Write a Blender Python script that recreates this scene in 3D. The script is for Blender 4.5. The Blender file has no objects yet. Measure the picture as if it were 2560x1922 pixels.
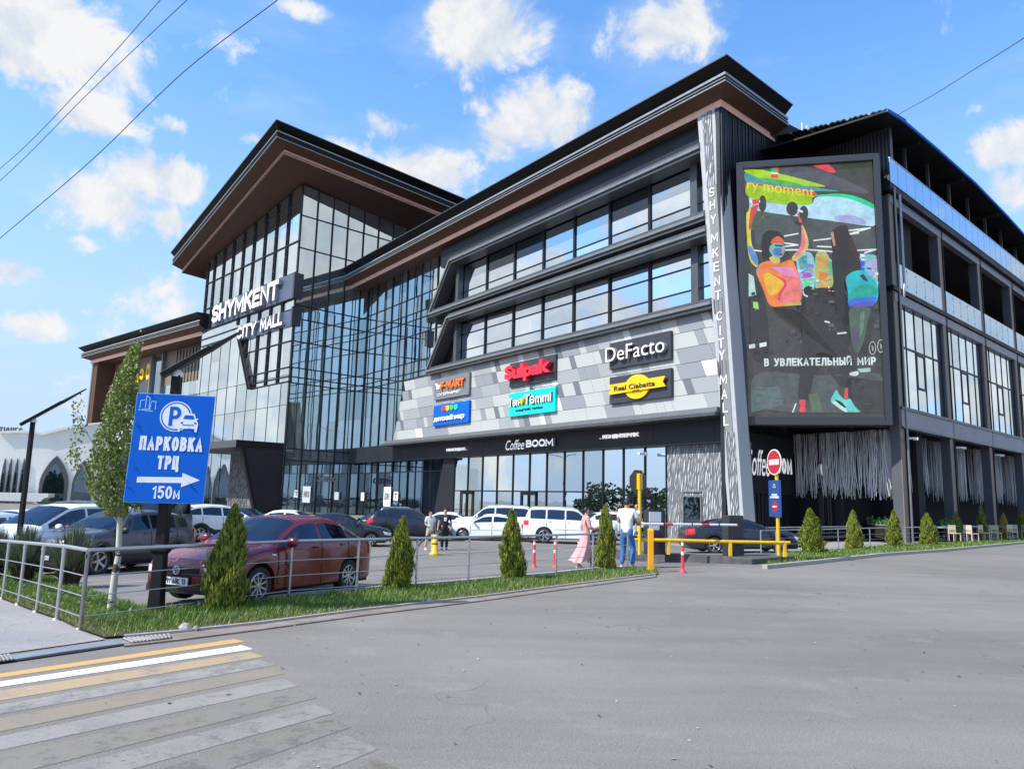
import bpy, bmesh, math, random
import numpy as np
from mathutils import Vector, Matrix, Euler
R = math.radians
scene = bpy.context.scene
col = scene.collection
rng = random.Random(7)

# ------------------------------------------------------------------ camera
CX, CY, FOC = 1280.0, 961.0, 1900.0          # the photograph is 2560 x 1922
PITCH, ROLL, CAMH = 0.1507821, 0.02557679, 1.75
_cp, _sp, _cr, _sr = math.cos(PITCH), math.sin(PITCH), math.cos(ROLL), math.sin(ROLL)
CAMM = np.array([[_cr, -_sr, 0], [_sr, _cr, 0], [0, 0, 1]]) @ np.array([[1, 0, 0], [0, _sp, -_cp], [0, _cp, _sp]])
cam_d = bpy.data.cameras.new('camera')
cam_d.sensor_width = 36.0
cam_d.lens = FOC * 36.0 / 2560.0
cam_d.clip_start = 0.1
cam_d.clip_end = 3000
cam = bpy.data.objects.new('camera', cam_d)
col.objects.link(cam)
_r, _d, _f = CAMM
cam.matrix_world = Matrix(((_r[0], -_d[0], -_f[0], 0), (_r[1], -_d[1], -_f[1], 0), (_r[2], -_d[2], -_f[2], CAMH), (0, 0, 0, 1)))
scene.camera = cam

# ------------------------------------------------------------------ sun, sky, exposure
SUN_AZ, SUN_EL = R(-117), R(46)
sun_d = bpy.data.lights.new('sun', 'SUN')
sun_d.energy = 4.6
sun_d.angle = R(0.5)
sun_d.color = (1.0, 0.95, 0.87)
sun = bpy.data.objects.new('sun', sun_d)
col.objects.link(sun)
SUNV = Vector((math.sin(SUN_AZ) * math.cos(SUN_EL), math.cos(SUN_AZ) * math.cos(SUN_EL), math.sin(SUN_EL)))
sun.rotation_euler = SUNV.to_track_quat('Z', 'Y').to_euler()
scene.view_settings.view_transform = 'Standard'
scene.view_settings.look = 'None'
scene.view_settings.exposure = 0.45
scene.view_settings.gamma = 1.0
scene.render.engine = 'CYCLES'
scene.cycles.max_bounces = 7
scene.cycles.glossy_bounces = 4
scene.cycles.use_denoising = True

# pixel of the photograph -> direction / point
def ray(x, y):
    return CAMM.T @ np.array([(x - CX) / FOC, (y - CY) / FOC, 1.0])
CAMP = np.array([0, 0, CAMH])

class G:                                     # small shader-graph helper
    def __init__(s, tree):
        s.t = tree; s.n = tree.nodes; s.l = tree.links
    def add(s, typ, **kw):
        nd = s.n.new(typ)
        for k, v in kw.items():
            if k.startswith('i_'):
                s.put(nd, k[2:], v)
            else:
                setattr(nd, k, v)
        return nd
    def put(s, nd, key, v):
        key = int(key) if isinstance(key, str) and key.isdigit() else key
        if isinstance(key, str):
            key = key.replace('_', ' ')
        sock = nd.inputs[key]
        if isinstance(v, bpy.types.NodeSocket):
            s.l.new(v, sock)
        else:
            sock.default_value = v
    def math(s, op, a, b=0.0, c=0.0, clamp=False):
        nd = s.n.new('ShaderNodeMath'); nd.operation = op; nd.use_clamp = clamp
        s.put(nd, '0', a); s.put(nd, '1', b)
        if op in ('MULTIPLY_ADD', 'COMPARE', 'WRAP', 'SMOOTH_MIN', 'SMOOTH_MAX'): s.put(nd, '2', c)
        return nd.outputs[0]
    def vec(s, op, a, b=(0, 0, 0)):
        nd = s.n.new('ShaderNodeVectorMath'); nd.operation = op
        s.put(nd, '0', a)
        if op not in ('LENGTH', 'NORMALIZE'): s.put(nd, '1', b)
        return nd.outputs['Value'] if op in ('DOT_PRODUCT', 'LENGTH', 'DISTANCE') else nd.outputs[0]
    def mix(s, f, a, b, kind='MIX'):
        nd = s.n.new('ShaderNodeMix'); nd.data_type = 'RGBA'; nd.blend_type = kind
        s.put(nd, '0', f); s.put(nd, '6', a); s.put(nd, '7', b)
        return nd.outputs[2]
    def ramp(s, f, stops, interp='LINEAR'):
        nd = s.n.new('ShaderNodeValToRGB'); cr = nd.color_ramp; cr.interpolation = interp
        while len(cr.elements) < len(stops): cr.elements.new(0.5)
        for e, (p, c) in zip(cr.elements, stops):
            e.position = p; e.color = (c[0], c[1], c[2], 1) if hasattr(c, '__len__') else (c, c, c, 1)
        s.put(nd, '0', f)
        return nd.outputs[0]
    def noise(s, v, scale, detail=3.0, rough=0.5, dist=0.0):
        nd = s.n.new('ShaderNodeTexNoise')
        s.put(nd, 'Vector', v); s.put(nd, 'Scale', scale); s.put(nd, 'Detail', detail); s.put(nd, 'Roughness', rough); s.put(nd, 'Distortion', dist)
        return nd.outputs[0]
    def mapr(s, v, a, b, c=0.0, d=1.0, kind='LINEAR'):
        nd = s.n.new('ShaderNodeMapRange'); nd.interpolation_type = kind
        for i, q in enumerate((v, a, b, c, d)): s.put(nd, str(i), q)
        return nd.outputs[0]

def rgba(c): return (c[0], c[1], c[2], 1.0)

# ------------------------------------------------------------------ the sky: air, clouds in view and added ones
world = bpy.data.worlds.new('World')
scene.world = world
world.use_nodes = True
wt = G(world.node_tree)
world.node_tree.nodes.clear()
sky = wt.add('ShaderNodeTexSky', sky_type='NISHITA', sun_disc=False)
sky.sun_elevation = SUN_EL
sky.sun_rotation = SUN_AZ
sky.altitude = 500
sky.air_density = 1.0
sky.dust_density = 0.6
sky.ozone_density = 2.2
dirv = wt.add('ShaderNodeTexCoord').outputs['Generated']
sep = wt.add('ShaderNodeSeparateXYZ', i_0=dirv)
elev = sep.outputs[2]
# clouds: centre and size in pixels of the photograph, turned into sky directions
CLOUDS = [(110, 70, 250, 150, 1.15), (200, 270, 150, 80, .8), (245, 500, 160, 90, 1.1), (320, 440, 120, 70, .9), (450, 455, 90, 60, .9), (420, 560, 80, 60, .7),
          (60, 815, 90, 45, .9), (400, 720, 130, 70, .8), (480, 760, 120, 80, .7), (1190, 60, 210, 130, 1.2), (1250, 90, 140, 100, 1.0),
          (1650, 80, 170, 110, 1.15), (1340, 300, 180, 120, 1.2), (1270, 330, 130, 90, 1.0), (1080, 420, 170, 80, 1.05), (960, 320, 90, 40, .7), (940, 300, 60, 40, .7),
          (730, 20, 90, 30, .8), (640, 350, 60, 25, .7), (850, 370, 90, 50, .8), (2510, 370, 110, 60, .95), (2520, 480, 80, 70, .9), (2420, 380, 50, 30, .6),
          (40, 680, 120, 40, .8), (250, 1000, 260, 60, .5), (30, 960, 150, 60, .5), (440, 310, 60, 25, .6), (220, 610, 60, 35, .7), (2445, 275, 30, 25, .5), (1175, 215, 30, 30, .5)]
mask = None
def cloud_blob(c, tang, up, sx, sz, strength):
    global mask
    m3 = Matrix((c, tang, up)).transposed()
    mp = wt.add('ShaderNodeMapping', vector_type='TEXTURE', i_Vector=dirv)
    mp.inputs['Location'].default_value = c
    mp.inputs['Rotation'].default_value = m3.to_euler()
    mp.inputs['Scale'].default_value = (1.2, sx, sz)
    ln = wt.vec('LENGTH', mp.outputs[0])
    v = wt.math('MULTIPLY_ADD', ln, -strength, strength, clamp=True)
    mask = v if mask is None else wt.math('MAXIMUM', mask, v)
for (px, py, sx, sy, st) in CLOUDS:
    c = Vector(ray(px, py)).normalized()
    tang = Vector((c.y, -c.x, 0)).normalized()
    up = tang.cross(c).normalized()
    cloud_blob(c, tang, up, sx * 1.12 / FOC, sy * 1.2 / FOC, st)
for az, el, sx, sz, st in [(-88, 20, .30, .12, 1.1), (-70, 30, .16, .1, 1.0), (-110, 14, .35, .10, 1.1), (-125, 32, .3, .16, 1.1), (-60, 14, .3, .08, .9), (-150, 20, .4, .15, 1.0),  # clouds out of view, added for the glass to mirror
                           (170, 26, .35, .16, 1.1), (130, 18, .4, .12, 1.0), (95, 30, .3, .15, 1.0), (66, 11, .42, .13, 1.5), (112, 20, .5, .3, 1.5), (-65, 11, .45, .2, 1.7), (-72, 7, .3, .07, 1.0), (140, 55, .4, .3, .9), (-80, 52, .25, .2, .9), (60, 40, .3, .15, .7)]:
    c = Vector((math.sin(R(az)) * math.cos(R(el)), math.cos(R(az)) * math.cos(R(el)), math.sin(R(el))))
    tang = Vector((c.y, -c.x, 0)).normalized()
    cloud_blob(c, tang, tang.cross(c), sx, sz, st)
nbig = wt.noise(dirv, 11.0, 9.0, 0.62, 0.35)
nfine = wt.noise(wt.vec('ADD', dirv, (3.1, 1.7, 0.4)), 26.0, 6.0, 0.62)
dens = wt.math('ADD', mask, wt.math('MULTIPLY_ADD', nbig, 2.4, -1.22))
dens = wt.math('ADD', dens, wt.math('MULTIPLY_ADD', nfine, 0.6, -0.3))
dens = wt.mapr(dens, 0.22, 0.66, 0.0, 0.98, 'SMOOTHSTEP')
thin = wt.mapr(wt.math('ADD', wt.noise(wt.vec('MULTIPLY', dirv, (2.0, 2.0, 7.0)), 2.2, 5.0, .6), wt.math('MULTIPLY', mask, .25)), .55, 1.0, 0.0, .35)
lit = wt.noise(wt.vec('ADD', dirv, (-0.015, 0.0, 0.03)), 11.0, 9.0, 0.62, 0.35)
shade = wt.mapr(wt.math('ADD', wt.math('SUBTRACT', nbig, lit), wt.math('MULTIPLY', nfine, .10)), -0.08, 0.15, 0.10, 1.0)
cloud_c = wt.mix(shade, (0.68, 0.77, 0.90, 1), (1.0, 1.0, 1.0, 1))
cloud_c = wt.vec('SCALE', cloud_c); wt.put(cloud_c.node, '3', 0.68)
SKYS = 0.20
sk = wt.vec('SCALE', sky.outputs[0]); wt.put(sk.node, '3', SKYS)
sk = wt.mix(1.0, sk, (0.70, 1.04, 1.26, 1), 'MULTIPLY')
hz = wt.mapr(elev, -0.02, 0.58, 0.98, 0.0, 'SMOOTHSTEP')
sk = wt.mix(hz, sk, (0.42, 0.52, 0.72, 1))
sk = wt.mix(thin, sk, (0.62, 0.70, 0.82, 1))
out_c = wt.mix(dens, sk, cloud_c)
bg = wt.add('ShaderNodeBackground', i_Color=out_c, i_Strength=1.0)
wo = wt.add('ShaderNodeOutputWorld')
wt.l.new(bg.outputs[0], wo.inputs[0])
# ------------------------------------------------------------------ objects, names, labels
def tag(o, label=None, cat=None, group=None, kind=None):
    if label: o['label'] = label
    if cat: o['category'] = cat
    if group: o['group'] = group
    if kind: o['kind'] = kind
    return o
def empty(name, loc=(0, 0, 0), rz=0.0):
    o = bpy.data.objects.new(name, None)
    o.empty_display_size = 0.2
    col.objects.link(o)
    o.location = loc
    o.rotation_euler = (0, 0, rz)
    return o
def link_mesh(name, me, parent=None):
    o = bpy.data.objects.new(name, me)
    col.objects.link(o)
    if parent is not None:
        o.parent = parent
    return o
def kids(o): return [c for c in col.objects if c.parent is o]
def copy_tree(o, parent=None):
    c = o.copy()
    col.objects.link(c)
    c.parent = parent
    for ch in o.children:
        copy_tree(ch, c)
    return c

class MB:                                    # collects faces, then makes ONE mesh object
    def __init__(s):
        s.v, s.f, s.m, s.mats, s.sm = [], [], [], [], []
    def mi(s, m):
        if m not in s.mats: s.mats.append(m)
        return s.mats.index(m)
    def add(s, vs, fs, m, smooth=False):
        b = len(s.v); k = s.mi(m)
        s.v += [tuple(float(q) for q in p) for p in vs]
        for f in fs:
            s.f.append(tuple(b + i for i in f)); s.m.append(k); s.sm.append(smooth)
        return s
    def box(s, a, b, m):                     # axis-aligned
        (x0, y0, z0), (x1, y1, z1) = a, b
        return s.hexa([(x0, y0, z0), (x1, y0, z0), (x1, y1, z0), (x0, y1, z0), (x0, y0, z1), (x1, y0, z1), (x1, y1, z1), (x0, y1, z1)], m)
    def hexa(s, c, m):
        return s.add(c, [(0, 3, 2, 1), (4, 5, 6, 7), (0, 1, 5, 4), (1, 2, 6, 5), (2, 3, 7, 6), (3, 0, 4, 7)], m)
    def prism(s, lo, hi, m):                 # two matching outlines
        n = len(lo)
        return s.add(list(lo) + list(hi), [tuple(range(n))[::-1], tuple(range(n, 2 * n))] + [(i, (i + 1) % n, n + (i + 1) % n, n + i) for i in range(n)], m)
    def tube(s, pts, r, m, n=8, smooth=True, caps=True):
        pts = [Vector(p) for p in pts]; rs = r if hasattr(r, '__len__') else [r] * len(pts)
        vs, fs = [], []
        prev = None
        for i, p in enumerate(pts):
            t = (pts[min(i + 1, len(pts) - 1)] - pts[max(i - 1, 0)]).normalized()
            if prev is None:
                a = t.orthogonal().normalized()
            else:
                a = (prev - t * prev.dot(t)).normalized()
            prev = a; b = t.cross(a)
            for k in range(n):
                w = 2 * math.pi * (k + .5) / n
                vs.append(p + (a * math.cos(w) + b * math.sin(w)) * rs[i])
        for i in range(len(pts) - 1):
            for k in range(n):
                fs.append((i * n + k, i * n + (k + 1) % n, (i + 1) * n + (k + 1) % n, (i + 1) * n + k))
        s.add(vs, fs, m, smooth)
        if caps:
            s.add(vs[:n], [tuple(range(n))[::-1]], m); s.add(vs[-n:], [tuple(range(n))], m)
        return s
    def lathe(s, prof, m, n=16, at=(0, 0, 0), axis='z', smooth=True):
        vs, fs = [], []
        for (r, h) in prof:
            for k in range(n):
                w = 2 * math.pi * k / n
                c = (r * math.cos(w), r * math.sin(w), h)
                if axis == 'y': c = (c[0], c[2], c[1])
                if axis == 'x': c = (c[2], c[0], c[1])
                vs.append((c[0] + at[0], c[1] + at[1], c[2] + at[2]))
        for i in range(len(prof) - 1):
            for k in range(n):
                fs.append((i * n + k, i * n + (k + 1) % n, (i + 1) * n + (k + 1) % n, (i + 1) * n + k))
        return s.add(vs, fs, m, smooth)
    def build(s, name, parent=None, recalc=True, bevel=0.0, sharp=None):
        me = bpy.data.meshes.new(name)
        me.from_pydata(s.v, [], s.f)
        for m in s.mats: me.materials.append(m)
        me.polygons.foreach_set('material_index', s.m)
        me.polygons.foreach_set('use_smooth', s.sm)
        if recalc or bevel:
            bm = bmesh.new(); bm.from_mesh(me)
            if bevel or sharp: bmesh.ops.remove_doubles(bm, verts=bm.verts, dist=1e-5)
            if recalc: bmesh.ops.recalc_face_normals(bm, faces=bm.faces)
            if bevel:
                ed = [e for e in bm.edges if len(e.link_faces) == 2 and e.calc_face_angle(0) > 0.5]
                bmesh.ops.bevel(bm, geom=ed, offset=bevel, segments=1, affect='EDGES')
            bm.to_mesh(me); bm.free()
        if sharp: me.set_sharp_from_angle(angle=sharp)
        me.update()
        return link_mesh(name, me, parent)

def quads(name, V, mats, midx=None, parent=None, smooth=False):   # fast: V is (n,4,3) or (n,3,3)
    V = np.asarray(V, dtype=np.float32); n, k = V.shape[:2]
    me = bpy.data.meshes.new(name)
    me.vertices.add(n * k); me.vertices.foreach_set('co', V.reshape(-1))
    me.loops.add(n * k); me.loops.foreach_set('vertex_index', np.arange(n * k, dtype=np.int32))
    me.polygons.add(n); me.polygons.foreach_set('loop_start', np.arange(0, n * k, k, dtype=np.int32))
    for m in mats: me.materials.append(m)
    if midx is not None: me.polygons.foreach_set('material_index', np.asarray(midx, dtype=np.int32))
    if smooth: me.polygons.foreach_set('use_smooth', np.ones(n, dtype=bool))
    me.update(calc_edges=True); me.validate()
    return link_mesh(name, me, parent)

# ------------------------------------------------------------------ ground heights and facade planes
def V2(*a): return np.array(a, dtype=float)
CURB0 = V2(-4.85, 9.37)
CURBD = V2(math.sin(R(44.0)), math.cos(R(44.0)))
CURBN = V2(-CURBD[1], CURBD[0])              # into the car park
def gz(x, y):
    u = float((V2(x, y) - V2(-4.0, 12.0)) @ V2(-.70, .714))
    return -0.04 * min(max(u - 0.3, 0.0), 11.5)
def ground(x, y, dz=0.0):
    d = ray(x, y); z = 0.0
    for _ in range(12):
        t = (z + dz - CAMH) / d[2]; p = CAMP + d * t; z = gz(p[0], p[1])
    return Vector((p[0], p[1], z))
def height_at(x, y, base):
    d = ray(x, y); t = math.hypot(base[0], base[1]) / math.hypot(d[0], d[1])
    return CAMH + d[2] * t
def az(a): return V2(math.sin(a), math.cos(a))
AZA, AZB, AZT, AZL = -0.62628142, 0.82462922, -0.75177424, -0.8444345
dA, dB, dT, dL = az(AZA), az(AZB), az(AZT), az(AZL)
class Frame:
    def __init__(s, p, d, n): s.p, s.d, s.n = V2(*p), V2(*d), V2(*n)
    def pt(s, a, o, z):
        q = s.p + s.d * a + s.n * o
        return (q[0], q[1], z)
    def hit(s, x, y, o=0.0):
        d = ray(x, y); q = s.p + s.n * o
        t = (s.n @ (q - CAMP[:2])) / (s.n @ d[:2]); P = CAMP + d * t
        return float((P[:2] - s.p) @ s.d), float(P[2])
    def box(s, mb, a0, a1, o0, o1, z0, z1, m):
        c = [s.pt(a, o, z) for z in (z0, z1) for (a, o) in ((a0, o0), (a1, o0), (a1, o1), (a0, o1))]
        return mb.hexa(c, m)
    def slab(s, mb, poly, o0, o1, m):        # polygon in (s,z), thickness o0..o1
        return mb.prism([s.pt(a, o0, z) for a, z in poly], [s.pt(a, o1, z) for a, z in poly], m)
    def quad(s, mb, a0, a1, z0, z1, o, m):
        return mb.add([s.pt(a0, o, z0), s.pt(a1, o, z0), s.pt(a1, o, z1), s.pt(a0, o, z1)], [(0, 1, 2, 3)], m)
    def sweep(s, mb, path, prof, m, closed=False):   # rectangular bar along a path in (s,z); prof = (half width, o0, o1)
        w, o0, o1 = prof
        for (a, z), (b, y) in zip(path[:-1], path[1:]):
            L = math.hypot(b - a, y - z); nx, nz = -(y - z) / L * w, (b - a) / L * w
            s.slab(mb, [(a + nx, z + nz), (b + nx, y + nz), (b - nx, y - nz), (a - nx, z - nz)], o0, o1, m)
KG = V2(12.91655972, 45.76109165)
F1 = V2(23.38, 45.57)
EL = V2(19.1038, 51.48097)
IC = V2(-18.87997873, 92.95484929)
TC = V2(-25.71783871, 86.63350385)
TL = V2(-44.56457214, 106.79224899)
nA = V2(-dA[1], dA[0]); nB = V2(dB[1], -dB[0]); nT = V2(-dT[1], dT[0]); nL = V2(-dL[1], dL[0])
FD = Frame(KG, dA, nA)        # front of the right wing, s runs to the left
FG = Frame(KG, dB, nB)        # its side wall, s runs away from the camera
FB = Frame(IC, -dB, nB)       # side of the glass tower, s runs towards the camera
FT = Frame(TC, dT, nT)        # front of the glass tower
FL = Frame(TL, dL, nL)        # left wing
FF = Frame(F1, dB, nB)        # long side facade along the street
FE = Frame(F1, dA, nA)        # front of the side block, behind the screen
GZ = -0.46                    # paving level at the mall

# ------------------------------------------------------------------ lettering
def text_mesh(body, bold=0.0, shear=0.0, extrude=0.1, spacing=1.0):
    cu = bpy.data.curves.new('lettering', 'FONT')
    cu.body = body; cu.offset = bold; cu.shear = shear; cu.extrude = extrude; cu.space_character = spacing
    cu.resolution_u = 4
    o = bpy.data.objects.new('lettering', cu)
    col.objects.link(o)
    me = bpy.data.meshes.new_from_object(o.evaluated_get(bpy.context.evaluated_depsgraph_get()))
    bpy.data.objects.remove(o); bpy.data.curves.remove(cu)
    return me
def place_text(body, org, xd, zd, nd, w, h, depth, mat, name='lettering', parent=None, bold=0.0, shear=0.0, spacing=1.0, side=None):
    """fit the text in a w x h box whose lower left corner is org"""
    me = text_mesh(body, bold, shear, 1.0, spacing)
    n = len(me.vertices); co = np.empty(n * 3); me.vertices.foreach_get('co', co); co = co.reshape(-1, 3)
    lo, hi = co.min(0), co.max(0); hi = np.maximum(hi, lo + 1e-6)
    q = (co - lo) / (hi - lo)
    org, xd, zd, nd = (np.array(a, float) for a in (org, xd, zd, nd))
    P = org + q[:, :1] * w * xd + q[:, 1:2] * h * zd + q[:, 2:3] * depth * nd
    me.vertices.foreach_set('co', P.reshape(-1))
    me.materials.clear(); me.materials.append(mat)
    if side:
        me.materials.append(side)
        me.update()
        for p in me.polygons:
            if abs(p.normal.dot(Vector(nd))) < .5: p.material_index = 1
    me.update()
    if Vector(xd).cross(Vector(zd)).dot(Vector(nd)) < 0: me.flip_normals()
    return link_mesh(name, me, parent)
def wall_text(fr, body, a_left, a_right, z0, z1, o, depth, mat, parent=None, name='lettering', **kw):
    sg = 1.0 if a_right > a_left else -1.0
    return place_text(body, fr.pt(a_left, o, z0), (*(fr.d * sg), 0), (0, 0, 1), (*fr.n, 0), abs(a_right - a_left), z1 - z0, depth, mat, name, parent, **kw)

# ------------------------------------------------------------------ materials
MATS = {}
def newmat(name):
    m = bpy.data.materials.new(name); m.use_nodes = True
    g = G(m.node_tree); g.n.clear()
    out = g.add('ShaderNodeOutputMaterial')
    MATS[name] = m
    return m, g, out
def pbr(name, c, rough=0.5, metal=0.0, spec=0.5, noise=0.0, nscale=3.0, bump=0.0, bscale=60.0, coat=0.0, emit=None, es=1.0, dirt=None):
    m, g, out = newmat(name)
    b = g.add('ShaderNodeBsdfPrincipled', i_Base_Color=rgba(c), i_Roughness=rough, i_Metallic=metal)
    b.inputs['Specular IOR Level'].default_value = spec
    if coat:
        b.inputs['Coat Weight'].default_value = coat; b.inputs['Coat Roughness'].default_value = 0.04
    if noise or bump:
        tc = g.add('ShaderNodeTexCoord').outputs['Object']
        if noise:
            n = g.noise(tc, nscale, 6.0, 0.62)
            k = g.mapr(n, 0.25, 0.75, 1.0 - noise, 1.0 + noise)
            cc = g.vec('SCALE', rgba(c)[:3]); g.put(cc.node, '3', k)
            if dirt:
                n2 = g.mapr(g.noise(tc, nscale * .35, 7.0, .7), .45, .75, 0, .7)
                cc = g.mix(n2, cc, rgba(dirt))
            g.put(b, 'Base Color', cc)
            g.put(b, 'Roughness', g.mapr(n, 0.2, 0.8, max(rough - .08, .02), min(rough + .12, 1)))
        if bump:
            bp = g.add('ShaderNodeBump', i_Strength=bump, i_Height=g.noise(tc, bscale, 4.0, 0.6)); bp.inputs['Distance'].default_value = 0.02
            g.put(b, 'Normal', bp.outputs[0])
    if emit:
        b.inputs['Emission Color'].default_value = rgba(emit); b.inputs['Emission Strength'].default_value = es
    g.l.new(b.outputs[0], out.inputs[0])
    return m
def mirror_glass(name, tint=(.75, .82, .86), inner=(.012, .018, .022), refl=0.7, rough=0.0, wave=0.0006, wscale=.35):
    m, g, out = newmat(name)
    pos = g.add('ShaderNodeNewGeometry').outputs['Position']
    bp = g.add('ShaderNodeBump', i_Strength=1.0, i_Height=g.noise(pos, wscale, 2.0, 0.5)); bp.inputs['Distance'].default_value = wave / wscale * 4
    gl = g.add('ShaderNodeBsdfAnisotropic' if False else 'ShaderNodeBsdfGlossy', i_Color=rgba(tint), i_Roughness=rough)
    g.put(gl, 'Normal', bp.outputs[0])
    n = g.noise(pos, .6, 2.0)
    df = g.add('ShaderNodeBsdfDiffuse', i_Color=g.mix(g.mapr(n, .35, .65), rgba(inner), rgba([q * 1.8 for q in inner])))
    fr = g.add('ShaderNodeFresnel', i_IOR=1.55)
    k = g.math('ADD', g.math('MULTIPLY', fr.outputs[0], 1.0 - refl), refl, clamp=True)
    mx = g.add('ShaderNodeMixShader')
    g.put(mx, '0', k); g.l.new(df.outputs[0], mx.inputs[1]); g.l.new(gl.outputs[0], mx.inputs[2])
    g.l.new(mx.outputs[0], out.inputs[0])
    return m
M = {}
M['glass_front'] = mirror_glass('glass front', (.80, .87, .87), (.11, .135, .135), .66)
M['glass_blue'] = mirror_glass('glass blue', (.82, .90, .97), (.01, .016, .026), .80)
M['glass_pale'] = mirror_glass('glass pale', (.78, .88, .92), (.02, .03, .034), .80)
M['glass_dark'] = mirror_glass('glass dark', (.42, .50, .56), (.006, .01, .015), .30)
M['glass_dark_reflection'] = mirror_glass('glass dark reflection', (.5, .58, .66), (.008, .011, .016), .10)
M['glass_shop'] = mirror_glass('glass shop', (.80, .86, .86), (.012, .016, .016), .72)
M['glass_car'] = mirror_glass('car glass', (.46, .56, .68), (.006, .009, .013), .07, 0.0, .0006, 1.5)
M['glass_rail'] = mirror_glass('rail glass', (.62, .78, .95), (.10, .16, .24), .62)
M['mullion'] = pbr('mullion dark', (.010, .011, .014), .45, .0, spec=.3, noise=.15)
M['anthracite'] = pbr('anthracite cladding', (.016, .018, .023), .45, .0, spec=.3, noise=.18, nscale=.7)
M['black_metal'] = pbr('black metal', (.008, .008, .009), .5, .0, spec=.25, noise=.2, nscale=.8)
M['frame_grey'] = pbr('frame grey', (.085, .09, .095), .38, .4, noise=.15, nscale=1.2)
M['frame_light'] = pbr('frame light grey', (.22, .225, .22), .36, .5, noise=.1, nscale=1.2)
M['pillar_grey'] = pbr('pillar light grey', (.40, .405, .41), .45, .1, noise=.06)
M['silver'] = pbr('silver strip', (.30, .305, .315), .35, .4, noise=.15)
M['soffit'] = pbr('brown soffit', (.095, .048, .032), .6, .0, spec=.2, noise=.12, nscale=1.0)
M['strip'] = pbr('copper strip', (.85, .50, .37), .4, .1, noise=.1)
M['roof_black'] = pbr('roof edge black', (.009, .008, .008), .55, .0, spec=.2, noise=.2)
M['white_glow'] = pbr('white glow letters', (.8, .8, .8), .45, emit=(1, 1, 1), es=.35)  # weak glow added so letters in shade come out bright
M['white'] = pbr('white letters', (.82, .82, .82), .45)
M['letter_side'] = pbr('letter sides', (.30, .31, .33), .5)
M['concrete'] = pbr('concrete', (.36, .35, .33), .85, noise=.18, nscale=2.0, bump=.3, bscale=25, dirt=(.22, .21, .2))
M['steel'] = pbr('brushed steel', (.50, .50, .505), .34, .75)
M['column_side'] = pbr('column brown', (.20, .155, .125), .5, .1, noise=.15, nscale=.8)
M['column_grey'] = pbr('column grey', (.085, .088, .098), .5, .1, spec=.3, noise=.1, nscale=.8)
M['beam_grey'] = pbr('beam grey', (.19, .195, .225), .42, .3, noise=.08, nscale=.8)
M['black_matte'] = pbr('black matte', (.008, .008, .010), .75)
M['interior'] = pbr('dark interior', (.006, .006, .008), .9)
M['yellow'] = pbr('yellow paint', (.80, .46, .012), .4, noise=.1, nscale=6, dirt=(.5, .3, .03))
M['red_plastic'] = pbr('red plastic', (.70, .05, .05), .45, noise=.1)
M['white_plastic'] = pbr('white plastic', (.78, .78, .76), .45)
M['sign_blue'] = pbr('sign blue', (.0, .105, .52), .5, spec=.2, noise=.03)
M['sign_navy'] = pbr('sign navy', (.012, .055, .20), .35)
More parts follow.
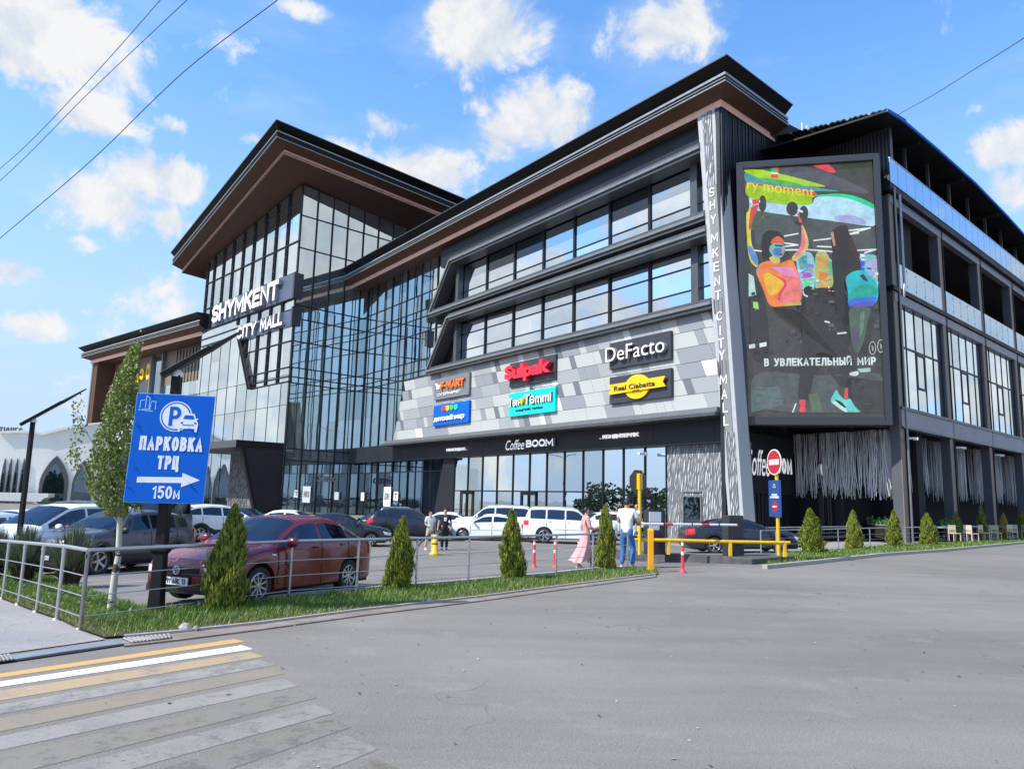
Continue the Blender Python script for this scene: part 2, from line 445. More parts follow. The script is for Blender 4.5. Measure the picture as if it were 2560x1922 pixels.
# ------------------------------------------------------------------ a plain stroke alphabet for the bold capitals
def _arc(cx, cy, rx, ry, a0, a1, n=10): return [(cx + rx * math.cos(R(a0 + (a1 - a0) * i / n)), cy + ry * math.sin(R(a0 + (a1 - a0) * i / n))) for i in range(n + 1)]
_bowl = lambda x, y0, y1, w: [(0, y1), (x, y1)] + _arc(x, (y0 + y1) / 2, w - x, (y1 - y0) / 2, 90, -90) + [(0, y0)]
GLYPH = {
 'S': (.62, [_arc(.31, .745, .31, .255, 25, 180) + _arc(.31, .745, .31, .245, 180, 270)[1:] + _arc(.31, .25, .31, .25, 90, -155)[1:]]),
 'H': (.64, [[(0, 0), (0, 1)], [(.64, 0), (.64, 1)], [(0, .5), (.64, .5)]]), 'Y': (.66, [[(0, 1), (.33, .47)], [(.66, 1), (.33, .47)], [(.33, .47), (.33, 0)]]),
 'M': (.80, [[(0, 0), (0, 1), (.40, .22), (.80, 1), (.80, 0)]]), 'K': (.62, [[(0, 0), (0, 1)], [(.60, 1), (.02, .46)], [(.22, .64), (.62, 0)]]),
 'E': (.54, [[(.54, 1), (0, 1), (0, 0), (.54, 0)], [(0, .52), (.48, .52)]]), 'N': (.66, [[(0, 0), (0, 1), (.66, 0), (.66, 1)]]), 'T': (.60, [[(0, 1), (.60, 1)], [(.30, 1), (.30, 0)]]),
 'C': (.62, [_arc(.33, .5, .33, .5, 48, 312, 16)]), 'I': (.001, [[(0, 0), (0, 1)]]), 'A': (.66, [[(0, 0), (.33, 1), (.66, 0)], [(.13, .30), (.53, .30)]]), 'L': (.50, [[(0, 1), (0, 0), (.50, 0)]]),
 'R': (.60, [[(0, 0), (0, 1)], _bowl(.30, .46, 1, .58), [(.30, .46), (.60, 0)]]), 'O': (.68, [_arc(.34, .5, .34, .5, 0, 360, 20)]), 'B': (.60, [[(0, 0), (0, 1)], _bowl(.30, .53, 1, .55), _bowl(.30, 0, .53, .60)]),
 'U': (.62, [[(0, 1), (0, .3)] + _arc(.31, .3, .31, .3, 180, 360) + [(.62, 1)]]), 'G': (.64, [_arc(.33, .5, .33, .5, 48, 340, 16) + [(.64, .46), (.38, .46)]]), 'V': (.64, [[(0, 1), (.32, 0), (.64, 1)]]),
 'P': (.58, [[(0, 0), (0, 1)], _bowl(.30, .44, 1, .58)]), 'F': (.52, [[(.52, 1), (0, 1), (0, 0)], [(0, .52), (.46, .52)]]), 'Q': (.68, [_arc(.34, .5, .34, .5, 0, 360, 20), [(.42, .22), (.66, -.05)]]),
 'П': (.62, [[(0, 0), (0, 1), (.62, 1), (.62, 0)]]), 'Ц': (.66, [[(0, 1), (0, 0), (.66, 0), (.66, -.2)], [(.56, 0), (.56, 1)]]), 'Л': (.66, [[(0, 0), (.08, .04), (.16, .5), (.18, 1), (.66, 1), (.66, 0)]]),
 'Ь': (.56, [[(0, 0), (0, 1)], _bowl(.28, 0, .56, .56)]), 'Ы': (.80, [[(0, 0), (0, 1)], _bowl(.24, 0, .56, .50), [(.80, 0), (.80, 1)]]), 'И': (.66, [[(0, 1), (0, 0), (.66, 1), (.66, 0)]]), 'Й': (.66, [[(0, 1), (0, 0), (.66, 1), (.66, 0)], _arc(.33, 1.28, .16, .12, 200, 340, 6)]),
 'У': (.62, [[(0, 1), (.32, .38)], [(.62, 1), (.28, .10), (.18, 0), (.06, 0)]]), 'Д': (.72, [[(0, -.16), (0, 0), (.72, 0), (.72, -.16)], [(.10, 0), (.20, .5), (.24, 1), (.62, 1), (.62, 0)]]), 'Ъ': (.70, [[(0, 1), (.16, 1), (.16, 0)], [(.16, .56), (.44, .56)] + _arc(.44, .28, .26, .28, 90, -90) + [(.16, 0)]]),
 'З': (.56, [_arc(.26, .76, .28, .24, 150, -90) + _arc(.26, .26, .30, .26, 90, -150)]), 'Щ': (.88, [[(0, 1), (0, 0), (.88, 0), (.88, -.18)], [(.39, 0), (.39, 1)], [(.78, 0), (.78, 1)]]), 'Ө': (.68, [_arc(.34, .5, .34, .5, 0, 360, 20), [(0, .5), (.68, .5)]]),
 '1': (.26, [[(0, .82), (.26, 1), (.26, 0)]]), '5': (.56, [[(.54, 1), (.06, 1), (.03, .56)] + _arc(.27, .32, .29, .32, 130, -140)]), '0': (.58, [_arc(.29, .5, .29, .5, 0, 360, 20)]), '7': (.54, [[(0, 1), (.54, 1), (.18, 0)]]),
 '9': (.56, [_arc(.28, .70, .28, .30, 0, 360, 14), [(.56, .70), (.50, .25), (.30, 0)]]), '3': (.56, [_arc(.26, .75, .28, .25, 150, -90) + _arc(.26, .26, .30, .26, 90, -150)]), '.': (.001, [[(0, 0), (0, .06)]]), '-': (.3, [[(0, .45), (.3, .45)]]),
}
for _a, _b in zip('АВЕКМНОРСТІУ', 'ABEKMHOPCTIУ'): GLYPH[_a] = GLYPH[_b]
GLYPH['м'] = (.62, [[(0, 0), (0, .68), (.31, .12), (.62, .68), (.62, 0)]])
def stroke_text(body, org, xd, zd, nd, w, h, depth, mat, name='lettering', parent=None, weight=.16, gap=.17, side=None, slant=0.0):
    """each letter is a set of bars; fits a w x h box whose lower left corner is org"""
    org, xd, zd, nd = (np.array(a, float) for a in (org, xd, zd, nd))
    units = sum((.34 if c == ' ' else GLYPH[c][0]) for c in body); n = len(body)
    t = weight * h
    sx = (w - n * t - (n - 1) * gap * h * .55) / max(units, .01)
    mb = MB(); x = t / 2; eps = 0.0
    for c in body:
        if c == ' ': x += .34 * sx + t + gap * h * .55; continue
        gw, strokes = GLYPH[c]
        for pl in strokes:
            P = [(x + px * sx, t / 2 + py * (h - t)) for px, py in pl]
            P = [q for i, q in enumerate(P) if i == 0 or math.hypot(q[0] - P[i - 1][0], q[1] - P[i - 1][1]) > 1e-5]
            closed = math.hypot(P[0][0] - P[-1][0], P[0][1] - P[-1][1]) < 1e-6
            m = len(P); L, Rr = [], []
            for i in range(m):
                a = P[i - 1] if i > 0 else (P[-2] if closed else None); b = P[i + 1] if i < m - 1 else (P[1] if closed else None)
                d1 = None if a is None else V2(P[i][0] - a[0], P[i][1] - a[1]); d2 = None if b is None else V2(b[0] - P[i][0], b[1] - P[i][1])
                d1 = None if d1 is None else d1 / np.hypot(*d1); d2 = None if d2 is None else d2 / np.hypot(*d2)
                e = V2(0, 0)
                if d1 is None: d1 = d2; e = -d2 * t / 2
                elif d2 is None: d2 = d1; e = d1 * t / 2
                n1, n2 = V2(-d1[1], d1[0]), V2(-d2[1], d2[0]); mm = n1 + n2; q = mm @ n1
                off = mm / q * t / 2 if q > .35 else (n1 + n2) / max(np.hypot(*mm), 1e-6) * t / 2 * 1.3
                c0 = V2(*P[i]) + e; L.append(c0 + off); Rr.append(c0 - off)
            eps += .0004
            def W3(q, o): return org + xd * (q[0] + slant * q[1]) + zd * q[1] + nd * o
            for i in range(m - 1):
                lo = [W3(q, 0) for q in (L[i], L[i + 1], Rr[i + 1], Rr[i])]; hi = [W3(q, depth + eps) for q in (L[i], L[i + 1], Rr[i + 1], Rr[i])]
                mb.add(lo + hi, [(4, 5, 6, 7)], mat); mb.add(lo + hi, [(0, 1, 5, 4), (2, 3, 7, 6)], side or mat)
                if not closed and i == 0: mb.add(lo + hi, [(3, 0, 4, 7)], side or mat)
                if not closed and i == m - 2: mb.add(lo + hi, [(1, 2, 6, 5)], side or mat)
        x += gw * sx + t + gap * h * .55
    return mb.build(name, parent)
def wall_stroke(fr, body, a_left, a_right, z0, z1, o, depth, mat, parent=None, name='lettering', **kw):
    sg = 1.0 if a_right > a_left else -1.0
    return stroke_text(body, fr.pt(a_left, o, z0), (*(fr.d * sg), 0), (0, 0, 1), (*fr.n, 0), abs(a_right - a_left), z1 - z0, depth, mat, name, parent, **kw)
# ------------------------------------------------------------------ the setting: ground, road, paving, grass
def asphalt(name, base, warm, patch=.25, coarse=True):
    m, g, out = newmat(name)
    p = g.add('ShaderNodeNewGeometry').outputs['Position']
    along = g.add('ShaderNodeMapping', i_Vector=p); along.inputs['Rotation'].default_value = (0, 0, R(46)); along.inputs['Scale'].default_value = (.12, .9, 1)
    big = g.noise(p, .16, 5.0, .6, .4)
    streak = g.noise(along.outputs[0], 1.0, 6.0, .62, .3)
    fine = g.noise(p, 55.0, 4.0, .75)
    vo = g.add('ShaderNodeTexVoronoi', feature='F1', i_Vector=p, i_Scale=90.0)
    grit = g.mapr(vo.outputs['Distance'], .0, .6, .80, 1.16)
    c = g.mix(g.mapr(big, .36, .66), rgba(base), rgba(warm))
    c = g.mix(g.mapr(streak, .42, .74, 0, .5), c, rgba([q * .66 for q in base]))
    c = g.mix(g.mapr(g.noise(p, .9, 7.0, .68), .55, .75, 0, .5), c, rgba([min(q * 1.28, 1) for q in warm]))
    spots = g.mapr(g.noise(g.vec('ADD', p, (7, 3, 0)), 2.4, 5.0, .7), .66, .72, 0, .45)
    c = g.mix(g.mapr(g.noise(g.vec('ADD', p, (1, 9, 0)), 9.0, 5.0, .75), .60, .72, 0, .35), c, rgba([min(q * 1.35, 1) for q in warm]))
    c = g.mix(spots, c, rgba([q * .55 for q in base]))
    ce = g.add('ShaderNodeTexVoronoi', feature='DISTANCE_TO_EDGE', i_Scale=.33)
    g.put(ce, 'Vector', g.vec('ADD', p, g.vec('SCALE', g.add('ShaderNodeTexNoise', i_Vector=p, i_Scale=1.3).outputs[1])))
    crack = g.mapr(ce.outputs[0], .0, .006, .55, 0)
    crack = g.math('MULTIPLY', crack, g.mapr(g.noise(p, .25, 2.0), .5, .6))
    c = g.mix(crack, c, rgba([q * .4 for q in base]))
    k = g.vec('SCALE', c); g.put(k.node, '3', g.math('MULTIPLY', grit, g.mapr(fine, .3, .7, .78, 1.22)))
    b = g.add('ShaderNodeBsdfPrincipled', i_Base_Color=k, i_Roughness=.82)
    b.inputs['Specular IOR Level'].default_value = .35
    bp = g.add('ShaderNodeBump', i_Strength=.5, i_Height=g.math('ADD', fine, vo.outputs['Distance'])); bp.inputs['Distance'].default_value = .006
    g.put(b, 'Normal', bp.outputs[0])
    g.l.new(b.outputs[0], out.inputs[0])
    return m
M['road'] = asphalt('dusty asphalt', (.172, .158, .138), (.224, .206, .176))
M['lot'] = asphalt('parking asphalt', (.160, .150, .136), (.205, .191, .17))
M['paving'] = asphalt('pale pavement', (.26, .25, .24), (.32, .305, .285))
def paint(name, c, wear):
    m, g, out = newmat(name)
    p = g.add('ShaderNodeNewGeometry').outputs['Position']
    n = g.math('ADD', g.noise(p, 2.2, 7.0, .72), g.math('MULTIPLY_ADD', g.noise(p, 26, 4.0, .7), .30, -.15))
    k = g.mapr(n, wear - .12, wear + .12)
    cc = g.mix(k, (.20, .186, .168, 1), rgba(c))
    cc2 = g.vec('SCALE', cc); g.put(cc2.node, '3', g.mapr(g.noise(p, 60, 3.0, .7), .3, .7, .88, 1.1))
    b = g.add('ShaderNodeBsdfPrincipled', i_Base_Color=cc2, i_Roughness=.7)
    uv = g.add('ShaderNodeSeparateXYZ', i_0=g.add('ShaderNodeUVMap').outputs[0])
    e = g.math('MINIMUM', g.math('MINIMUM', uv.outputs[1], g.math('SUBTRACT', 1.0, uv.outputs[1])), g.math('MULTIPLY', g.math('MINIMUM', uv.outputs[0], g.math('SUBTRACT', 1.0, uv.outputs[0])), 9.0))
    rough_edge = g.mapr(g.math('ADD', e, g.math('MULTIPLY_ADD', g.noise(p, 34, 5.0, .75), .16, -.08)), .0, .05)
    chip = g.mapr(g.math('ADD', g.noise(p, 4.5, 8.0, .8), g.math('MULTIPLY', g.noise(p, 95, 3.0, .7), .18)), wear - .01, wear + .15, .40, 1.0)
    al = g.math('MULTIPLY', rough_edge, chip)
    mx = g.add('ShaderNodeMixShader'); tr = g.add('ShaderNodeBsdfTransparent'); g.put(mx, '0', al)
    g.l.new(tr.outputs[0], mx.inputs[1]); g.l.new(b.outputs[0], mx.inputs[2]); g.l.new(mx.outputs[0], out.inputs[0])
    return m
UD = V2(-.70, .714) / math.hypot(.70, .714); TD = V2(UD[1], -UD[0])
def ut(u, t, z): q = V2(-4, 12) + UD * u + TD * t; return (q[0], q[1], z)
def uz(u): return -0.04 * min(max(u - 0.3, 0.0), 11.5)
mb = MB()
us = [-260, -60, -12, .3, 11.8, 60, 700]
for u0, u1 in zip(us[:-1], us[1:]):
    mb.add([ut(u0, -500, uz(u0)), ut(u1, -500, uz(u1)), ut(u1, 700, uz(u1)), ut(u0, 700, uz(u0))], [(0, 1, 2, 3)], M['road'])
tag(mb.build('road'), kind='structure')
def sheet(name, pts, lift, mat, parent=None, kind='structure'):    # a sheet that follows the ground
    me = bpy.data.meshes.new(name); bm = bmesh.new()
    f = bm.faces.new([bm.verts.new((p[0], p[1], 0)) for p in pts])
    for u in (.3, 11.8):
        bmesh.ops.bisect_plane(bm, geom=bm.verts[:] + bm.edges[:] + bm.faces[:], plane_co=ut(u, 0, 0), plane_no=(UD[0], UD[1], 0))
    for v in bm.verts: v.co.z = gz(v.co.x, v.co.y) + lift
    bmesh.ops.triangulate(bm, faces=bm.faces[:])
    for f in bm.faces:
        f.normal_update()
        if f.normal.z < 0: f.normal_flip()
    bm.to_mesh(me); bm.free(); me.materials.append(mat)
    o = link_mesh(name, me, parent)
    if kind: tag(o, kind=kind)
    return o
gp = lambda *a: [ground(x, y) for x, y in a]
grass_out = gp((260, 1598), (447, 1583), (650, 1561), (900, 1528), (1200, 1494), (1425, 1464), (1590, 1443), (1645, 1436))
grass_in = gp((1640, 1424), (1488, 1429), (1387, 1441), (1170, 1461), (1038, 1472), (799, 1491.5), (614, 1512), (500, 1521), (400, 1532))
left_out = gp((200, 1576), (91, 1532), (7, 1499)); left_in = gp((350, 1526), (216, 1477), (60, 1422))
def extend(a, b, k): return Vector(a) + (Vector(a) - Vector(b)) * k
lo_far = extend(left_out[-1], left_out[0], 1.6); li_far = extend(left_in[-1], left_in[0], .8)
bed = [*grass_out, *grass_in, *left_in, li_far, lo_far, *left_out[::-1]]
M['soil'] = pbr('soil', (.055, .060, .022), .95, noise=.35, nscale=5)
sheet('lawn_soil', bed, .03, M['soil'])
lot = [ground(1660, 1420), *grass_in, *left_in, li_far, ut(60, -120, 0), ut(120, -10, 0), ut(60, 60, 0), ut(14, 60, 0), ut(5, 24, 0), ut(1.6, 18.5, 0)]
sheet('parking_lot', lot, .006, M['lot'])
side = [*gp((262, 1600), (200, 1578), (91, 1534), (7, 1501)), lo_far + Vector((-.1, -.1, 0)), Vector((-40, 20, 0)), Vector((-40, -6, 0)), *gp((-600, 1740), (0, 1637))]
sheet('sidewalk', side, .012, M['paving'])

# drain along the kerb, with a sunken slot, a steel plate and two gratings
M['gutter'] = pbr('gutter concrete', (.25, .20, .165), .9, noise=.3, nscale=4, dirt=(.13, .10, .08), bump=.3)
M['slot'] = pbr('drain slot', (.01, .01, .012), .9)
M['plate'] = pbr('drain plate', (.33, .35, .39), .45, .5, noise=.15, nscale=4)
M['kerb'] = pbr('kerb stone', (.34, .325, .30), .85, noise=.16, nscale=5, bump=.2)
def ribbon(mb, a, b, z0, z1, m):             # a and b: two matching pixel polylines on the ground
    A, B = gp(*a), gp(*b)
    for i in range(len(A) - 1):
        q = [A[i], A[i + 1], B[i + 1], B[i]]
        mb.prism([(p.x, p.y, p.z + z0) for p in q], [(p.x, p.y, p.z + z1) for p in q], m)
mb = MB()
ribbon(mb, [(310, 1597), (447, 1584), (650, 1562), (900, 1529), (1200, 1495), (1425, 1465), (1640, 1438)],
       [(310, 1618), (447, 1602), (650, 1576), (900, 1541), (1200, 1504), (1425, 1472), (1640, 1443)], -.02, .02, M['gutter'])
ribbon(mb, [(310, 1596), (447, 1583), (650, 1561), (900, 1528), (1200, 1494), (1425, 1464), (1640, 1437)],
       [(310, 1598.5), (447, 1585.5), (650, 1563.2), (900, 1530), (1200, 1495.6), (1425, 1465.4), (1640, 1438.2)], .02, .05, M['kerb'])
tag(mb.build('kerb_drain'), kind='structure')
mb = MB()
ribbon(mb, [(-260, 1688), (40, 1640), (160, 1621), (308, 1599)], [(-260, 1704), (40, 1651), (160, 1632), (318, 1610)], -.02, .018, M['plate'])
ribbon(mb, [(-260, 1705), (0, 1655), (180, 1629), (330, 1608)], [(-260, 1712), (0, 1660), (180, 1634), (330, 1611)], -.02, .014, M['slot'])
tag(mb.build('drain_cover'), kind='structure')
def grating(pa, pb, pc, pd, n, label):       # four pixel corners: near-left, near-right, far-right, far-left
    A, B, C_, D = gp(pa, pb, pc, pd); mb = MB(); up = Vector((0, 0, .03))
    mb.prism([p + Vector((0, 0, .021)) for p in (A, B, C_, D)], [p + Vector((0, 0, .026)) for p in (A, B, C_, D)], M['slot'])
    for i in range(n):
        f0, f1 = (i + .15) / n, (i + .62) / n
        q = [A.lerp(B, f0), A.lerp(B, f1), D.lerp(C_, f1), D.lerp(C_, f0)]
        mb.prism([p + Vector((0, 0, .026)) for p in q], [p + Vector((0, 0, .042)) for p in q], M['kerb'])
    tag(mb.build('drain_grating'), label, 'grating')
grating((330, 1612), (430, 1600), (425, 1590), (305, 1602), 11, 'pale concrete drain grating beside the grass corner')
grating((-14, 1662), (36, 1655), (24, 1642), (-22, 1649), 5, 'drain grating at the edge of the pavement by the left border')
# a lump of broken concrete on the drain
mb = MB(); p = ground(462, 1580); mb.lathe([(0, 0), (.07, .0), (.085, .04), (.05, .085), (0, .1)], M['kerb'], 7, (p.x, p.y, .02), smooth=False)
mb.lathe([(0, 0), (.05, .0), (.055, .03), (.02, .06), (0, .065)], M['gutter'], 6, (p.x + .13, p.y + .02, .02), smooth=False)
tag(mb.build('concrete_lump'), 'broken lump of concrete lying on the kerb drain', 'rubble')

# zebra crossing: worn yellow and white bars along the road
ZY, ZW = (.56, .34, .12), (.30, .278, .245)
bars = [((-60, 1692), (585, 1597), (618, 1603), (-60, 1703), ZY, .30), ((-60, 1712), (606, 1612), (634, 1622), (-60, 1726), (.72, .72, .72), .24), ((-80, 1738), (626, 1629), (664, 1641), (-80, 1765), (.40, .29, .17), .36),
        ((-90, 1776), (650, 1648), (692, 1662), (-90, 1802), ZW, .44), ((-100, 1812), (676, 1670), (712, 1684), (-100, 1850), (.26, .215, .15), .38),
        ((-120, 1864), (708, 1694), (752, 1714), (-120, 1902), (.275, .255, .225), .40), ((-140, 1915), (744, 1724), (796, 1744), (-140, 1980), (.215, .19, .15), .42),
        ((-160, 1995), (790, 1758), (840, 1782), (-160, 2060), (.26, .24, .21), .42), ((100, 2010), (826, 1792), (880, 1818), (100, 2090), (.20, .178, .143), .46),
        ((300, 2045), (864, 1836), (950, 1872), (300, 2150), (.25, .23, .20), .44), ((700, 2000), (930, 1892), (1010, 1925), (700, 2080), (.19, .165, .12), .46)]
zb = []
for i, (a, b, c, d, cc, wear) in enumerate(bars):
    m = paint('worn paint %d' % i, cc, wear)
    mb = MB(); q = gp(a, b, c, d); mb.add([(p.x, p.y, .003) for p in q], [(0, 1, 2, 3)], m)
    o = mb.build('crosswalk_marking', recalc=False); tag(o, kind='structure')
    uvl = o.data.uv_layers.new(name='UVMap')
    for lp, c in zip(uvl.data, ((0, 0), (1, 0), (1, 1), (0, 1))): lp.uv = c
M['lotpaint'] = pbr('lot paint', (.50, .49, .46), .8, noise=.2, nscale=3)
mb = MB()
for a, b, w in [((100, 1436), (470, 1548), .1), ((70, 1472), (380, 1452), .08), ((440, 1425), (760, 1405), .1), ((985, 1376), (1130, 1371), .12), ((985, 1388), (1500, 1366), .10), ((590, 1400), (640, 1490), .1), ((1000, 1400), (1160, 1392), .06)]:
    A, B = ground(*a), ground(*b); n = Vector((-(B - A).y, (B - A).x, 0)).normalized() * w / 2
    mb.add([A + n, B + n, B - n, A - n], [(0, 1, 2, 3)], M['lotpaint'])
    for i in range(4): mb.v[-4 + i] = (mb.v[-4 + i][0], mb.v[-4 + i][1], gz(mb.v[-4 + i][0], mb.v[-4 + i][1]) + .012)
tag(mb.build('bay_marking'), kind='structure')

# right-hand verge, kerb and the paved terrace
verge_out = gp((1905, 1421), (2031, 1408), (2198, 1389), (2347, 1378.5), (2560, 1357.5)); verge_in = gp((2560, 1347.5), (2377, 1358), (2213, 1365), (2097, 1375), (1960, 1384))
vo_far = extend(verge_out[-1], verge_out[-2], 5); vi_far = extend(verge_in[0], verge_in[1], 5)
verge = [*verge_out, vo_far, vi_far, *verge_in]
sheet('verge_soil', verge, .03, M['soil'])
mb = MB()
ko = [*verge_out, vo_far]
for a, b in zip(ko[:-1], ko[1:]):
    n = Vector(((b - a).y, -(b - a).x, 0)).normalized() * .16
    mb.prism([(p.x, p.y, -.02) for p in (a, b, b + n, a + n)], [(p.x, p.y, .11) for p in (a, b, b + n, a + n)], M['kerb'])
ki = gp((1640, 1424), (1488, 1428.5), (1387, 1440.5), (1170, 1460.5), (1038, 1471.5), (799, 1491), (614, 1511.5), (500, 1520.5))
for a, b in zip(ki[:-1], ki[1:]):
    n = Vector(((a - b).y, -(a - b).x, 0)).normalized() * .12
    if n.y < 0: n = -n
    mb.prism([(p.x, p.y, p.z - .02) for p in (a, b, b + n, a + n)], [(p.x, p.y, p.z + .10) for p in (a, b, b + n, a + n)], M['kerb'])
tag(mb.build('kerb'), kind='structure')
terr = [*verge_in[::-1], vi_far, Vector((*FF.pt(80, 2, 0)[:2], 0)), Vector((*FF.pt(0, -6, 0)[:2], 0)), Vector((*FG.pt(0, 0, 0)[:2], 0)), Vector((*FG.pt(-5, -1, 0)[:2], 0))]
sheet('terrace', terr, .02, M['paving'])

# grit, leaves and crumbs lying on the road
drg = np.random.default_rng(77)
V = []
for k in range(260):
    d = drg.uniform(3.2, 20); a_ = drg.uniform(-.55, .62); x, y = d * math.sin(a_), d * math.cos(a_)
    if (V2(x, y) - CURB0) @ CURBN > -.5: continue
    r = drg.uniform(.006, .022) * (1 + d * .04); t0 = drg.uniform(0, 6); e = drg.uniform(.25, .8)
    q = [(x + r * math.cos(t0 + i * 1.57) * (1 if i % 2 else e), y + r * math.sin(t0 + i * 1.57) * (1 if i % 2 else e), .006 + drg.uniform(0, .012)) for i in range(4)]
    V.append(q)
M['crumb_dark'] = pbr('dark crumbs', (.05, .045, .04), .9); M['crumb_pale'] = pbr('pale crumbs', (.42, .40, .36), .9)
tag(quads('road_litter', V, [M['crumb_dark'], M['crumb_pale']], (drg.random(len(V)) < .3).astype(int)), 'small leaves and crumbs scattered over the grey road', 'litter', kind='stuff')
# ------------------------------------------------------------------ the mall
mall = empty('shopping_mall', FD.pt(20, 0, GZ))
tag(mall, 'large dark shopping mall with glass tower, brown eaves and grey panel wing', 'shopping mall')
MOFF = Vector(mall.location)
def part(mb, name, parent=None, **kw):
    o = mb.build(name, None, **kw)
    p = parent or mall
    o.parent = p
    o.matrix_parent_inverse = Matrix.Translation(-MOFF) if p is mall else Matrix.Identity(4)
    return o
def sub(mb, name, parent, **kw):             # a part of a part: both are meshes in world coordinates
    return mb.build(name, parent, **kw)

PR_ = random.Random(21)
def panes(fr, mb, A, Z, o, m, top=None):     # one quad per pane, each set a hair off true like real glazing
    for a, b in zip(A[:-1], A[1:]):
        zs = list(Z)
        if top:
            lim = min(top(a), top(b)); zs = [z for z in zs if z < lim - .3]
        for i in range(len(zs) - (0 if top else 1)):
            z0, z1 = zs[i], zs[i + 1] if i + 1 < len(zs) else None
            q = [(a, z0), (b, z0), (b, top(b) if z1 is None else z1), (a, top(a) if z1 is None else z1)]
            tx, tz, w = PR_.gauss(0, .0022), PR_.gauss(0, .0016), (b - a) / 2
            h = (q[2][1] - z0) / 2
            mb.add([fr.pt(s, o + tx * (s - a - w) + tz * (z - z0 - h) - .006, z) for s, z in q], [(0, 1, 2, 3)], m)
def eave(mb, pts, profile, cap=True):
    """pts: outline of the eave in plan with height; outward is to the right of the walking direction. profile: (out, up, material of the next band)"""
    P = [np.array(p, float) for p in pts]
    nrm = []
    for a, b in zip(P[:-1], P[1:]):
        d = (b - a)[:2]; d = d / np.hypot(*d); nrm.append(V2(d[1], -d[0]))
    off = []
    for i in range(len(P)):
        if i == 0: off.append(nrm[0])
        elif i == len(P) - 1: off.append(nrm[-1])
        else:
            m = nrm[i - 1] + nrm[i]; off.append(m / (m @ nrm[i]))
    rings = [[(p[0] + o[0] * w, p[1] + o[1] * w, p[2] + h) for (w, h, _) in profile] for p, o in zip(P, off)]
    for r0, r1 in zip(rings[:-1], rings[1:]):
        for k in range(len(profile) - 1):
            mb.add([r0[k], r1[k], r1[k + 1], r0[k + 1]], [(0, 1, 2, 3)], profile[k][2])
    if cap:
        for r in (rings[0], rings[-1]):
            mb.add(r, [tuple(range(len(r)))], M['roof_black'])
    return rings
PROF = [(-.35, 0, M['soffit']), (0, 0, M['strip']), (0, .47, M['soffit']), (1.0, .84, M['frame_grey']), (1.06, .84, M['silver']), (1.06, .92, M['roof_black']), (.98, .94, M['roof_black']), (.98, 1.06, M['frame_light']),
        (1.04, 1.08, M['frame_light']), (1.04, 1.15, M['roof_black']), (.94, 1.17, M['roof_black']), (.94, 1.30, M['silver']), (1.04, 1.31, M['silver']), (1.04, 1.47, M['roof_black']), (.75, 1.50, M['roof_black']), (.75, 1.66, M['roof_black']),
        (1.35, 2.22, M['roof_black']), (1.42, 2.22, M['frame_grey']), (1.42, 2.30, M['roof_black']), (.2, 2.45, M['roof_black']), (-6, 2.6, M['roof_black'])]
EZ = 27.15
mb = MB()
aL, _z = FB.hit(868.9, 727.7)
lp = FB.pt(aL, 0, EZ)
sL = (V2(*lp[:2]) - FD.p) @ FD.d
gR, _ = FG.hit(1938, 364, .15)
eave(mb, [FG.pt(gR, .15, EZ), FD.pt(-.15, 0, EZ), FD.pt(sL + .3, 0, EZ)][::-1], PROF)
part(mb, 'roof_edge')
# soffit boards of the right wing (grooved) and flat roof deck
mb = MB()
for i in range(9):
    FD.box(mb, .2, 56.8, -.36 - i * .26, -.12 - i * .26 - .02, 27.16 + i * .012, 27.26, M['soffit'])
part(mb, 'soffit')
mb = MB(); FD.box(mb, .6, 56.6, -24, -3.0, 27.4, 29.0, M['roof_black']); part(mb, 'roof')

# --- ground floor: dark fascia band, shop glazing, wavy wall
mb = MB(); FD.box(mb, .1, 57.6, -2.4, -.9, 5.62, 7.42, M['anthracite'])
for a in np.arange(1.5, 57, 5.2): FD.box(mb, a, a + .02, -.9, -.893, 5.66, 7.2, M['black_metal'])
part(mb, 'fascia_band')
mb = MB()
FD.sweep(mb, [(.36, 7.52), (44.9, 7.52)], (.17, -1.6, .25), M['frame_light']); FD.sweep(mb, [(.33, 7.25), (45.2, 7.25)], (.10, -1.6, .5), M['frame_grey']); FD.sweep(mb, [(.34, 7.40), (45.1, 7.40)], (.05, -1.6, .40), M['frame_light'])
part(mb, 'ledge')

# grey panel cladding: staggered leaning panels in five tones
PT = [pbr('panel %d' % i, c, .5) for i, c in enumerate([(.14, .145, .157), (.24, .25, .265), (.30, .308, .31), (.41, .415, .395), (.72, .72, .73)])]
mb = MB(); rows = 6; z0, z1 = 7.72, 13.98
FD.slab(mb, [(.36, z0), (44.3, z0), (42.55, z1 + .1), (.86, z1 + .1)], -1.9, -.53, M['black_metal'])
hh = (z1 - z0) / rows; lean = -.40
tr = random.Random(3)
for r in range(rows):
    a = -1.5 + tr.random(); zb = z0 + r * hh; k = 2
    while a < 45:
        k = tr.choice([0, 1, 1, 1, 2, 2, 3, 3, 3, 3, 4])
        w = tr.choice([.6, .66, .72]) if k in (4, 0) else tr.choice([.72, .76, 1.4, 1.45, 2.1, 2.8])
        lo0, lo1 = max(a, .36 + (r * hh) * .075), min(a + w - .02, 44.28 - r * hh * .28)
        hi0, hi1 = max(a + .42, .36 + ((r + 1) * hh) * .075), min(a + w - .02 + .42, 44.28 - (r + 1) * hh * .28)
        if lo1 > lo0 + .05 and hi1 > hi0 + .05:
            FD.slab(mb, [(lo0, zb + .015), (lo1, zb + .015), (hi1, zb + hh - .015), (hi0, zb + hh - .015)], -.53, -.5 + .004 * (k % 3), PT[k])
        a += w
part(mb, 'panel_cladding')

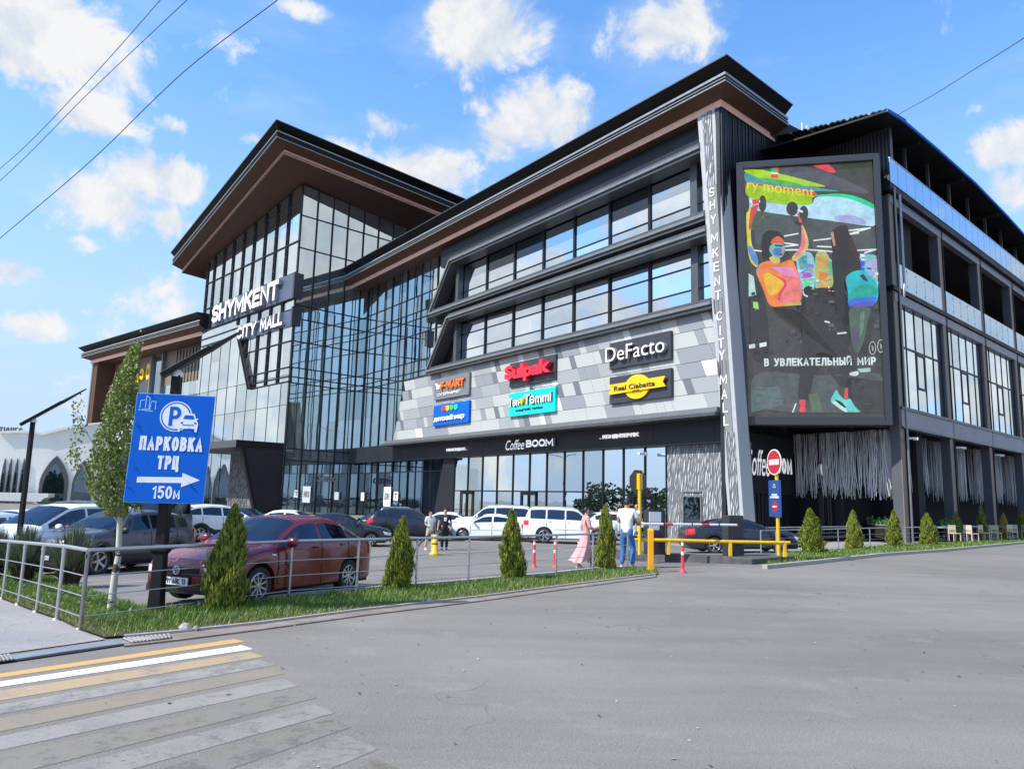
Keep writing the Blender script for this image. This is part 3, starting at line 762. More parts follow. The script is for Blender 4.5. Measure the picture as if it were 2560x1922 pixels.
# the two window bands with leaning frames
def frame_bar(mb, path, closed=True):
    for (w, o0, o1, m) in ((.34, -1.25, .02, M['frame_grey']), (.10, -1.0, .16, M['frame_light'])):
        FD.sweep(mb, path, (w, o0, o1), m)
def band(zb, zt, path, dz, tr_z):
    mb = MB(); frame_bar(mb, path)
    fr = part(mb, 'window_frame')
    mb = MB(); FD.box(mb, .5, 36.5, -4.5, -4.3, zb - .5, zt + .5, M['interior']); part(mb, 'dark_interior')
    edges = [33.2, 28.42, 23.99, 19.8, 15.77, 11.61, 7.45, 3.16, .55]
    for i, (a, b) in enumerate(zip(edges[:-1], edges[1:])):
        mb = MB()
        wide = .30 if i == 6 else .11
        FD.box(mb, b - wide, b + wide, -1.6, -1.12 if i == 6 else -1.31, zb, zt, M['frame_grey'] if i == 6 else M['mullion'])
        for q in tr_z: FD.box(mb, b + wide, a - .14, -1.5, -1.36, q - .045, q + .045, M['mullion'])
        w = part(mb, 'window')
        mb = MB(); panes(FD, mb, [b, a], [zb] + tr_z + [dz - .1 * (i % 2)], -1.42, M['glass_blue']); FD.quad(mb, b, a, dz - .1 * (i % 2), zt, -1.424, M['glass_dark_reflection']); sub(mb, 'pane', w)  # near-black pane tops paint in the dark part of the reflection
    mb = MB()
    FD.slab(mb, [(33.1, zt), (33.9, zt), (36.6, zb), (33.1, zb)], -1.9, -1.3, M['black_metal'])
    FD.slab(mb, [(32.6, zt), (33.1, zt), (33.1, zb), (32.6, zb)], -1.35, -.8, M['frame_grey'])
    part(mb, 'window_reveal')
band(20.3, 24.9, [(1.62, 24.98), (33.05, 24.98), (36.75, 20.22), (1.28, 20.22)], 23.1, [21.9])
band(14.45, 19.2, [(1.2, 19.2), (33.1, 19.2), (36.8, 14.32), (.86, 14.32)], 18.6, [16.0, 17.6])
mb = MB(); FD.box(mb, 1.2, 36.6, -1.95, -.85, 19.3, 20.1, M['black_metal']); FD.box(mb, 1.7, 36, -1.95, -.75, 25.1, 27.2, M['anthracite'])
FD.slab(mb, [(36.7, 13.9), (42.7, 13.9), (42.7, 14.15), (36.7, 14.15)], -1.9, -.6, M['frame_grey']); part(mb, 'wall')

# curtain wall between wing and tower, and the shop glazing under the band
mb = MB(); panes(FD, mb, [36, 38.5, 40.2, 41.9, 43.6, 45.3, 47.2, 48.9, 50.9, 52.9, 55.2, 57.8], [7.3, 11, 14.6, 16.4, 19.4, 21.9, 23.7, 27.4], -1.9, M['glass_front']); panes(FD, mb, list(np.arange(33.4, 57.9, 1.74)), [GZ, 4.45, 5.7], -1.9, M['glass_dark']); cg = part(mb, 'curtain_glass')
mb = MB()
for a in (57.6, 52.9, 48.9, 45.3, 41.9, 38.5):
    w = .24 if a > 57 else .075
    FD.box(mb, a - w, a + w, -1.95, -1.80, 7.3, 27.3, M['mullion'])
for a in (55.2, 54.6, 50.9, 47.2, 46.6, 43.6, 40.2): FD.box(mb, a - .03, a + .03, -1.95, -1.85, 7.3, 27.3, M['mullion'])
for z in (23.7, 21.9, 21.1, 19.4, 16.4, 15.2, 14.6): FD.box(mb, 36, 57.6, -1.95, -1.83, z - .045, z + .045, M['mullion'])
for a in np.arange(34.6, 57.6, 1.75): FD.box(mb, a - .04, a + .04, -1.95, -1.83, GZ, 5.62, M['mullion'])
FD.box(mb, 34, 57.6, -1.95, -1.8, 4.4, 4.5, M['mullion'])
part(mb, 'mullion')
mb = MB()
FD.slab(mb, [(33.3, 5.6), (35.2, 5.6), (36.9, GZ), (33.0, GZ)], -2.3, -1.45, M['anthracite']); part(mb, 'pier')
edges = [35.0, 33.14, 30.73, 28.32, 25.97, 23.6, 21.26, 18.97, 16.75, 14.53, 12.3, 10.16, 8.04, 6.05]
for a, b in zip(edges[:-1], edges[1:]):
    mb = MB(); FD.box(mb, b - .05, b + .05, -1.6, -1.42, GZ, 5.62, M['mullion'])
    if b > 9: FD.box(mb, b + .05, a - .05, -1.58, -1.46, 2.45, 2.56, M['mullion'])
    w = part(mb, 'shop_window')
    mb = MB(); panes(FD, mb, [b, a], [GZ, 2.5, 5.62], -1.5, M['glass_shop']); sub(mb, 'pane', w)
for a in (21.3, 30.8, 8.1):
    mb = MB()
    for d in (-1.0, 0, 1.0): FD.box(mb, a + d - .06, a + d + .06, -1.46, -1.38, GZ, 2.45, M['black_metal'])
    FD.box(mb, a - 1, a + 1, -1.46, -1.38, 2.2, 2.45, M['black_metal'])
    dr = part(mb, 'door')
    mb = MB(); FD.box(mb, a + .12, a + .16, -1.38, -1.32, .6, 1.4, M['steel']); sub(mb, 'handle', dr)

# wavy relief: leaf-like slivers pressed into panels
def wavy(name, d, light, dark):
    m, g, out = newmat(name)
    p = g.add('ShaderNodeNewGeometry').outputs['Position']
    a = g.vec('DOT_PRODUCT', p, (d[0], d[1], 0)); z = g.add('ShaderNodeSeparateXYZ', i_0=p).outputs[2]
    v = g.add('ShaderNodeCombineXYZ'); g.put(v, '0', g.math('ADD', a, g.math('MULTIPLY', z, .10))); g.put(v, '1', z)
    mp = g.add('ShaderNodeMapping', i_Vector=v.outputs[0]); mp.inputs['Scale'].default_value = (7.2, 1.05, 1)
    vo = g.add('ShaderNodeTexVoronoi', feature='DISTANCE_TO_EDGE', i_Vector=mp.outputs[0], i_Scale=1.0); vo.inputs['Randomness'].default_value = .8
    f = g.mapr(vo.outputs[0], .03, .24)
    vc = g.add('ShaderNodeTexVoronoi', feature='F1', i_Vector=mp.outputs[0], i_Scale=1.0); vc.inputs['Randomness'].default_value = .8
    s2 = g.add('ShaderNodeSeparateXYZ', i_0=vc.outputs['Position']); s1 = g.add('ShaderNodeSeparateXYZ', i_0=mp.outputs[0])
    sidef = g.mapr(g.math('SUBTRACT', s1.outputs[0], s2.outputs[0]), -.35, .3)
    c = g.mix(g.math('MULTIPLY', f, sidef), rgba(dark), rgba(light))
    b = g.add('ShaderNodeBsdfPrincipled', i_Base_Color=c, i_Roughness=.5)
    bp = g.add('ShaderNodeBump', i_Strength=.9, i_Height=f); bp.inputs['Distance'].default_value = .06
    g.put(b, 'Normal', bp.outputs[0]); g.l.new(b.outputs[0], out.inputs[0])
    return m
M['wavy'] = wavy('wavy relief', dA, (.62, .63, .65), (.12, .125, .135))
M['wavy_dark'] = wavy('wavy relief dark', dT, (.50, .50, .50), (.02, .02, .022))
mb = MB(); FD.box(mb, -.4, 5.95, -2.0, -1.45, GZ, 5.62, M['wavy']); wv = part(mb, 'relief_wall')
mb = MB()
for q in ((3.0, 3.1), (4.5, 4.6)): FD.box(mb, q[0], q[1], -1.45, -1.36, GZ, 2.25, M['frame_light'])
FD.box(mb, 3.0, 4.6, -1.45, -1.36, 2.25, 2.36, M['frame_light']); FD.box(mb, 3.0, 4.6, -1.45, -1.36, 2.55, 2.62, M['frame_light'])
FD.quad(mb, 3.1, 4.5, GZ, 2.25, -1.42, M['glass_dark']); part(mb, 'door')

# leaning corner pillar
def pil(z): f = (z - 1.17) / (27.2 - 1.17); return (-1.22 + f * 1.62, -.14 + f * 1.95)
mb = MB()
b0, t0 = pil(GZ), pil(27.3)
FD.slab(mb, [(b0[0], GZ), (b0[1], GZ), (t0[1], 27.3), (t0[0], 27.3)], -1.1, -.02, M['pillar_grey'])
pl = part(mb, 'corner_pillar')
def pseg(zlo, zhi, m, name, o):
    mb = MB(); a, b = pil(zlo), pil(zhi)
    w0, w1 = a[1] - a[0], b[1] - b[0]
    FD.slab(mb, [(a[0] + .27 * w0, zlo), (a[1] - .26 * w0, zlo), (b[1] - .30 * w1, zhi), (b[0] + .18 * w1, zhi)], -.3, o, m)
    return sub(mb, name, pl)
pseg(GZ, 6.1, M['wavy'], 'relief_panel', .03); pseg(22.0, 27.2, M['wavy'], 'relief_panel', .03)
M['panel_grey'] = pbr('letter panel', (.20, .205, .205), .5, noise=.05)
pseg(6.1, 22.0, M['panel_grey'], 'letter_panel', .02)
mb = MB(); a, b = pil(GZ), pil(27.3)
FD.slab(mb, [(a[1] - .24, GZ), (a[1] - .20, GZ), (b[1] - .40, 27.3), (b[1] - .44, 27.3)], -.3, -.015, M['black_metal']); sub(mb, 'groove', pl)

# side wall of the wing: black vertical corrugation
M['corrugated'] = pbr('black corrugated cladding', (.016, .018, .023), .42, .2, noise=.2, nscale=.6)
mb = MB(); FG.box(mb, 1.15, 9.2, -.3, -.02, GZ, 27.2, M['corrugated']); FG.box(mb, .02, 1.15, -.3, -.02, GZ, 27.2, M['corrugated'])
a = .12
while a < 8.7:
    w = tr.choice([.07, .1, .13]); FG.box(mb, a, a + w, -.02, tr.choice([.03, .05, .08]), GZ, 27.15, M['corrugated']); a += w + tr.choice([.05, .08, .11])
part(mb, 'side_wall')
mb = MB(); FG.box(mb, 1.6, 8.7, .09, .14, 2.55, 6.3, M['black_matte']); part(mb, 'sign_backing')

# --- glass tower
def wtop_T(a): return 38.48 - .134 * a
def wtop_B(b): return 38.48 + (b - 9.312) * .09
mb = MB()
FT.slab(mb, [(0, GZ), (27.6, GZ), (27.6, wtop_T(27.6)), (0, wtop_T(0))], -.18, -.03, M['mullion'])
FB.slab(mb, [(9.312, GZ), (9.312, wtop_B(9.3)), (-16, wtop_B(-16)), (-16, 27), (0, 27), (0, GZ)], -.18, -.03, M['mullion'])
panes(FT, mb, [0, 1.9, 5, 8.1, 11.2, 14.3, 17.4, 20.5, 23.6, 27.6], [GZ, 6.9, 11.92, 15.42, 19.4, 22.2, 24.4, 27.6, 31.45, 34], 0, M['glass_pale'], wtop_T)
panes(FB, mb, [0, 1.7, 2.87, 3.9, 4.98, 6, 7.1, 8.1, 9.312], [GZ, 5.6, 10, 14.5, 16.3, 19.4, 22.1, 23.7, 27], -.001, M['glass_front'])
panes(FB, mb, [-16, -12, -8.2, -6, -3.82, -1.62, .57, 2.87, 4.98, 7.1, 9.312], [27, 30.7, 34.7], -.001, M['glass_front'], wtop_B)
part(mb, 'tower_glass')
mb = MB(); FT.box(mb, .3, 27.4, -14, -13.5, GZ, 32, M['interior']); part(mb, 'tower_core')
mb = MB()
tm = [2.9, 6.0, 9.1, 12.3, 15.5, 18.7, 21.8, 25.0, 27.4]
# ladder mullions above the sign, and right of the notch below it
def ladder(mb, a, z0, z1):
    for d in (-.19, .19): FT.box(mb, a + d - .05, a + d + .05, 0, .14, z0, z1, M['mullion'])
    for z in np.arange(z0 + .4, z1 - .2, 1.15): FT.box(mb, a - .14, a + .14, .02, .12, z, z + .22, M['mullion'])
for a in tm:
    zn = 14.6 + max(0, a - 9.5) * 1.5
    ladder(mb, a, min(zn, 24.5), wtop_T(a))
for z, L in ((31.45, 27.6), (36.2, 9), (27.6, 27.6), (24.4, 27.6), (23.2, 27.6), (22.2, 27.6), (19.4, 12.6), (16.3, 11.0), (15.2, 10.3), (14.6, 9.7)):
    FT.box(mb, 0, L, 0, .13, z - .065, z + .065, M['mullion'])
FT.sweep(mb, [(9.6, 14.6), (14.2, 22.2)], (.10, 0, .4), M['mullion']); FT.sweep(mb, [(10.2, 14.6), (14.8, 22.2)], (.10, 0, .4), M['mullion'])
for a in np.arange(1.9, 27.5, 3.1): FT.box(mb, a - .03, a + .03, 0, .03, GZ, 14.6 if a < 10 else 22.2, M['mullion'])
FT.box(mb, 0, 27.6, 0, .03, 15.4, 15.45, M['mullion']); FT.box(mb, 0, 27.6, 0, .03, 11.9, 11.95, M['mullion'])
part(mb, 'tower_grid')
mb = MB()
for a in (9.2, 7.1, 4.98, 2.87, .57, -1.62, -3.82, -6.0, -8.2):
    FB.box(mb, a - .075, a + .075, -.02, .12, GZ if a > .3 else 27.5, wtop_B(a), M['mullion'])
for a in (8.1, 6.0, 3.9, 1.7): FB.box(mb, a - .03, a + .03, -.02, .06, 6.0, 23.4, M['mullion'])
for z, a0 in ((34.7, -12), (30.7, -12), (23.7, 0), (22.1, 0), (19.4, 0), (16.3, 0), (15.2, 0), (14.5, 0), (6.9, 0), (5.6, 0)):
    FB.box(mb, a0, 9.3, -.02, .09, z - .06, z + .06, M['mullion'])
part(mb, 'tower_grid')
# tower roof, tilted
Q0 = np.array((-50.22, 110.95, 34.27)); Q1 = np.array((-26.44, 81.14, 39.75)); Q2 = np.array((-10.81, 93.0, 37.79))
Q2 = Q1 + (Q2 - Q1) * 1.9
mb = MB()
PROFT = [(-.4, 0, M['soffit']), (0, 0, M['strip']), (0, .5, M['soffit']), (1.45, 1.0, M['frame_grey']), (1.5, 1.0, M['silver']), (1.5, 1.08, M['roof_black']), (1.42, 1.1, M['roof_black']), (1.42, 1.66, M['silver']), (1.52, 1.68, M['silver']), (1.52, 1.8, M['roof_black']),
         (1.0, 1.85, M['roof_black']), (1.0, 2.0, M['roof_black']), (1.75, 2.75, M['frame_grey']), (1.82, 2.76, M['frame_grey']), (1.82, 2.86, M['roof_black']), (-12, 4.4, M['roof_black'])]
eave(mb, [Q0, Q1, Q2], PROFT)
part(mb, 'tower_roof')
mb = MB(); Q3 = Q0 + (Q2 - Q1)
mb.prism([tuple(q + np.array((0, 0, .06))) for q in (Q0, Q1, Q2, Q3)], [tuple(q + np.array((0, 0, .3))) for q in (Q0, Q1, Q2, Q3)], M['soffit']); part(mb, 'tower_soffit')

# entrance canopy of the tower
ce = 14.93
CF = Frame(V2(*FB.pt(ce, 0, 0)[:2]), dT, nT)       # front edge of the canopy
mb = MB()
FB.box(mb, 9.33, ce, -.5, .0, 6.72, 7.5, M['black_metal']); CF.box(mb, 0, 21, -.25, 0.01, 6.72, 7.5, M['frame_grey']); CF.box(mb, .02, 21, -5.6, -.25, 6.9, 7.1, M['anthracite'])
cp = part(mb, 'canopy')
mb = MB(); FB.slab(mb, [(9.36, GZ), (11.9, GZ), (13.9, 6.72), (9.36, 6.72)], -.6, -.06, M['anthracite']); FB.slab(mb, [(11.9, GZ), (12.2, GZ), (14.3, 6.72), (13.9, 6.72)], -.6, .02, M['black_metal'])
part(mb, 'canopy_wall')
mb = MB(); FT.box(mb, 4.2, 13.5, .02, .4, GZ, 6.7, M['wavy_dark']); part(mb, 'relief_wall')
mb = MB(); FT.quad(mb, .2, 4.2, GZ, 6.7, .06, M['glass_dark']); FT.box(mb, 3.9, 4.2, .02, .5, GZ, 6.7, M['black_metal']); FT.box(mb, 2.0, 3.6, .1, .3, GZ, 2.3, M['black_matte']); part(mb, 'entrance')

# --- left wing
PROFL = [(-.3, 0, M['soffit'])] + [(o * 1.25, z * 1.25, m) for o, z, m in PROF[1:-2]] + [(-6, 3.2, M['roof_black'])]
mb = MB(); eave(mb, [FL.pt(41.5, -3.5, 23.95), FL.pt(41.5, 0, 23.95), FL.pt(-1.5, 0, 23.95)][::1], PROFL[::1]); part(mb, 'left_roof_edge')
mb = MB(); FL.box(mb, -2, 41.3, -3.4, -.3, 23.97, 24.2, M['soffit']); FL.box(mb, -2, 41, -14, -3.0, 24.3, 26.6, M['roof_black']); part(mb, 'left_soffit')
mb = MB()
FL.box(mb, -2, 41, -4, -3.2, GZ, 24, M['column_side'])
for i in range(14): FL.box(mb, .6 + i * 1.05, .66 + i * 1.05, -3.2, -3.1, 18.2, 23.9, M['black_metal'])
FL.quad(mb, 18.5, 22.5, 16.5, 23.6, -3.05, M['glass_dark']); FL.box(mb, 18.2, 18.6, -3.2, -2.6, 16, 23.9, M['frame_light']); FL.box(mb, 22.4, 22.8, -3.2, -2.6, 16, 23.9, M['frame_light'])
FL.box(mb, 0, 22.8, -3.2, -2.4, 15.6, 16.2, M['frame_grey'])
for i in range(9): FL.quad(mb, 1 + i * 2, 2.95 + i * 2, 16.3, 18.4, -3.05, M['glass_pale'])
part(mb, 'left_wall')
mb = MB()
for r in range(5):
    a = -1 + tr.random()
    while a < 33:
        w = tr.choice([.8, 1.3, 2.2]); FL.box(mb, a, a + w - .02, -3.1, -2.6, 9.4 + r * 1.2, 10.58 + r * 1.2, PT[tr.choice([2, 3, 3, 4, 4])]); a += w
part(mb, 'left_cladding')
mb = MB()
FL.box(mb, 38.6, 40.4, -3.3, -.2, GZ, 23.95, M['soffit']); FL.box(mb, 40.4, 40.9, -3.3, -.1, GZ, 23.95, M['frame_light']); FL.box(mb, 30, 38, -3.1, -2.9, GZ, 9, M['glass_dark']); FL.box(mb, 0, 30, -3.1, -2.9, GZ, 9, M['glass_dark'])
part(mb, 'left_column')

# --- side block: bays along the street
levels = dict(g_top=6.66, b1_top=7.95, w_top=14.45, b2_top=15.40, rail_top=17.0, o_top=20.8, b3_top=21.75, p_top=23.4)
mb = MB()
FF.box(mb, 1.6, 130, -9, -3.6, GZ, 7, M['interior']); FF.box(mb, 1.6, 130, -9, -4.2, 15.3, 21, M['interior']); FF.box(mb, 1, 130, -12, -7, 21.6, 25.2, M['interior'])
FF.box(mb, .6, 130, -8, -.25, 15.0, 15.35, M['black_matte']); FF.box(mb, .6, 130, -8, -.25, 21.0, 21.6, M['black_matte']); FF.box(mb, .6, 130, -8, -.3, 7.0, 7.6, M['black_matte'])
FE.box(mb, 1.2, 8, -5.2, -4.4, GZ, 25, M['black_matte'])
part(mb, 'dark_interior')
mb = MB()
FF.box(mb, -.2, 130, -.2, .25, 6.66, 7.75, M['beam_grey']); FF.box(mb, -.2, 130, -.2, .36, 6.60, 6.70, M['frame_grey']); FF.box(mb, -.2, 130, -.2, .32, 7.75, 7.92, M['frame_grey'])
FF.box(mb, -.2, 130, -.2, .22, 14.45, 15.02, M['beam_grey']); FF.box(mb, -.6, 130, -.2, .32, 15.08, 15.36, M['black_metal'])
FF.box(mb, -.2, 130, -.2, .22, 20.8, 21.35, M['beam_grey']); FF.box(mb, -.8, 130, -.2, .5, 21.4, 21.85, M['black_metal'])
part(mb, 'floor_beam')
mb = MB(); FF.box(mb, -.8, 130, .50, .54, 21.85, 23.42, M['glass_rail']); FF.box(mb, -.8, 130, .48, .56, 23.42, 23.48, M['steel'])
for a in np.arange(.4, 100, 1.45): FF.box(mb, a, a + .012, .535, .545, 21.86, 23.4, M['frame_grey'])
part(mb, 'parapet_glass')
step = 8.62
for i in range(14):
    a = i * step
    mb = MB()
    FF.box(mb, a - .34, a + .28, -.42, .14, GZ, 21.3, M['column_grey']); FF.box(mb, a - .34, a + .30, .14, .19, GZ, 21.3, M['column_side']); FF.box(mb, a + .33, a + .40, .1, .26, GZ, 21.6, M['black_metal'])
    c = part(mb, 'column')
    if i < 7:
        mb = MB(); FF.box(mb, a + .1, a + .5, .4, .75, 5.95, 6.05, M['white_plastic']); FF.box(mb, a + .38, a + .46, .62, .9, 5.9, 6.06, M['white_plastic']); sub(mb, 'spotlight', c)
    a0, a1 = a + .42, a + step - .38
    mb = MB(); n = 5; w = (a1 - a0) / n
    for k in range(n + 1): FF.box(mb, a0 + k * w - .045, a0 + k * w + .045, -.15, -.02, 7.92, 14.45, M['mullion'])
    FF.box(mb, a0, a1, -.15, -.015, 11.75, 11.87, M['mullion'])
    k = 2; FF.box(mb, a0 + k * w + .02, a0 + k * w + .16, -.1, -.01, 9.4, 11.75, M['mullion']); FF.box(mb, a0 + (k + 1) * w - .16, a0 + (k + 1) * w - .02, -.1, -.01, 9.4, 11.75, M['mullion'])
    FF.box(mb, a0 + k * w, a0 + (k + 1) * w, -.1, -.01, 9.4, 9.54, M['mullion']); FF.box(mb, a0 + k * w, a0 + (k + 1) * w, -.1, -.01, 11.6, 11.75, M['mullion'])
    wn = part(mb, 'window')
    mb = MB(); panes(FF, mb, [a0 + k * w for k in range(n + 1)], [7.92, 11.8, 14.45], -.05, M['glass_pale']); sub(mb, 'pane', wn)
    mb = MB(); FF.box(mb, a0 - .1, a1, .18, .22, 15.45, 17.0, M['glass_rail'])
    for k in range(1, 5): FF.box(mb, a0 + k * w, a0 + k * w + .012, .21, .225, 15.5, 16.95, M['frame_grey']); FF.box(mb, a0 + k * w - .12, a0 + k * w - .06, .21, .24, 16.7, 16.76, M['black_metal']); FF.box(mb, a0 + k * w - .12, a0 + k * w - .06, .21, .24, 15.7, 15.76, M['black_metal'])
    part(mb, 'balcony_glass')
    mb = MB(); FF.box(mb, a + 3.6 - .07, a + 3.6 + .07, -.2, 0, 21.8, 26.2, M['frame_grey']); part(mb, 'roof_post')
    mb = MB(); FF.box(mb, a + 7.9 - .07, a + 7.9 + .07, -.2, 0, 21.8, 26.2, M['frame_grey']); part(mb, 'roof_post')
# front of the side block above and behind the screen
mb = MB()
FE.slab(mb, [(-.3, 22.2), (-.3, 25.85), (6.6, 26.75), (6.6, 22.2)], -.4, -.1, M['frame_grey'])
a = -.25
while a < 6.6:
    FE.slab(mb, [(a, 22.2), (a + .09, 22.2), (a + .09, 25.85 + .13 * a), (a, 25.85 + .13 * a)], -.1, -.04, M['anthracite']); a += .24
part(mb, 'corrugated_wall')
mb = MB(); FE.box(mb, 4.2, 8.4, -4.4, -.5, GZ, 26, M['black_matte']); FE.box(mb, 1.0, 8, -4, -.4, 6.7, 22, M['black_metal']); part(mb, 'wall')
mb = MB()
nz = 40; e0 = [(-2.6, 25.55), (0, 25.85), (6, 26.05), (14, 26.15), (22, 25.85), (27, 25.55), (60, 23.2), (100, 20)]
for (a, z), (b, y) in zip(e0[:-1], e0[1:]):
    for o0, o1, dz, m in ((1.15, 1.25, .16, M['sign_blue']),):
        FF.slab(mb, [(a, z), (b, y), (b, y + dz), (a, z + dz)], o0, o1, m)
    mb.prism([FF.pt(a, 1.15, z), FF.pt(b, 1.15, y), FF.pt(b, -9, y + .3), FF.pt(a, -9, z + .3)], [FF.pt(a, 1.15, z + .12), FF.pt(b, 1.15, y + .12), FF.pt(b, -9, y + .42), FF.pt(a, -9, z + .42)], M['black_metal'])
for i in range(14):
    a = i * step + 3.6
    z = np.interp(a, [q[0] for q in e0], [q[1] for q in e0])
    mb.prism([FF.pt(a - .1, .9, z - .25), FF.pt(a + .1, .9, z - .25), FF.pt(a + .1, -8, z + .0), FF.pt(a - .1, -8, z + .0)], [FF.pt(a - .1, .9, z), FF.pt(a + .1, .9, z), FF.pt(a + .1, -8, z + .25), FF.pt(a - .1, -8, z + .25)], M['anthracite'])
# corrugated end of that roof towards the car park
prev = None
for k in range(46):
    a = -1.0 + k * .2; z = 26.35 + (a + .6) * .165 + (.06 if k % 2 else -.03)
    if prev: FE.slab(mb, [prev, (a, z), (a, z + .10), (prev[0], prev[1] + .10)], -.9, 1.2, M['roof_black'] if k % 7 else M['silver'])
    prev = (a, z)
part(mb, 'terrace_roof')
mb = MB(); pA = Vector(FG.pt(gR + 2.6, .9, 29.3))
mb.tube([pA, pA + Vector((0, 0, -1.6)), Vector(FG.pt(gR + 2.0, .9, 26.7)), Vector(FG.pt(gR + 1.9, .9, 22.0))], .05, M['white_plastic'], 6); mb.tube([pA + Vector((.5, .4, 0)), pA + Vector((.5, .4, -2.0))], .05, M['white_plastic'], 6); part(mb, 'drain_pipe')
mb = MB(); mb.tube([FE.pt(-.62, .3, 21.6), FE.pt(-.62, .3, GZ)], .06, M['frame_light'], 8); mb.tube([FF.pt(.1, .7, 21.2), FF.pt(.1, .7, 15.6), FF.pt(-.1, .75, 15.2), FF.pt(-.1, .7, 14.6)], .08, M['silver'], 8); part(mb, 'drain_pipe')
# ------------------------------------------------------------------ signs on the mall: each a thing of its own
def thing_at(name, fr, a, o, z, label, cat, group=None):
    t = empty(name, fr.pt(a, o, z)); return tag(t, label, cat, group)
def child(o, t):
    o.parent = t; o.matrix_parent_inverse = Matrix.Translation(-Vector(t.location)); return o
def sign(fr, px, o, thick, mat, name, label):
    """px: left-bottom, right-bottom, right-top, left-top in the photograph; the board is squared up on the wall"""
    P = [fr.hit(x, y, o + thick) for x, y in px]
    a0 = (P[0][0] + P[3][0]) / 2; a1 = (P[1][0] + P[2][0]) / 2; z0 = (P[0][1] + P[1][1]) / 2; z1 = (P[2][1] + P[3][1]) / 2
    t = thing_at(name, fr, (a0 + a1) / 2, o, z0, label, 'sign')
    if mat:
        mb = MB(); fr.box(mb, a0, a1, o, o + thick, z0, z1, mat); child(mb.build('board', bevel=.02), t)
    return t, a0, a1, z0, z1
def words(fr, t, box, body, u0, u1, v0, v1, o, depth, mat, **kw):
    a0, a1, z0, z1 = box
    return child(wall_text(fr, body, a0 + (a1 - a0) * u0, a0 + (a1 - a0) * u1, z0 + (z1 - z0) * v0, z0 + (z1 - z0) * v1, o, depth, mat, **kw), t)
def caps(fr, t, box, body, u0, u1, v0, v1, o, depth, mat, **kw):
    a0, a1, z0, z1 = box
    return child(wall_stroke(fr, body, a0 + (a1 - a0) * u0, a0 + (a1 - a0) * u1, z0 + (z1 - z0) * v0, z0 + (z1 - z0) * v1, o, depth, mat, **kw), t)
def poly_part(fr, t, box, pts, o, depth, mat, name):
    a0, a1, z0, z1 = box; mb = MB()
    fr.slab(mb, [(a0 + (a1 - a0) * u, z0 + (z1 - z0) * v) for u, v in pts], o, o + depth, mat)
    return child(mb.build(name), t)
M['letter_dark'] = pbr('dark lettering', (.02, .02, .025), .5)
M['orange'] = pbr('orange letters', (.75, .17, .03), .45)
M['red_letter'] = pbr('red letters', (.78, .02, .045), .4)
M['sign_teal'] = pbr('turquoise board', (.0, .62, .60), .4)
M['sign_yellow'] = pbr('yellow sign', (.86, .50, .0), .4)
M['sign_grey'] = pbr('grey board', (.17, .17, .18), .5)
M['sign_dark'] = pbr('dark board', (.035, .037, .047), .4)
M['sign_slate'] = pbr('slate sign box', (.085, .105, .16), .32, .1)
M['green_letter'] = pbr('green mark', (.05, .45, .08), .45)
W = M['white']; SD = M['letter_side']

def crop(ox, oy, k): return lambda *a: [(ox + x / k, oy + y / k) for x, y in a]
c5 = crop(900, 640, 2.212)
# six shop signs on the grey panels
t, *b = sign(FD, c5((1378, 626), (1718, 572), (1718, 410), (1380, 485)), -.50, .25, M['sign_dark'], 'shop_sign', 'dark shop sign with thin white DeFacto letters, topmost right of the panel wall')
words(FD, t, b, 'DeFacto', -.02, .95, .26, .80, -.25, .30, W, bold=-.004, side=SD)
t, *b = sign(FD, c5((1378, 820), (1722, 776), (1718, 622), (1380, 668)), -.50, .25, M['sign_dark'], 'shop_sign', 'dark shop sign with yellow round badge and ribbon below the DeFacto sign')
import math as _m
poly_part(FD, t, b, [(.49 + .20 * _m.cos(i * .2618), .50 + .44 * _m.sin(i * .2618)) for i in range(24)], -.25, .15, M['sign_yellow'], 'badge')
poly_part(FD, t, b, [(.03, .33), (.95, .36), (.91, .53), (.95, .72), (.03, .70), (.06, .51)], -.10, .10, M['sign_yellow'], 'ribbon')
words(FD, t, b, 'Real Ciabatta', .13, .80, .43, .61, 0.0, .04, M['letter_dark'], bold=.012)
poly_part(FD, t, b, [(.42, .33), (.47, .385), (.5, .365), (.53, .385), (.58, .33), (.53, .35), (.5, .34), (.47, .35)], 0, .03, M['letter_dark'], 'moustache')
t, *b = sign(FD, c5((825, 722), (1080, 688), (1082, 545), (828, 592)), -.50, .2, M['sign_dark'], 'shop_sign', 'dark shop sign with fat red Sulpak letters in the middle of the panel wall')
words(FD, t, b, 'Sulpak', -.02, .98, .12, .86, -.30, .45, M['red_letter'], bold=.045, spacing=.92)
t, *b = sign(FD, c5((822, 890), (1078, 858), (1080, 718), (822, 764)), -.50, .25, M['sign_teal'], 'shop_sign', 'turquoise shop sign with wobbly white letters below the red lettered sign')
words(FD, t, b, 'Tən', .03, .27, .42, .78, -.25, .16, W, bold=.02, side=M['letter_dark']); words(FD, t, b, '*', .28, .38, .44, .76, -.25, .18, M['sign_yellow'], bold=.02); words(FD, t, b, 'Təmmi', .38, .95, .42, .84, -.25, .16, W, bold=.02, side=M['letter_dark'])
words(FD, t, b, 'məңгілік тағам', .17, .75, .16, .30, -.25, .05, M['letter_dark'], bold=.01)
t, *b = sign(FD, c5((408, 795), (602, 768), (604, 642), (412, 682)), -.50, .25, M['sign_grey'], 'shop_sign', 'mid grey shop sign with orange F-MART letters and small trolley mark')
caps(FD, t, b, 'F-МАRТ', .24, .90, .42, .78, -.25, .2, M['orange'], weight=.24, slant=.0); caps(FD, t, b, 'СУПЕРМАРКЕТ', .12, .80, .16, .28, -.25, .06, W)
poly_part(FD, t, b, [(.04, .78), (.10, .78), (.12, .68), (.20, .68), (.17, .48), (.10, .48), (.07, .72), (.04, .73)], -.25, .08, W, 'trolley_mark')
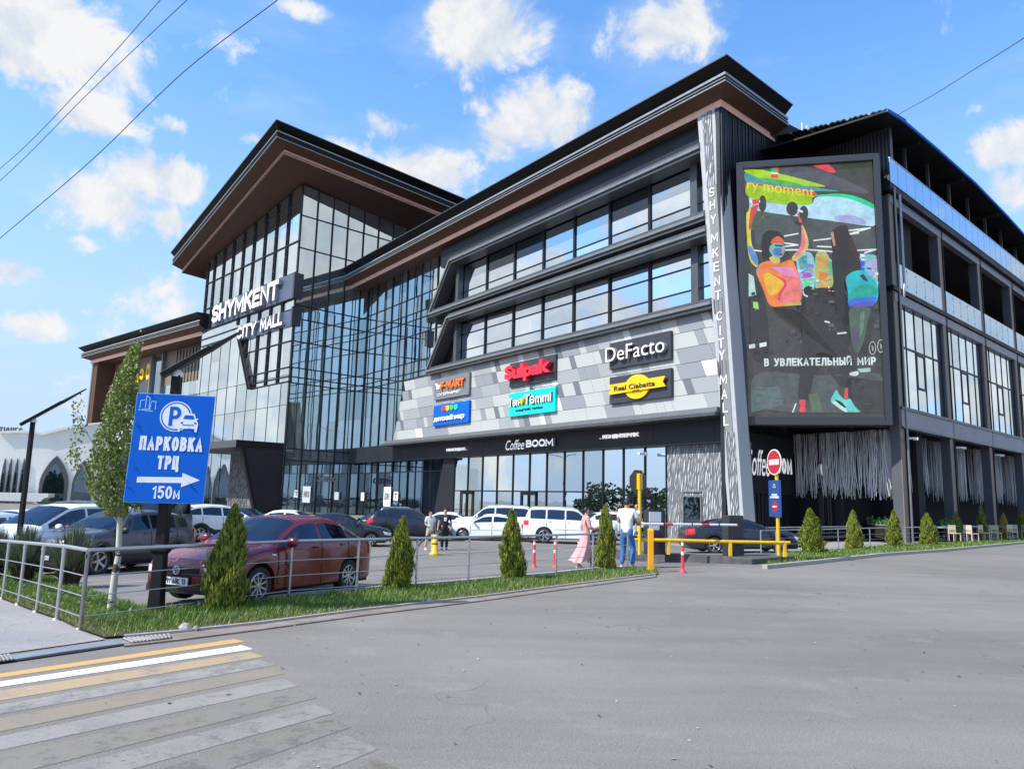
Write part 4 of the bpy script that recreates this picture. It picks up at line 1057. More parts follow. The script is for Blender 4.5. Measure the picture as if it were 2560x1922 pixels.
t, *b = sign(FD, c5((404, 942), (602, 918), (602, 798), (406, 828)), -.50, .25, M['sign_blue'], 'shop_sign', 'bright blue shop sign with four coloured tabs over white letters')
words(FD, t, b, 'детский мир', .05, .90, .16, .46, -.25, .12, W, bold=.03, spacing=.92)
for i, m in enumerate((M['red_letter'], M['sign_yellow'], M['green_letter'], M['sign_teal'])):
    u = .26 + i * .115; poly_part(FD, t, b, [(u, .90), (u + .10, .90), (u + .10, .72), (u + .05, .64), (u, .72)], -.25, .08, m, 'colour_tab')

# lettering on the dark band
t, *b = sign(FD, c5((812, 1082), (1080, 1050), (1080, 1008), (812, 1012)), -.9, .05, None, 'letter_sign', 'white Coffee BOOM lettering on the dark band above the shop windows')
words(FD, t, b, 'Coffee', .02, .42, .0, .98, -.85, .22, M['white_glow'], shear=.3, bold=.0, side=SD); caps(FD, t, b, 'BOOM', .46, 1.0, .14, .86, -.85, .22, M['white_glow'], weight=.26, gap=.08, side=SD)
t, *b = sign(FD, c5((1330, 1012), (1542, 996), (1542, 974), (1330, 992)), -.9, .05, None, 'letter_sign', 'small white confectionery lettering at the right end of the dark band')
caps(FD, t, b, '. КОНДИТЕРЛІК', 0, 1, 0, 1, -.87, .12, M['white_glow'], weight=.18)
t, *b = sign(FD, c5((482, 1080), (592, 1072), (592, 1060), (482, 1062)), -.9, .05, None, 'letter_sign', 'small white restaurant lettering at the left end of the dark band')
caps(FD, t, b, 'КӨКСЕДАЛ .', 0, 1, 0, 1, -.87, .12, M['white_glow'], weight=.18)
# the same name on the side wall
c4 = crop(1700, 1020, 5.53)
P = [FG.hit(*q, .2) for q in c4((905, 720), (1545, 790), (1545, 675), (905, 548))]
t = thing_at('letter_sign', FG, 5, .14, 3.8, 'white coffee shop lettering on black side wall behind the no entry sign', 'sign')
b = (P[0][0], P[1][0], 3.75, 5.3)
words(FG, t, b, 'Coffee', .0, .50, -.06, 1.0, .16, .06, M['white_glow'], shear=.3, side=SD); caps(FG, t, b, 'BOOM', .53, 1.0, .10, .76, .16, .06, M['white_glow'], weight=.24, gap=.12, side=SD)

# vertical name on the pillar
t = thing_at('letter_sign', FD, .6, .02, 6.2, 'tall vertical column of white letters down the grey corner pillar', 'sign')
rows_ = [('S', 481), ('H', 513), ('Y', 549), ('M', 594), ('K', 632), ('E', 667), ('N', 703), ('T', 738), ('C', 790), ('I', 826), ('T', 858), ('Y', 888), ('M', 948), ('A', 985), ('L', 1019), ('L', 1052)]
for ch, y in rows_:
    x = 1780 + (y - 481) / (1052 - 481) * (1816 - 1780)
    a, z = FD.hit(x, y, .02)
    w = {'I': .09, 'M': .52, 'L': .36}.get(ch, .42)
    child(wall_stroke(FD, ch, a + w / 2, a - w / 2, z - .30, z + .30, .022, .04, W, weight=.13), t)
for y in (762, 918):
    a, z = FD.hit(1780 + (y - 481) / 571 * 36, y, .02)
    for d in (-.3, 0, .3):
        mb = MB(); FD.slab(mb, [(a + d, z - .55), (a + d + .08, z - .45), (a + d + .14, z + .5), (a + d + .05, z + .4)], .0, .06, M['frame_light']); child(mb.build('relief_bar'), t)

# the name of the mall on the tower
t = thing_at('mall_sign', FT, 12, .4, 24.5, 'slate box sign with huge white SHYMKENT letters across the glass tower', 'sign')
mb = MB(); FT.box(mb, 0, 23.5, -.02, .35, 24.45, 27.45, M['sign_slate']); FB.box(mb, 8.5, 9.67, -.02, .35, 24.44, 27.46, M['sign_dark']); child(mb.build('board'), t)
child(wall_stroke(FT, 'SHYMKENT', 22.4, 2.7, 24.7, 27.15, .35, .5, W, weight=.23, gap=.12, side=SD), t)
t = thing_at('mall_sign', FT, 7, .4, 22, 'smaller slate box sign with white CITY MALL letters below the huge letters', 'sign')
a, z = FT.hit(592, 846, .6)
mb = MB(); FT.box(mb, 0, 14.2, -.02, .3, 21.2, 23.0, M['sign_slate']); FB.box(mb, 8.5, 9.62, -.02, .30, 21.19, 23.4, M['sign_dark']); child(mb.build('board'), t)
child(wall_stroke(FT, 'CITY', 14.0, 8.4, 21.3, 22.95, .3, .4, W, weight=.22, gap=.14, side=SD), t); child(wall_stroke(FT, 'MALL', 7.2, 1.4, 21.4, 23.0, .3, .4, W, weight=.22, gap=.14, side=SD), t)
# yellow lettering on the left wing
t = thing_at('letter_sign', FL, 24, -2.9, 18, 'bright yellow handwritten lettering on dark left wing behind the birch', 'sign')
mb = MB(); FL.box(mb, 22.9, 32, -3.2, -2.9, 16.6, 21.6, M['frame_grey']); child(mb.build('board'), t)
for i, (ch, x, y, h) in enumerate((('к', 318, 962, 34), ('и', 333, 953, 24), ('л', 345, 945, 24), ('э', 357, 935, 30), ('O', 372, 928, 44))):
    a, z = FL.hit(x, y + h / 2, -2.9); k = h / 15.5
    child(wall_text(FL, ch, a + .75, a - .75, z, z + k, -2.9, .3, M['sign_yellow'], bold=.06), t)
# stickers on shop doors
def notice(x, y, w, h, o, name, label, body=None):
    a, z = FD.hit(x, y, o); t = thing_at(name, FD, a, o, z - h / 2, label, 'notice')
    mb = MB(); FD.box(mb, a - w / 2, a + w / 2, o, o + .02, z - h / 2, z + h / 2, W); child(mb.build('sheet'), t)
    if body: child(wall_text(FD, body, a + w * .36, a - w * .36, z - h * .3, z + h * .3, o + .021, .01, M['letter_dark'], bold=.02), t)
notice(906, 1241, 1.0, .95, -1.75, 'notice', 'small white notice on dark glass left of the poster', None)
notice(968, 1241, 1.7, 2.1, -1.75, 'poster', 'large white poster with dark writing on the dark ground floor glass', 'кофе')
notice(990, 1240, 1.0, .95, -1.75, 'notice', 'small white notice on dark glass right of the poster', 'T')
a, z = FB.hit(820, 1194, .2); t = thing_at('letter_sign', FB, 4, .12, z, 'dim white shop name behind dark glass at the tower foot', 'sign')
child(wall_text(FB, 'Senso', 5.0, 2.4, z - .5, z + .5, .13, .03, M['letter_side'], bold=.02), t)

# ------------------------------------------------------------------ the big LED screen
def at_y(x, yw):
    d = ray(x, 1270); t = yw / d[1]; return V2(d[0] * t, yw)
PL, PR = at_y(1857.5, 46.2), at_y(2241.5, 44.35)
dS = (PR - PL) / np.hypot(*(PR - PL)); FS = Frame(PL, dS, V2(dS[1], -dS[0]))
wS = float(np.hypot(*(PR - PL)))
zS0 = (FS.hit(1864, 1062.5)[1] + FS.hit(2243, 1062.5)[1]) / 2; zS1 = (FS.hit(1852, 405)[1] + FS.hit(2205, 388)[1]) / 2
scr = tag(empty('advertising_screen', FS.pt(wS / 2, 0, zS0)), 'huge upright LED advertising screen in a black frame showing a gym scene', 'advertising screen')
mb = MB(); FS.box(mb, 0, wS, -1.3, -.12, zS0, zS1, M['black_metal']); child(mb.build('cabinet'), scr)
M['screen_frame'] = pbr('screen frame', (.045, .048, .054), .4, .2)
mb = MB(); bw = .42
for q in ((0, bw, zS0, zS1), (wS - bw * .9, wS, zS0, zS1), (bw, wS - bw * .9, zS0, zS0 + .5), (bw, wS - bw * .9, zS1 - .42, zS1)): FS.box(mb, q[0], q[1], -.12, .14, q[2], q[3], M['screen_frame'])
child(mb.build('frame', bevel=.03), scr)
for a in (2.5, 6.5):
    mb = MB(); mb.tube([FS.pt(a, -1.0, zS0 + 1), FS.pt(a + .5, -3.5, zS0 - .1)], .09, M['black_metal'], 6); child(mb.build('bracket'), scr)
sc_cache = {}
def led(c):
    k = tuple(c)
    if k not in sc_cache:
        m, g, out = newmat('led %d' % len(sc_cache)); lin = [((q / 255 + .055) / 1.055) ** 2.4 if q > 10 else q / 255 / 12.92 for q in c]
        n = g.noise(g.add('ShaderNodeNewGeometry').outputs['Position'], 1.6, 7.0, .72)
        cc = g.vec('SCALE', lin); g.put(cc.node, '3', g.mapr(n, .3, .7, .72, 1.26))
        em = g.add('ShaderNodeEmission', i_Color=cc, i_Strength=.66); gl = g.add('ShaderNodeBsdfGlossy', i_Roughness=.35); df = g.add('ShaderNodeBsdfDiffuse', i_Color=(.02, .02, .02, 1))
        mx = g.add('ShaderNodeMixShader', i_0=.025); g.l.new(df.outputs[0], mx.inputs[1]); g.l.new(gl.outputs[0], mx.inputs[2])
        ad = g.add('ShaderNodeAddShader'); g.l.new(em.outputs[0], ad.inputs[0]); g.l.new(mx.outputs[0], ad.inputs[1]); g.l.new(ad.outputs[0], out.inputs[0])
        sc_cache[k] = m
    return sc_cache[k]
cs = crop(1840, 380, 2.373)
LAY = [0]
def spts(pts): return [FS.hit(x, y, -.1) for x, y in cs(*pts)]
pic = MB()
a0s, a1s, z0s, z1s = bw, wS - bw * .9, zS0 + .5, zS1 - .42
def poly(c, *pts):
    LAY[0] += 1; o = -.118 + LAY[0] * .0009
    pts = list(pts)
    if 4 < len(pts) < 60:                    # soften the traced outline
        for _ in range(2): pts = [r for p, n in zip(pts, pts[1:] + pts[:1]) for r in ((p[0] * .8 + n[0] * .2, p[1] * .8 + n[1] * .2), (p[0] * .2 + n[0] * .8, p[1] * .2 + n[1] * .8))]
    q = [(min(max(a, a0s + .01), a1s - .01), min(max(z, z0s + .01), z1s - .01)) for a, z in spts(pts)]
    pic.add([FS.pt(a, o, z) for a, z in q], [tuple(range(len(q)))], led(c))
def ell(c, x, y, rx, ry, n=18): poly(c, *[(x + rx * math.cos(i * 2 * math.pi / n), y + ry * math.sin(i * 2 * math.pi / n)) for i in range(n)])
def stroke(c, w, *pts):
    for (x0, y0), (x1, y1) in zip(pts[:-1], pts[1:]):
        L = math.hypot(x1 - x0, y1 - y0) or 1; nx, ny = -(y1 - y0) / L * w, (x1 - x0) / L * w
        poly(c, (x0 + nx, y0 + ny), (x1 + nx, y1 + ny), (x1 - nx, y1 - ny), (x0 - nx, y0 - ny))
BGD = (76, 77, 76)
poly(BGD, (20, 20), (960, 20), (960, 1640), (20, 1640))
poly((70, 71, 66), (190, 60), (840, 40), (840, 330), (500, 250), (330, 130))
poly((62, 72, 52), (620, 55), (780, 45), (835, 120), (720, 150), (640, 110))
poly((90, 92, 100), (90, 90), (420, 66), (840, 250), (640, 235), (330, 150))
poly((240, 82, 95), (420, 60), (530, 50), (600, 122), (560, 124), (470, 90))
poly((80, 160, 175), (48, 112), (120, 148), (330, 190), (560, 222), (640, 236), (300, 228), (52, 190))
poly((178, 224, 40), (48, 82), (210, 118), (350, 150), (560, 208), (440, 205), (250, 188), (120, 150), (48, 118))
poly((90, 190, 80), (120, 150), (250, 160), (420, 200), (300, 200), (180, 180))
poly((50, 190, 90), (206, 80), (250, 86), (250, 120), (206, 118)); poly((235, 80, 80), (230, 84), (252, 86), (252, 112), (230, 110)); poly((220, 220, 225), (207, 118), (252, 122), (252, 132), (207, 130)); poly((230, 80, 85), (207, 132), (250, 134), (250, 156), (207, 154))
poly((225, 90, 60), (56, 176), (180, 196), (480, 236), (478, 262), (300, 250), (56, 225))
poly((165, 210, 20), (56, 190), (200, 208), (420, 250), (455, 262), (450, 316), (290, 312), (150, 292), (56, 262))
poly((186, 228, 250), (58, 262), (150, 294), (300, 314), (452, 316), (470, 262), (620, 258), (720, 280), (842, 345), (852, 450), (620, 416), (400, 388), (180, 358), (62, 338))
poly((20, 220, 150), (466, 256), (620, 246), (720, 264), (842, 322), (842, 350), (710, 288), (600, 264), (470, 266))
poly((172, 180, 235), (578, 380), (672, 370), (770, 402), (776, 436), (590, 412))
poly((96, 108, 84), (60, 340), (180, 360), (300, 376), (250, 430), (100, 470), (62, 440))
poly((86, 92, 92), (180, 362), (400, 390), (850, 452), (850, 620), (400, 600), (120, 560), (100, 470))
for p in (((285, 500), (370, 484)), ((285, 540), (370, 552), (290, 560)), ((640, 470), (800, 450), (650, 492), (730, 480)), ((460, 526), (575, 512)), ((480, 560), (590, 565)), ((560, 592), (840, 578), (760, 600)), ((80, 580), (160, 590)), ((290, 582), (430, 580), (560, 590))): stroke((236, 246, 246), 4, *p)
poly((150, 210, 235), (350, 600), (465, 588), (470, 840), (390, 840), (372, 760)); poly((80, 180, 190), (365, 620), (420, 612), (425, 690), (380, 700)); poly((180, 100, 230), (395, 712), (450, 716), (452, 745), (398, 752)); poly((90, 225, 120), (398, 756), (455, 752), (450, 782), (410, 800)); poly((120, 140, 220), (420, 660), (462, 670), (455, 715), (420, 700))
poly((190, 190, 110), (465, 590), (545, 590), (582, 740), (575, 800), (500, 850), (470, 840)); poly((215, 175, 90), (480, 600), (535, 604), (540, 690), (485, 690)); poly((225, 140, 60), (490, 710), (540, 712), (540, 760), (494, 764)); poly((90, 200, 120), (545, 640), (566, 650), (575, 740), (552, 730)); poly((240, 170, 80), (496, 780), (540, 780), (535, 830), (502, 840))
poly((120, 205, 215), (720, 605), (850, 610), (872, 800), (820, 815), (760, 740)); poly((60, 110, 230), (735, 625), (765, 632), (760, 740), (740, 690)); poly((180, 178, 240), (768, 638), (850, 640), (856, 760), (790, 752)); poly((110, 80, 190), (775, 685), (825, 690), (825, 700), (778, 698)); poly((230, 240, 250), (735, 606), (762, 606), (765, 632), (737, 630))
poly((150, 225, 170), (846, 455), (860, 455), (872, 800), (862, 800))
poly((58, 60, 60), (74, 820), (120, 740), (180, 900), (200, 1240), (80, 1240)); poly((190, 225, 225), (75, 720), (105, 740), (120, 850), (75, 858)); poly((160, 235, 130), (100, 888), (130, 892), (135, 935), (102, 925))
poly((56, 57, 56), (380, 820), (560, 800), (660, 830), (690, 1060), (640, 1240), (390, 1240))
for x, y in ((430, 822), (560, 830), (640, 790), (700, 1000)): ell((42, 42, 42), x, y, 30, 26)
for p in (((385, 815), (405, 850), (425, 858)), ((450, 1010), (490, 1022)), ((525, 1005), (556, 1012)), ((570, 828), (590, 834)), ((600, 1078), (655, 1072))): stroke((225, 228, 228), 5, *p)
poly((92, 99, 102), (88, 1290), (500, 1330), (918, 1300), (920, 1545), (86, 1545)); poly((98, 118, 120), (90, 1400), (260, 1390), (280, 1500), (90, 1545)); poly((68, 69, 69), (560, 1320), (916, 1360), (918, 1545), (740, 1545))
# small clutter of the gym: machines, lamps and posters
sg = random.Random(5)
for k in range(70):
    x, y = sg.uniform(90, 860), sg.uniform(800, 1120); w, h = sg.uniform(6, 34), sg.uniform(4, 26); c = sg.choice([(50, 51, 51), (64, 66, 66), (88, 92, 92), (100, 104, 104), (46, 46, 48), (70, 82, 84)]); poly(c, (x, y), (x + w, y - 2), (x + w, y + h), (x, y + h))
for x0, x1, y0, y1, n_ in ((368, 462, 605, 830, 26), (470, 570, 600, 840, 26), (735, 862, 615, 800, 30)):
    for k in range(n_):
        x, y = sg.uniform(x0, x1 - 16), sg.uniform(y0, y1 - 14); w, h = sg.uniform(5, 24), sg.uniform(3, 16); c = sg.choice([(120, 210, 220), (210, 190, 120), (190, 120, 220), (110, 220, 150), (230, 150, 80), (90, 130, 220), (230, 235, 235), (240, 120, 140), (150, 220, 90)]); poly(c, (x, y), (x + w, y - 1), (x + w, y + h), (x, y + h))
for k in range(60):
    x, y = sg.uniform(95, 900), sg.uniform(1330, 1535); c = sg.choice([(86, 90, 91), (80, 84, 86), (98, 104, 106)]); w = sg.uniform(8, 46); poly(c, (x, y), (x + w, y - 1), (x + w * .9, y + 4), (x, y + 4))
# lifting woman
poly((45, 42, 42), (150, 640), (150, 500), (190, 470), (250, 478), (286, 520), (270, 560), (205, 560), (190, 640), (170, 650))
poly((225, 214, 80), (58, 340), (92, 340), (130, 322), (96, 400), (84, 470), (90, 560), (132, 640), (124, 700), (76, 652), (62, 520))
poly((214, 80, 70), (88, 330), (140, 318), (100, 400), (84, 470), (72, 470), (80, 380)); poly((90, 150, 225), (66, 560), (92, 570), (132, 640), (124, 690), (80, 630))
poly((222, 200, 90), (384, 430), (408, 470), (430, 545), (420, 590), (350, 660), (320, 640), (378, 575), (388, 520)); poly((235, 135, 150), (384, 430), (398, 470), (412, 540), (400, 590), (340, 650), (350, 610), (378, 570), (386, 520)); poly((225, 90, 90), (362, 372), (384, 380), (388, 440), (372, 430))
poly((44, 44, 46), (348, 420), (388, 430), (384, 446), (346, 434))
poly((240, 138, 70), (132, 672), (190, 650), (256, 668), (330, 640), (352, 690), (384, 770), (386, 904), (300, 918), (196, 928), (160, 820), (112, 720))
poly((246, 190, 60), (150, 720), (240, 730), (292, 790), (240, 850), (190, 860)); poly((244, 130, 125), (250, 720), (340, 700), (384, 772), (386, 904), (250, 916), (240, 870), (296, 800)); poly((235, 150, 200), (200, 690), (330, 690), (370, 750), (290, 740)); poly((120, 150, 225), (118, 700), (134, 676), (124, 730)); poly((228, 70, 90), (180, 715), (290, 760), (300, 800), (262, 850), (258, 890), (244, 880), (250, 840), (284, 796), (276, 770)); poly((190, 190, 90), (280, 906), (384, 895), (384, 914), (290, 920))
poly((215, 200, 120), (190, 640), (215, 620), (262, 640), (256, 668), (222, 672))
poly((120, 190, 180), (200, 560), (250, 545), (288, 565), (284, 610), (262, 640), (214, 626), (192, 590)); poly((225, 100, 80), (205, 530), (245, 503), (282, 530), (284, 556), (250, 548), (206, 558)); poly((90, 130, 210), (222, 576), (280, 580), (276, 604), (240, 628), (214, 612)); poly((190, 160, 200), (264, 560), (286, 566), (282, 606), (268, 620)); poly((60, 40, 60), (228, 556), (278, 562), (276, 570), (230, 566)); poly((120, 60, 90), (250, 612), (276, 610), (270, 622), (252, 622))
for e in ((62, 318, 16, 50), (155, 316, 23, 50), (330, 346, 35, 42), (398, 372, 27, 44)): ell((62, 64, 66), *e)
stroke((240, 245, 245), 7, (80, 300), (140, 304)); stroke((240, 245, 245), 6, (362, 352), (392, 366)); poly((224, 80, 80), (90, 292), (132, 290), (136, 312), (100, 324))
# the other woman
poly((52, 46, 44), (560, 480), (600, 448), (655, 440), (668, 500), (700, 560), (746, 700), (690, 712), (640, 756), (590, 760), (575, 640), (560, 560)); poly((68, 52, 46), (656, 500), (690, 540), (735, 640), (700, 640), (664, 560)); poly((200, 150, 140), (556, 490), (572, 480), (586, 560), (574, 570))
poly((48, 48, 48), (560, 600), (600, 590), (640, 756), (640, 1000), (600, 1000), (570, 760))
poly((35, 190, 205), (640, 750), (690, 714), (752, 706), (812, 760), (842, 830), (832, 890), (806, 920), (656, 922), (662, 850)); poly((30, 170, 150), (668, 840), (720, 800), (800, 790), (838, 830), (832, 860), (720, 880), (664, 900)); poly((60, 120, 235), (660, 890), (700, 872), (832, 862), (826, 895), (660, 922)); poly((96, 90, 190), (700, 905), (828, 890), (806, 922), (658, 924)); poly((60, 60, 70), (726, 740), (752, 732), (780, 776), (752, 770))
poly((84, 106, 92), (658, 924), (800, 922), (776, 1010), (756, 1110), (726, 1200), (690, 1190), (672, 1060)); poly((92, 92, 116), (668, 1060), (720, 1050), (730, 1140), (700, 1180)); poly((104, 140, 116), (730, 960), (758, 950), (750, 1060), (728, 1110))
poly((60, 60, 59), (186, 930), (386, 912), (392, 1180), (356, 1480), (420, 1500), (470, 1280), (470, 1180), (640, 1240), (600, 1400), (640, 1420), (690, 1200), (560, 1060), (386, 960), (300, 930))
poly((228, 240, 240), (74, 1150), (110, 1142), (112, 1166), (76, 1172)); poly((228, 240, 240), (136, 1140), (178, 1132), (178, 1156), (138, 1164))
poly((222, 232, 232), (668, 1312), (720, 1302), (722, 1326), (700, 1334), (668, 1328)); poly((170, 205, 200), (712, 1290), (792, 1284), (792, 1308), (730, 1312))
poly((238, 88, 92), (368, 1472), (412, 1472), (404, 1510), (412, 1546), (370, 1546), (378, 1508)); poly((100, 120, 96), (424, 1444), (480, 1430), (510, 1546), (450, 1546)); stroke((220, 235, 235), 4, (332, 1548), (352, 1494))
poly((110, 220, 218), (592, 1408), (604, 1440), (640, 1476), (672, 1462), (690, 1500), (712, 1528), (738, 1546), (640, 1546), (590, 1510), (556, 1488), (560, 1460)); poly((206, 240, 238), (558, 1480), (590, 1484), (640, 1520), (660, 1546), (640, 1546), (590, 1512)); poly((40, 60, 62), (578, 1468), (620, 1484), (650, 1518), (640, 1522), (600, 1494)); poly((236, 92, 84), (640, 1404), (660, 1404), (658, 1462), (636, 1472)); poly((80, 82, 84), (604, 1400), (638, 1396), (632, 1462), (612, 1440))
for x, y, rx in ((803, 1168, 21), (852, 1157, 21), (893, 1146, 19)):
    ell((200, 205, 205), x, y, rx, 40); ell((62, 63, 63), x, y, rx - 4, 35); stroke((200, 205, 205), 2.5, (x - 4, y - 14), (x + 5, y + 2), (x - 2, y + 4), (x + 4, y + 16))
child(pic.build('screen_picture', recalc=False), scr)
def stext(body, x0, y0, x1, y1, h, c, bold):
    (a0, z0), (a1, z1) = spts([(x0, y0), (x1, y1)]); hz = spts([(x0, y0 - h)])[0][1] - z0
    xd = np.array([*(FS.d * (a1 - a0)), z1 - z0]); w = np.linalg.norm(xd)
    if body.isupper(): child(stroke_text(body, FS.pt(a0, -.118 + (LAY[0] + 4) * .0009, z0), xd / w, (0, 0, 1), (*FS.n, 0), w, hz, .004, led(c), 'screen_lettering', weight=bold), scr)
    else: child(place_text(body, FS.pt(a0, -.118 + (LAY[0] + 4) * .0009, z0), xd / w, (0, 0, 1), (*FS.n, 0), w, hz, .004, led(c), 'screen_lettering', None, bold=0), scr)
stext('В УВЛЕКАТЕЛЬНЫЙ МИР', 164, 1276, 824, 1268, 46, (222, 240, 242), .20)
stext('ry moment', 64, 250, 462, 300, 66, (240, 226, 60), .01)
# ------------------------------------------------------------------ cars
def car_paint(name, c, metal=.0, rough=.28):
    return pbr(name, c, rough, metal, coat=.55, noise=.04, nscale=.8)
M['tyre'] = pbr('tyre rubber', (.018, .018, .019), .8, noise=.2, nscale=6)
M['rim'] = pbr('alloy rim', (.50, .51, .53), .3, .85)
M['rim_dark'] = pbr('rim gap', (.02, .02, .022), .6)
M['trim'] = pbr('black trim', (.012, .012, .013), .5)
M['lamp_white'] = pbr('clear headlamp', (.70, .72, .74), .12, coat=1.0)
M['lamp_red'] = pbr('red lamp', (.55, .012, .015), .15, coat=1.0)
M['lamp_amber'] = pbr('amber lamp', (.75, .25, .02), .2)
M['chrome'] = pbr('chrome', (.75, .75, .76), .12, 1.0)
M['plate_white'] = pbr('number plate', (.75, .75, .72), .5)
M['gap'] = pbr('panel gap', (.006, .006, .007), .8)

KINDS = {
 # x runs from the nose (+) to the tail (-). top: (x, z) silhouette; belt height, half widths
 'sedan': dict(L=4.38, W=1.73, H=1.44, wb=2.51, fx=1.29, wr=.305, belt=[(2.19, .62), (1.2, .86), (.5, .93), (-1.3, .99), (-1.75, 1.0), (-2.19, .90)],
      top=[(2.19, .66), (2.12, .74), (1.75, .86), (1.02, .97), (.95, .99), (.62, 1.18), (.22, 1.39), (-.05, 1.43), (-.6, 1.44), (-1.05, 1.38), (-1.45, 1.17), (-1.68, 1.04), (-1.75, 1.02), (-2.08, .99), (-2.17, .90), (-2.19, .84)],
      cowl=.98, roof0=.16, roof1=-1.0, tail=-1.66, wtop=.60, win=[(.86, -.28), (-.36, -1.12), (-1.17, -1.50)], clad=False),
 'fastback': dict(L=4.85, W=1.84, H=1.46, wb=2.80, fx=1.46, wr=.34, belt=[(2.42, .64), (1.3, .90), (.5, .96), (-1.4, 1.04), (-2.0, 1.08), (-2.42, 1.0)],
      top=[(2.42, .68), (2.34, .78), (1.9, .92), (1.22, 1.02), (1.14, 1.04), (.7, 1.24), (.2, 1.41), (-.2, 1.46), (-.8, 1.44), (-1.4, 1.31), (-1.95, 1.13), (-2.25, 1.10), (-2.38, 1.06), (-2.42, .95)],
      cowl=1.16, roof0=.2, roof1=-.95, tail=-1.95, wtop=.58, win=[(1.0, -.2), (-.28, -1.25), (-1.3, -1.75)], clad=False),
 'suv': dict(L=4.45, W=1.84, H=1.67, wb=2.65, fx=1.36, wr=.36, belt=[(2.22, .78), (1.2, 1.02), (.5, 1.08), (-1.3, 1.16), (-1.9, 1.18), (-2.22, 1.08)],
      top=[(2.22, .84), (2.14, .94), (1.75, 1.06), (1.12, 1.13), (1.04, 1.16), (.65, 1.40), (.25, 1.59), (-.1, 1.65), (-.8, 1.67), (-1.45, 1.60), (-1.72, 1.52), (-2.0, 1.28), (-2.14, 1.14), (-2.2, 1.0), (-2.22, .9)],
      cowl=1.06, roof0=.22, roof1=-1.55, tail=-2.06, wtop=.62, win=[(.92, -.25), (-.33, -1.2), (-1.27, -1.72)], clad=True),
 'offroader': dict(L=4.95, W=1.95, H=1.90, wb=2.85, fx=1.50, wr=.40, belt=[(2.47, .96), (1.2, 1.14), (.5, 1.18), (-1.3, 1.20), (-2.0, 1.22), (-2.47, 1.18)],
      top=[(2.47, 1.0), (2.40, 1.10), (1.9, 1.17), (1.15, 1.21), (1.05, 1.24), (.75, 1.50), (.45, 1.77), (.2, 1.86), (-.8, 1.90), (-1.9, 1.87), (-2.18, 1.82), (-2.32, 1.50), (-2.42, 1.24), (-2.46, 1.15), (-2.47, 1.05)],
      cowl=1.08, roof0=.40, roof1=-2.12, tail=-2.36, wtop=.72, win=[(.92, -.2), (-.28, -1.2), (-1.28, -2.1)], clad=False),
 'van': dict(L=4.7, W=1.85, H=1.78, wb=2.8, fx=1.45, wr=.34, belt=[(2.35, .80), (1.3, 1.04), (.5, 1.12), (-1.3, 1.16), (-2.0, 1.18), (-2.35, 1.1)],
      top=[(2.35, .86), (2.26, .96), (1.9, 1.07), (1.42, 1.16), (1.35, 1.19), (.8, 1.5), (.4, 1.7), (.0, 1.77), (-1.0, 1.78), (-1.9, 1.72), (-2.1, 1.62), (-2.25, 1.3), (-2.32, 1.1), (-2.35, .95)],
      cowl=1.37, roof0=.38, roof1=-1.95, tail=-2.22, wtop=.66, win=[(1.1, -.1), (-.18, -1.2), (-1.28, -2.0)], clad=False),
}
def interp(x, pts):
    pts = sorted(pts); return float(np.interp(x, [p[0] for p in pts], [p[1] for p in pts]))
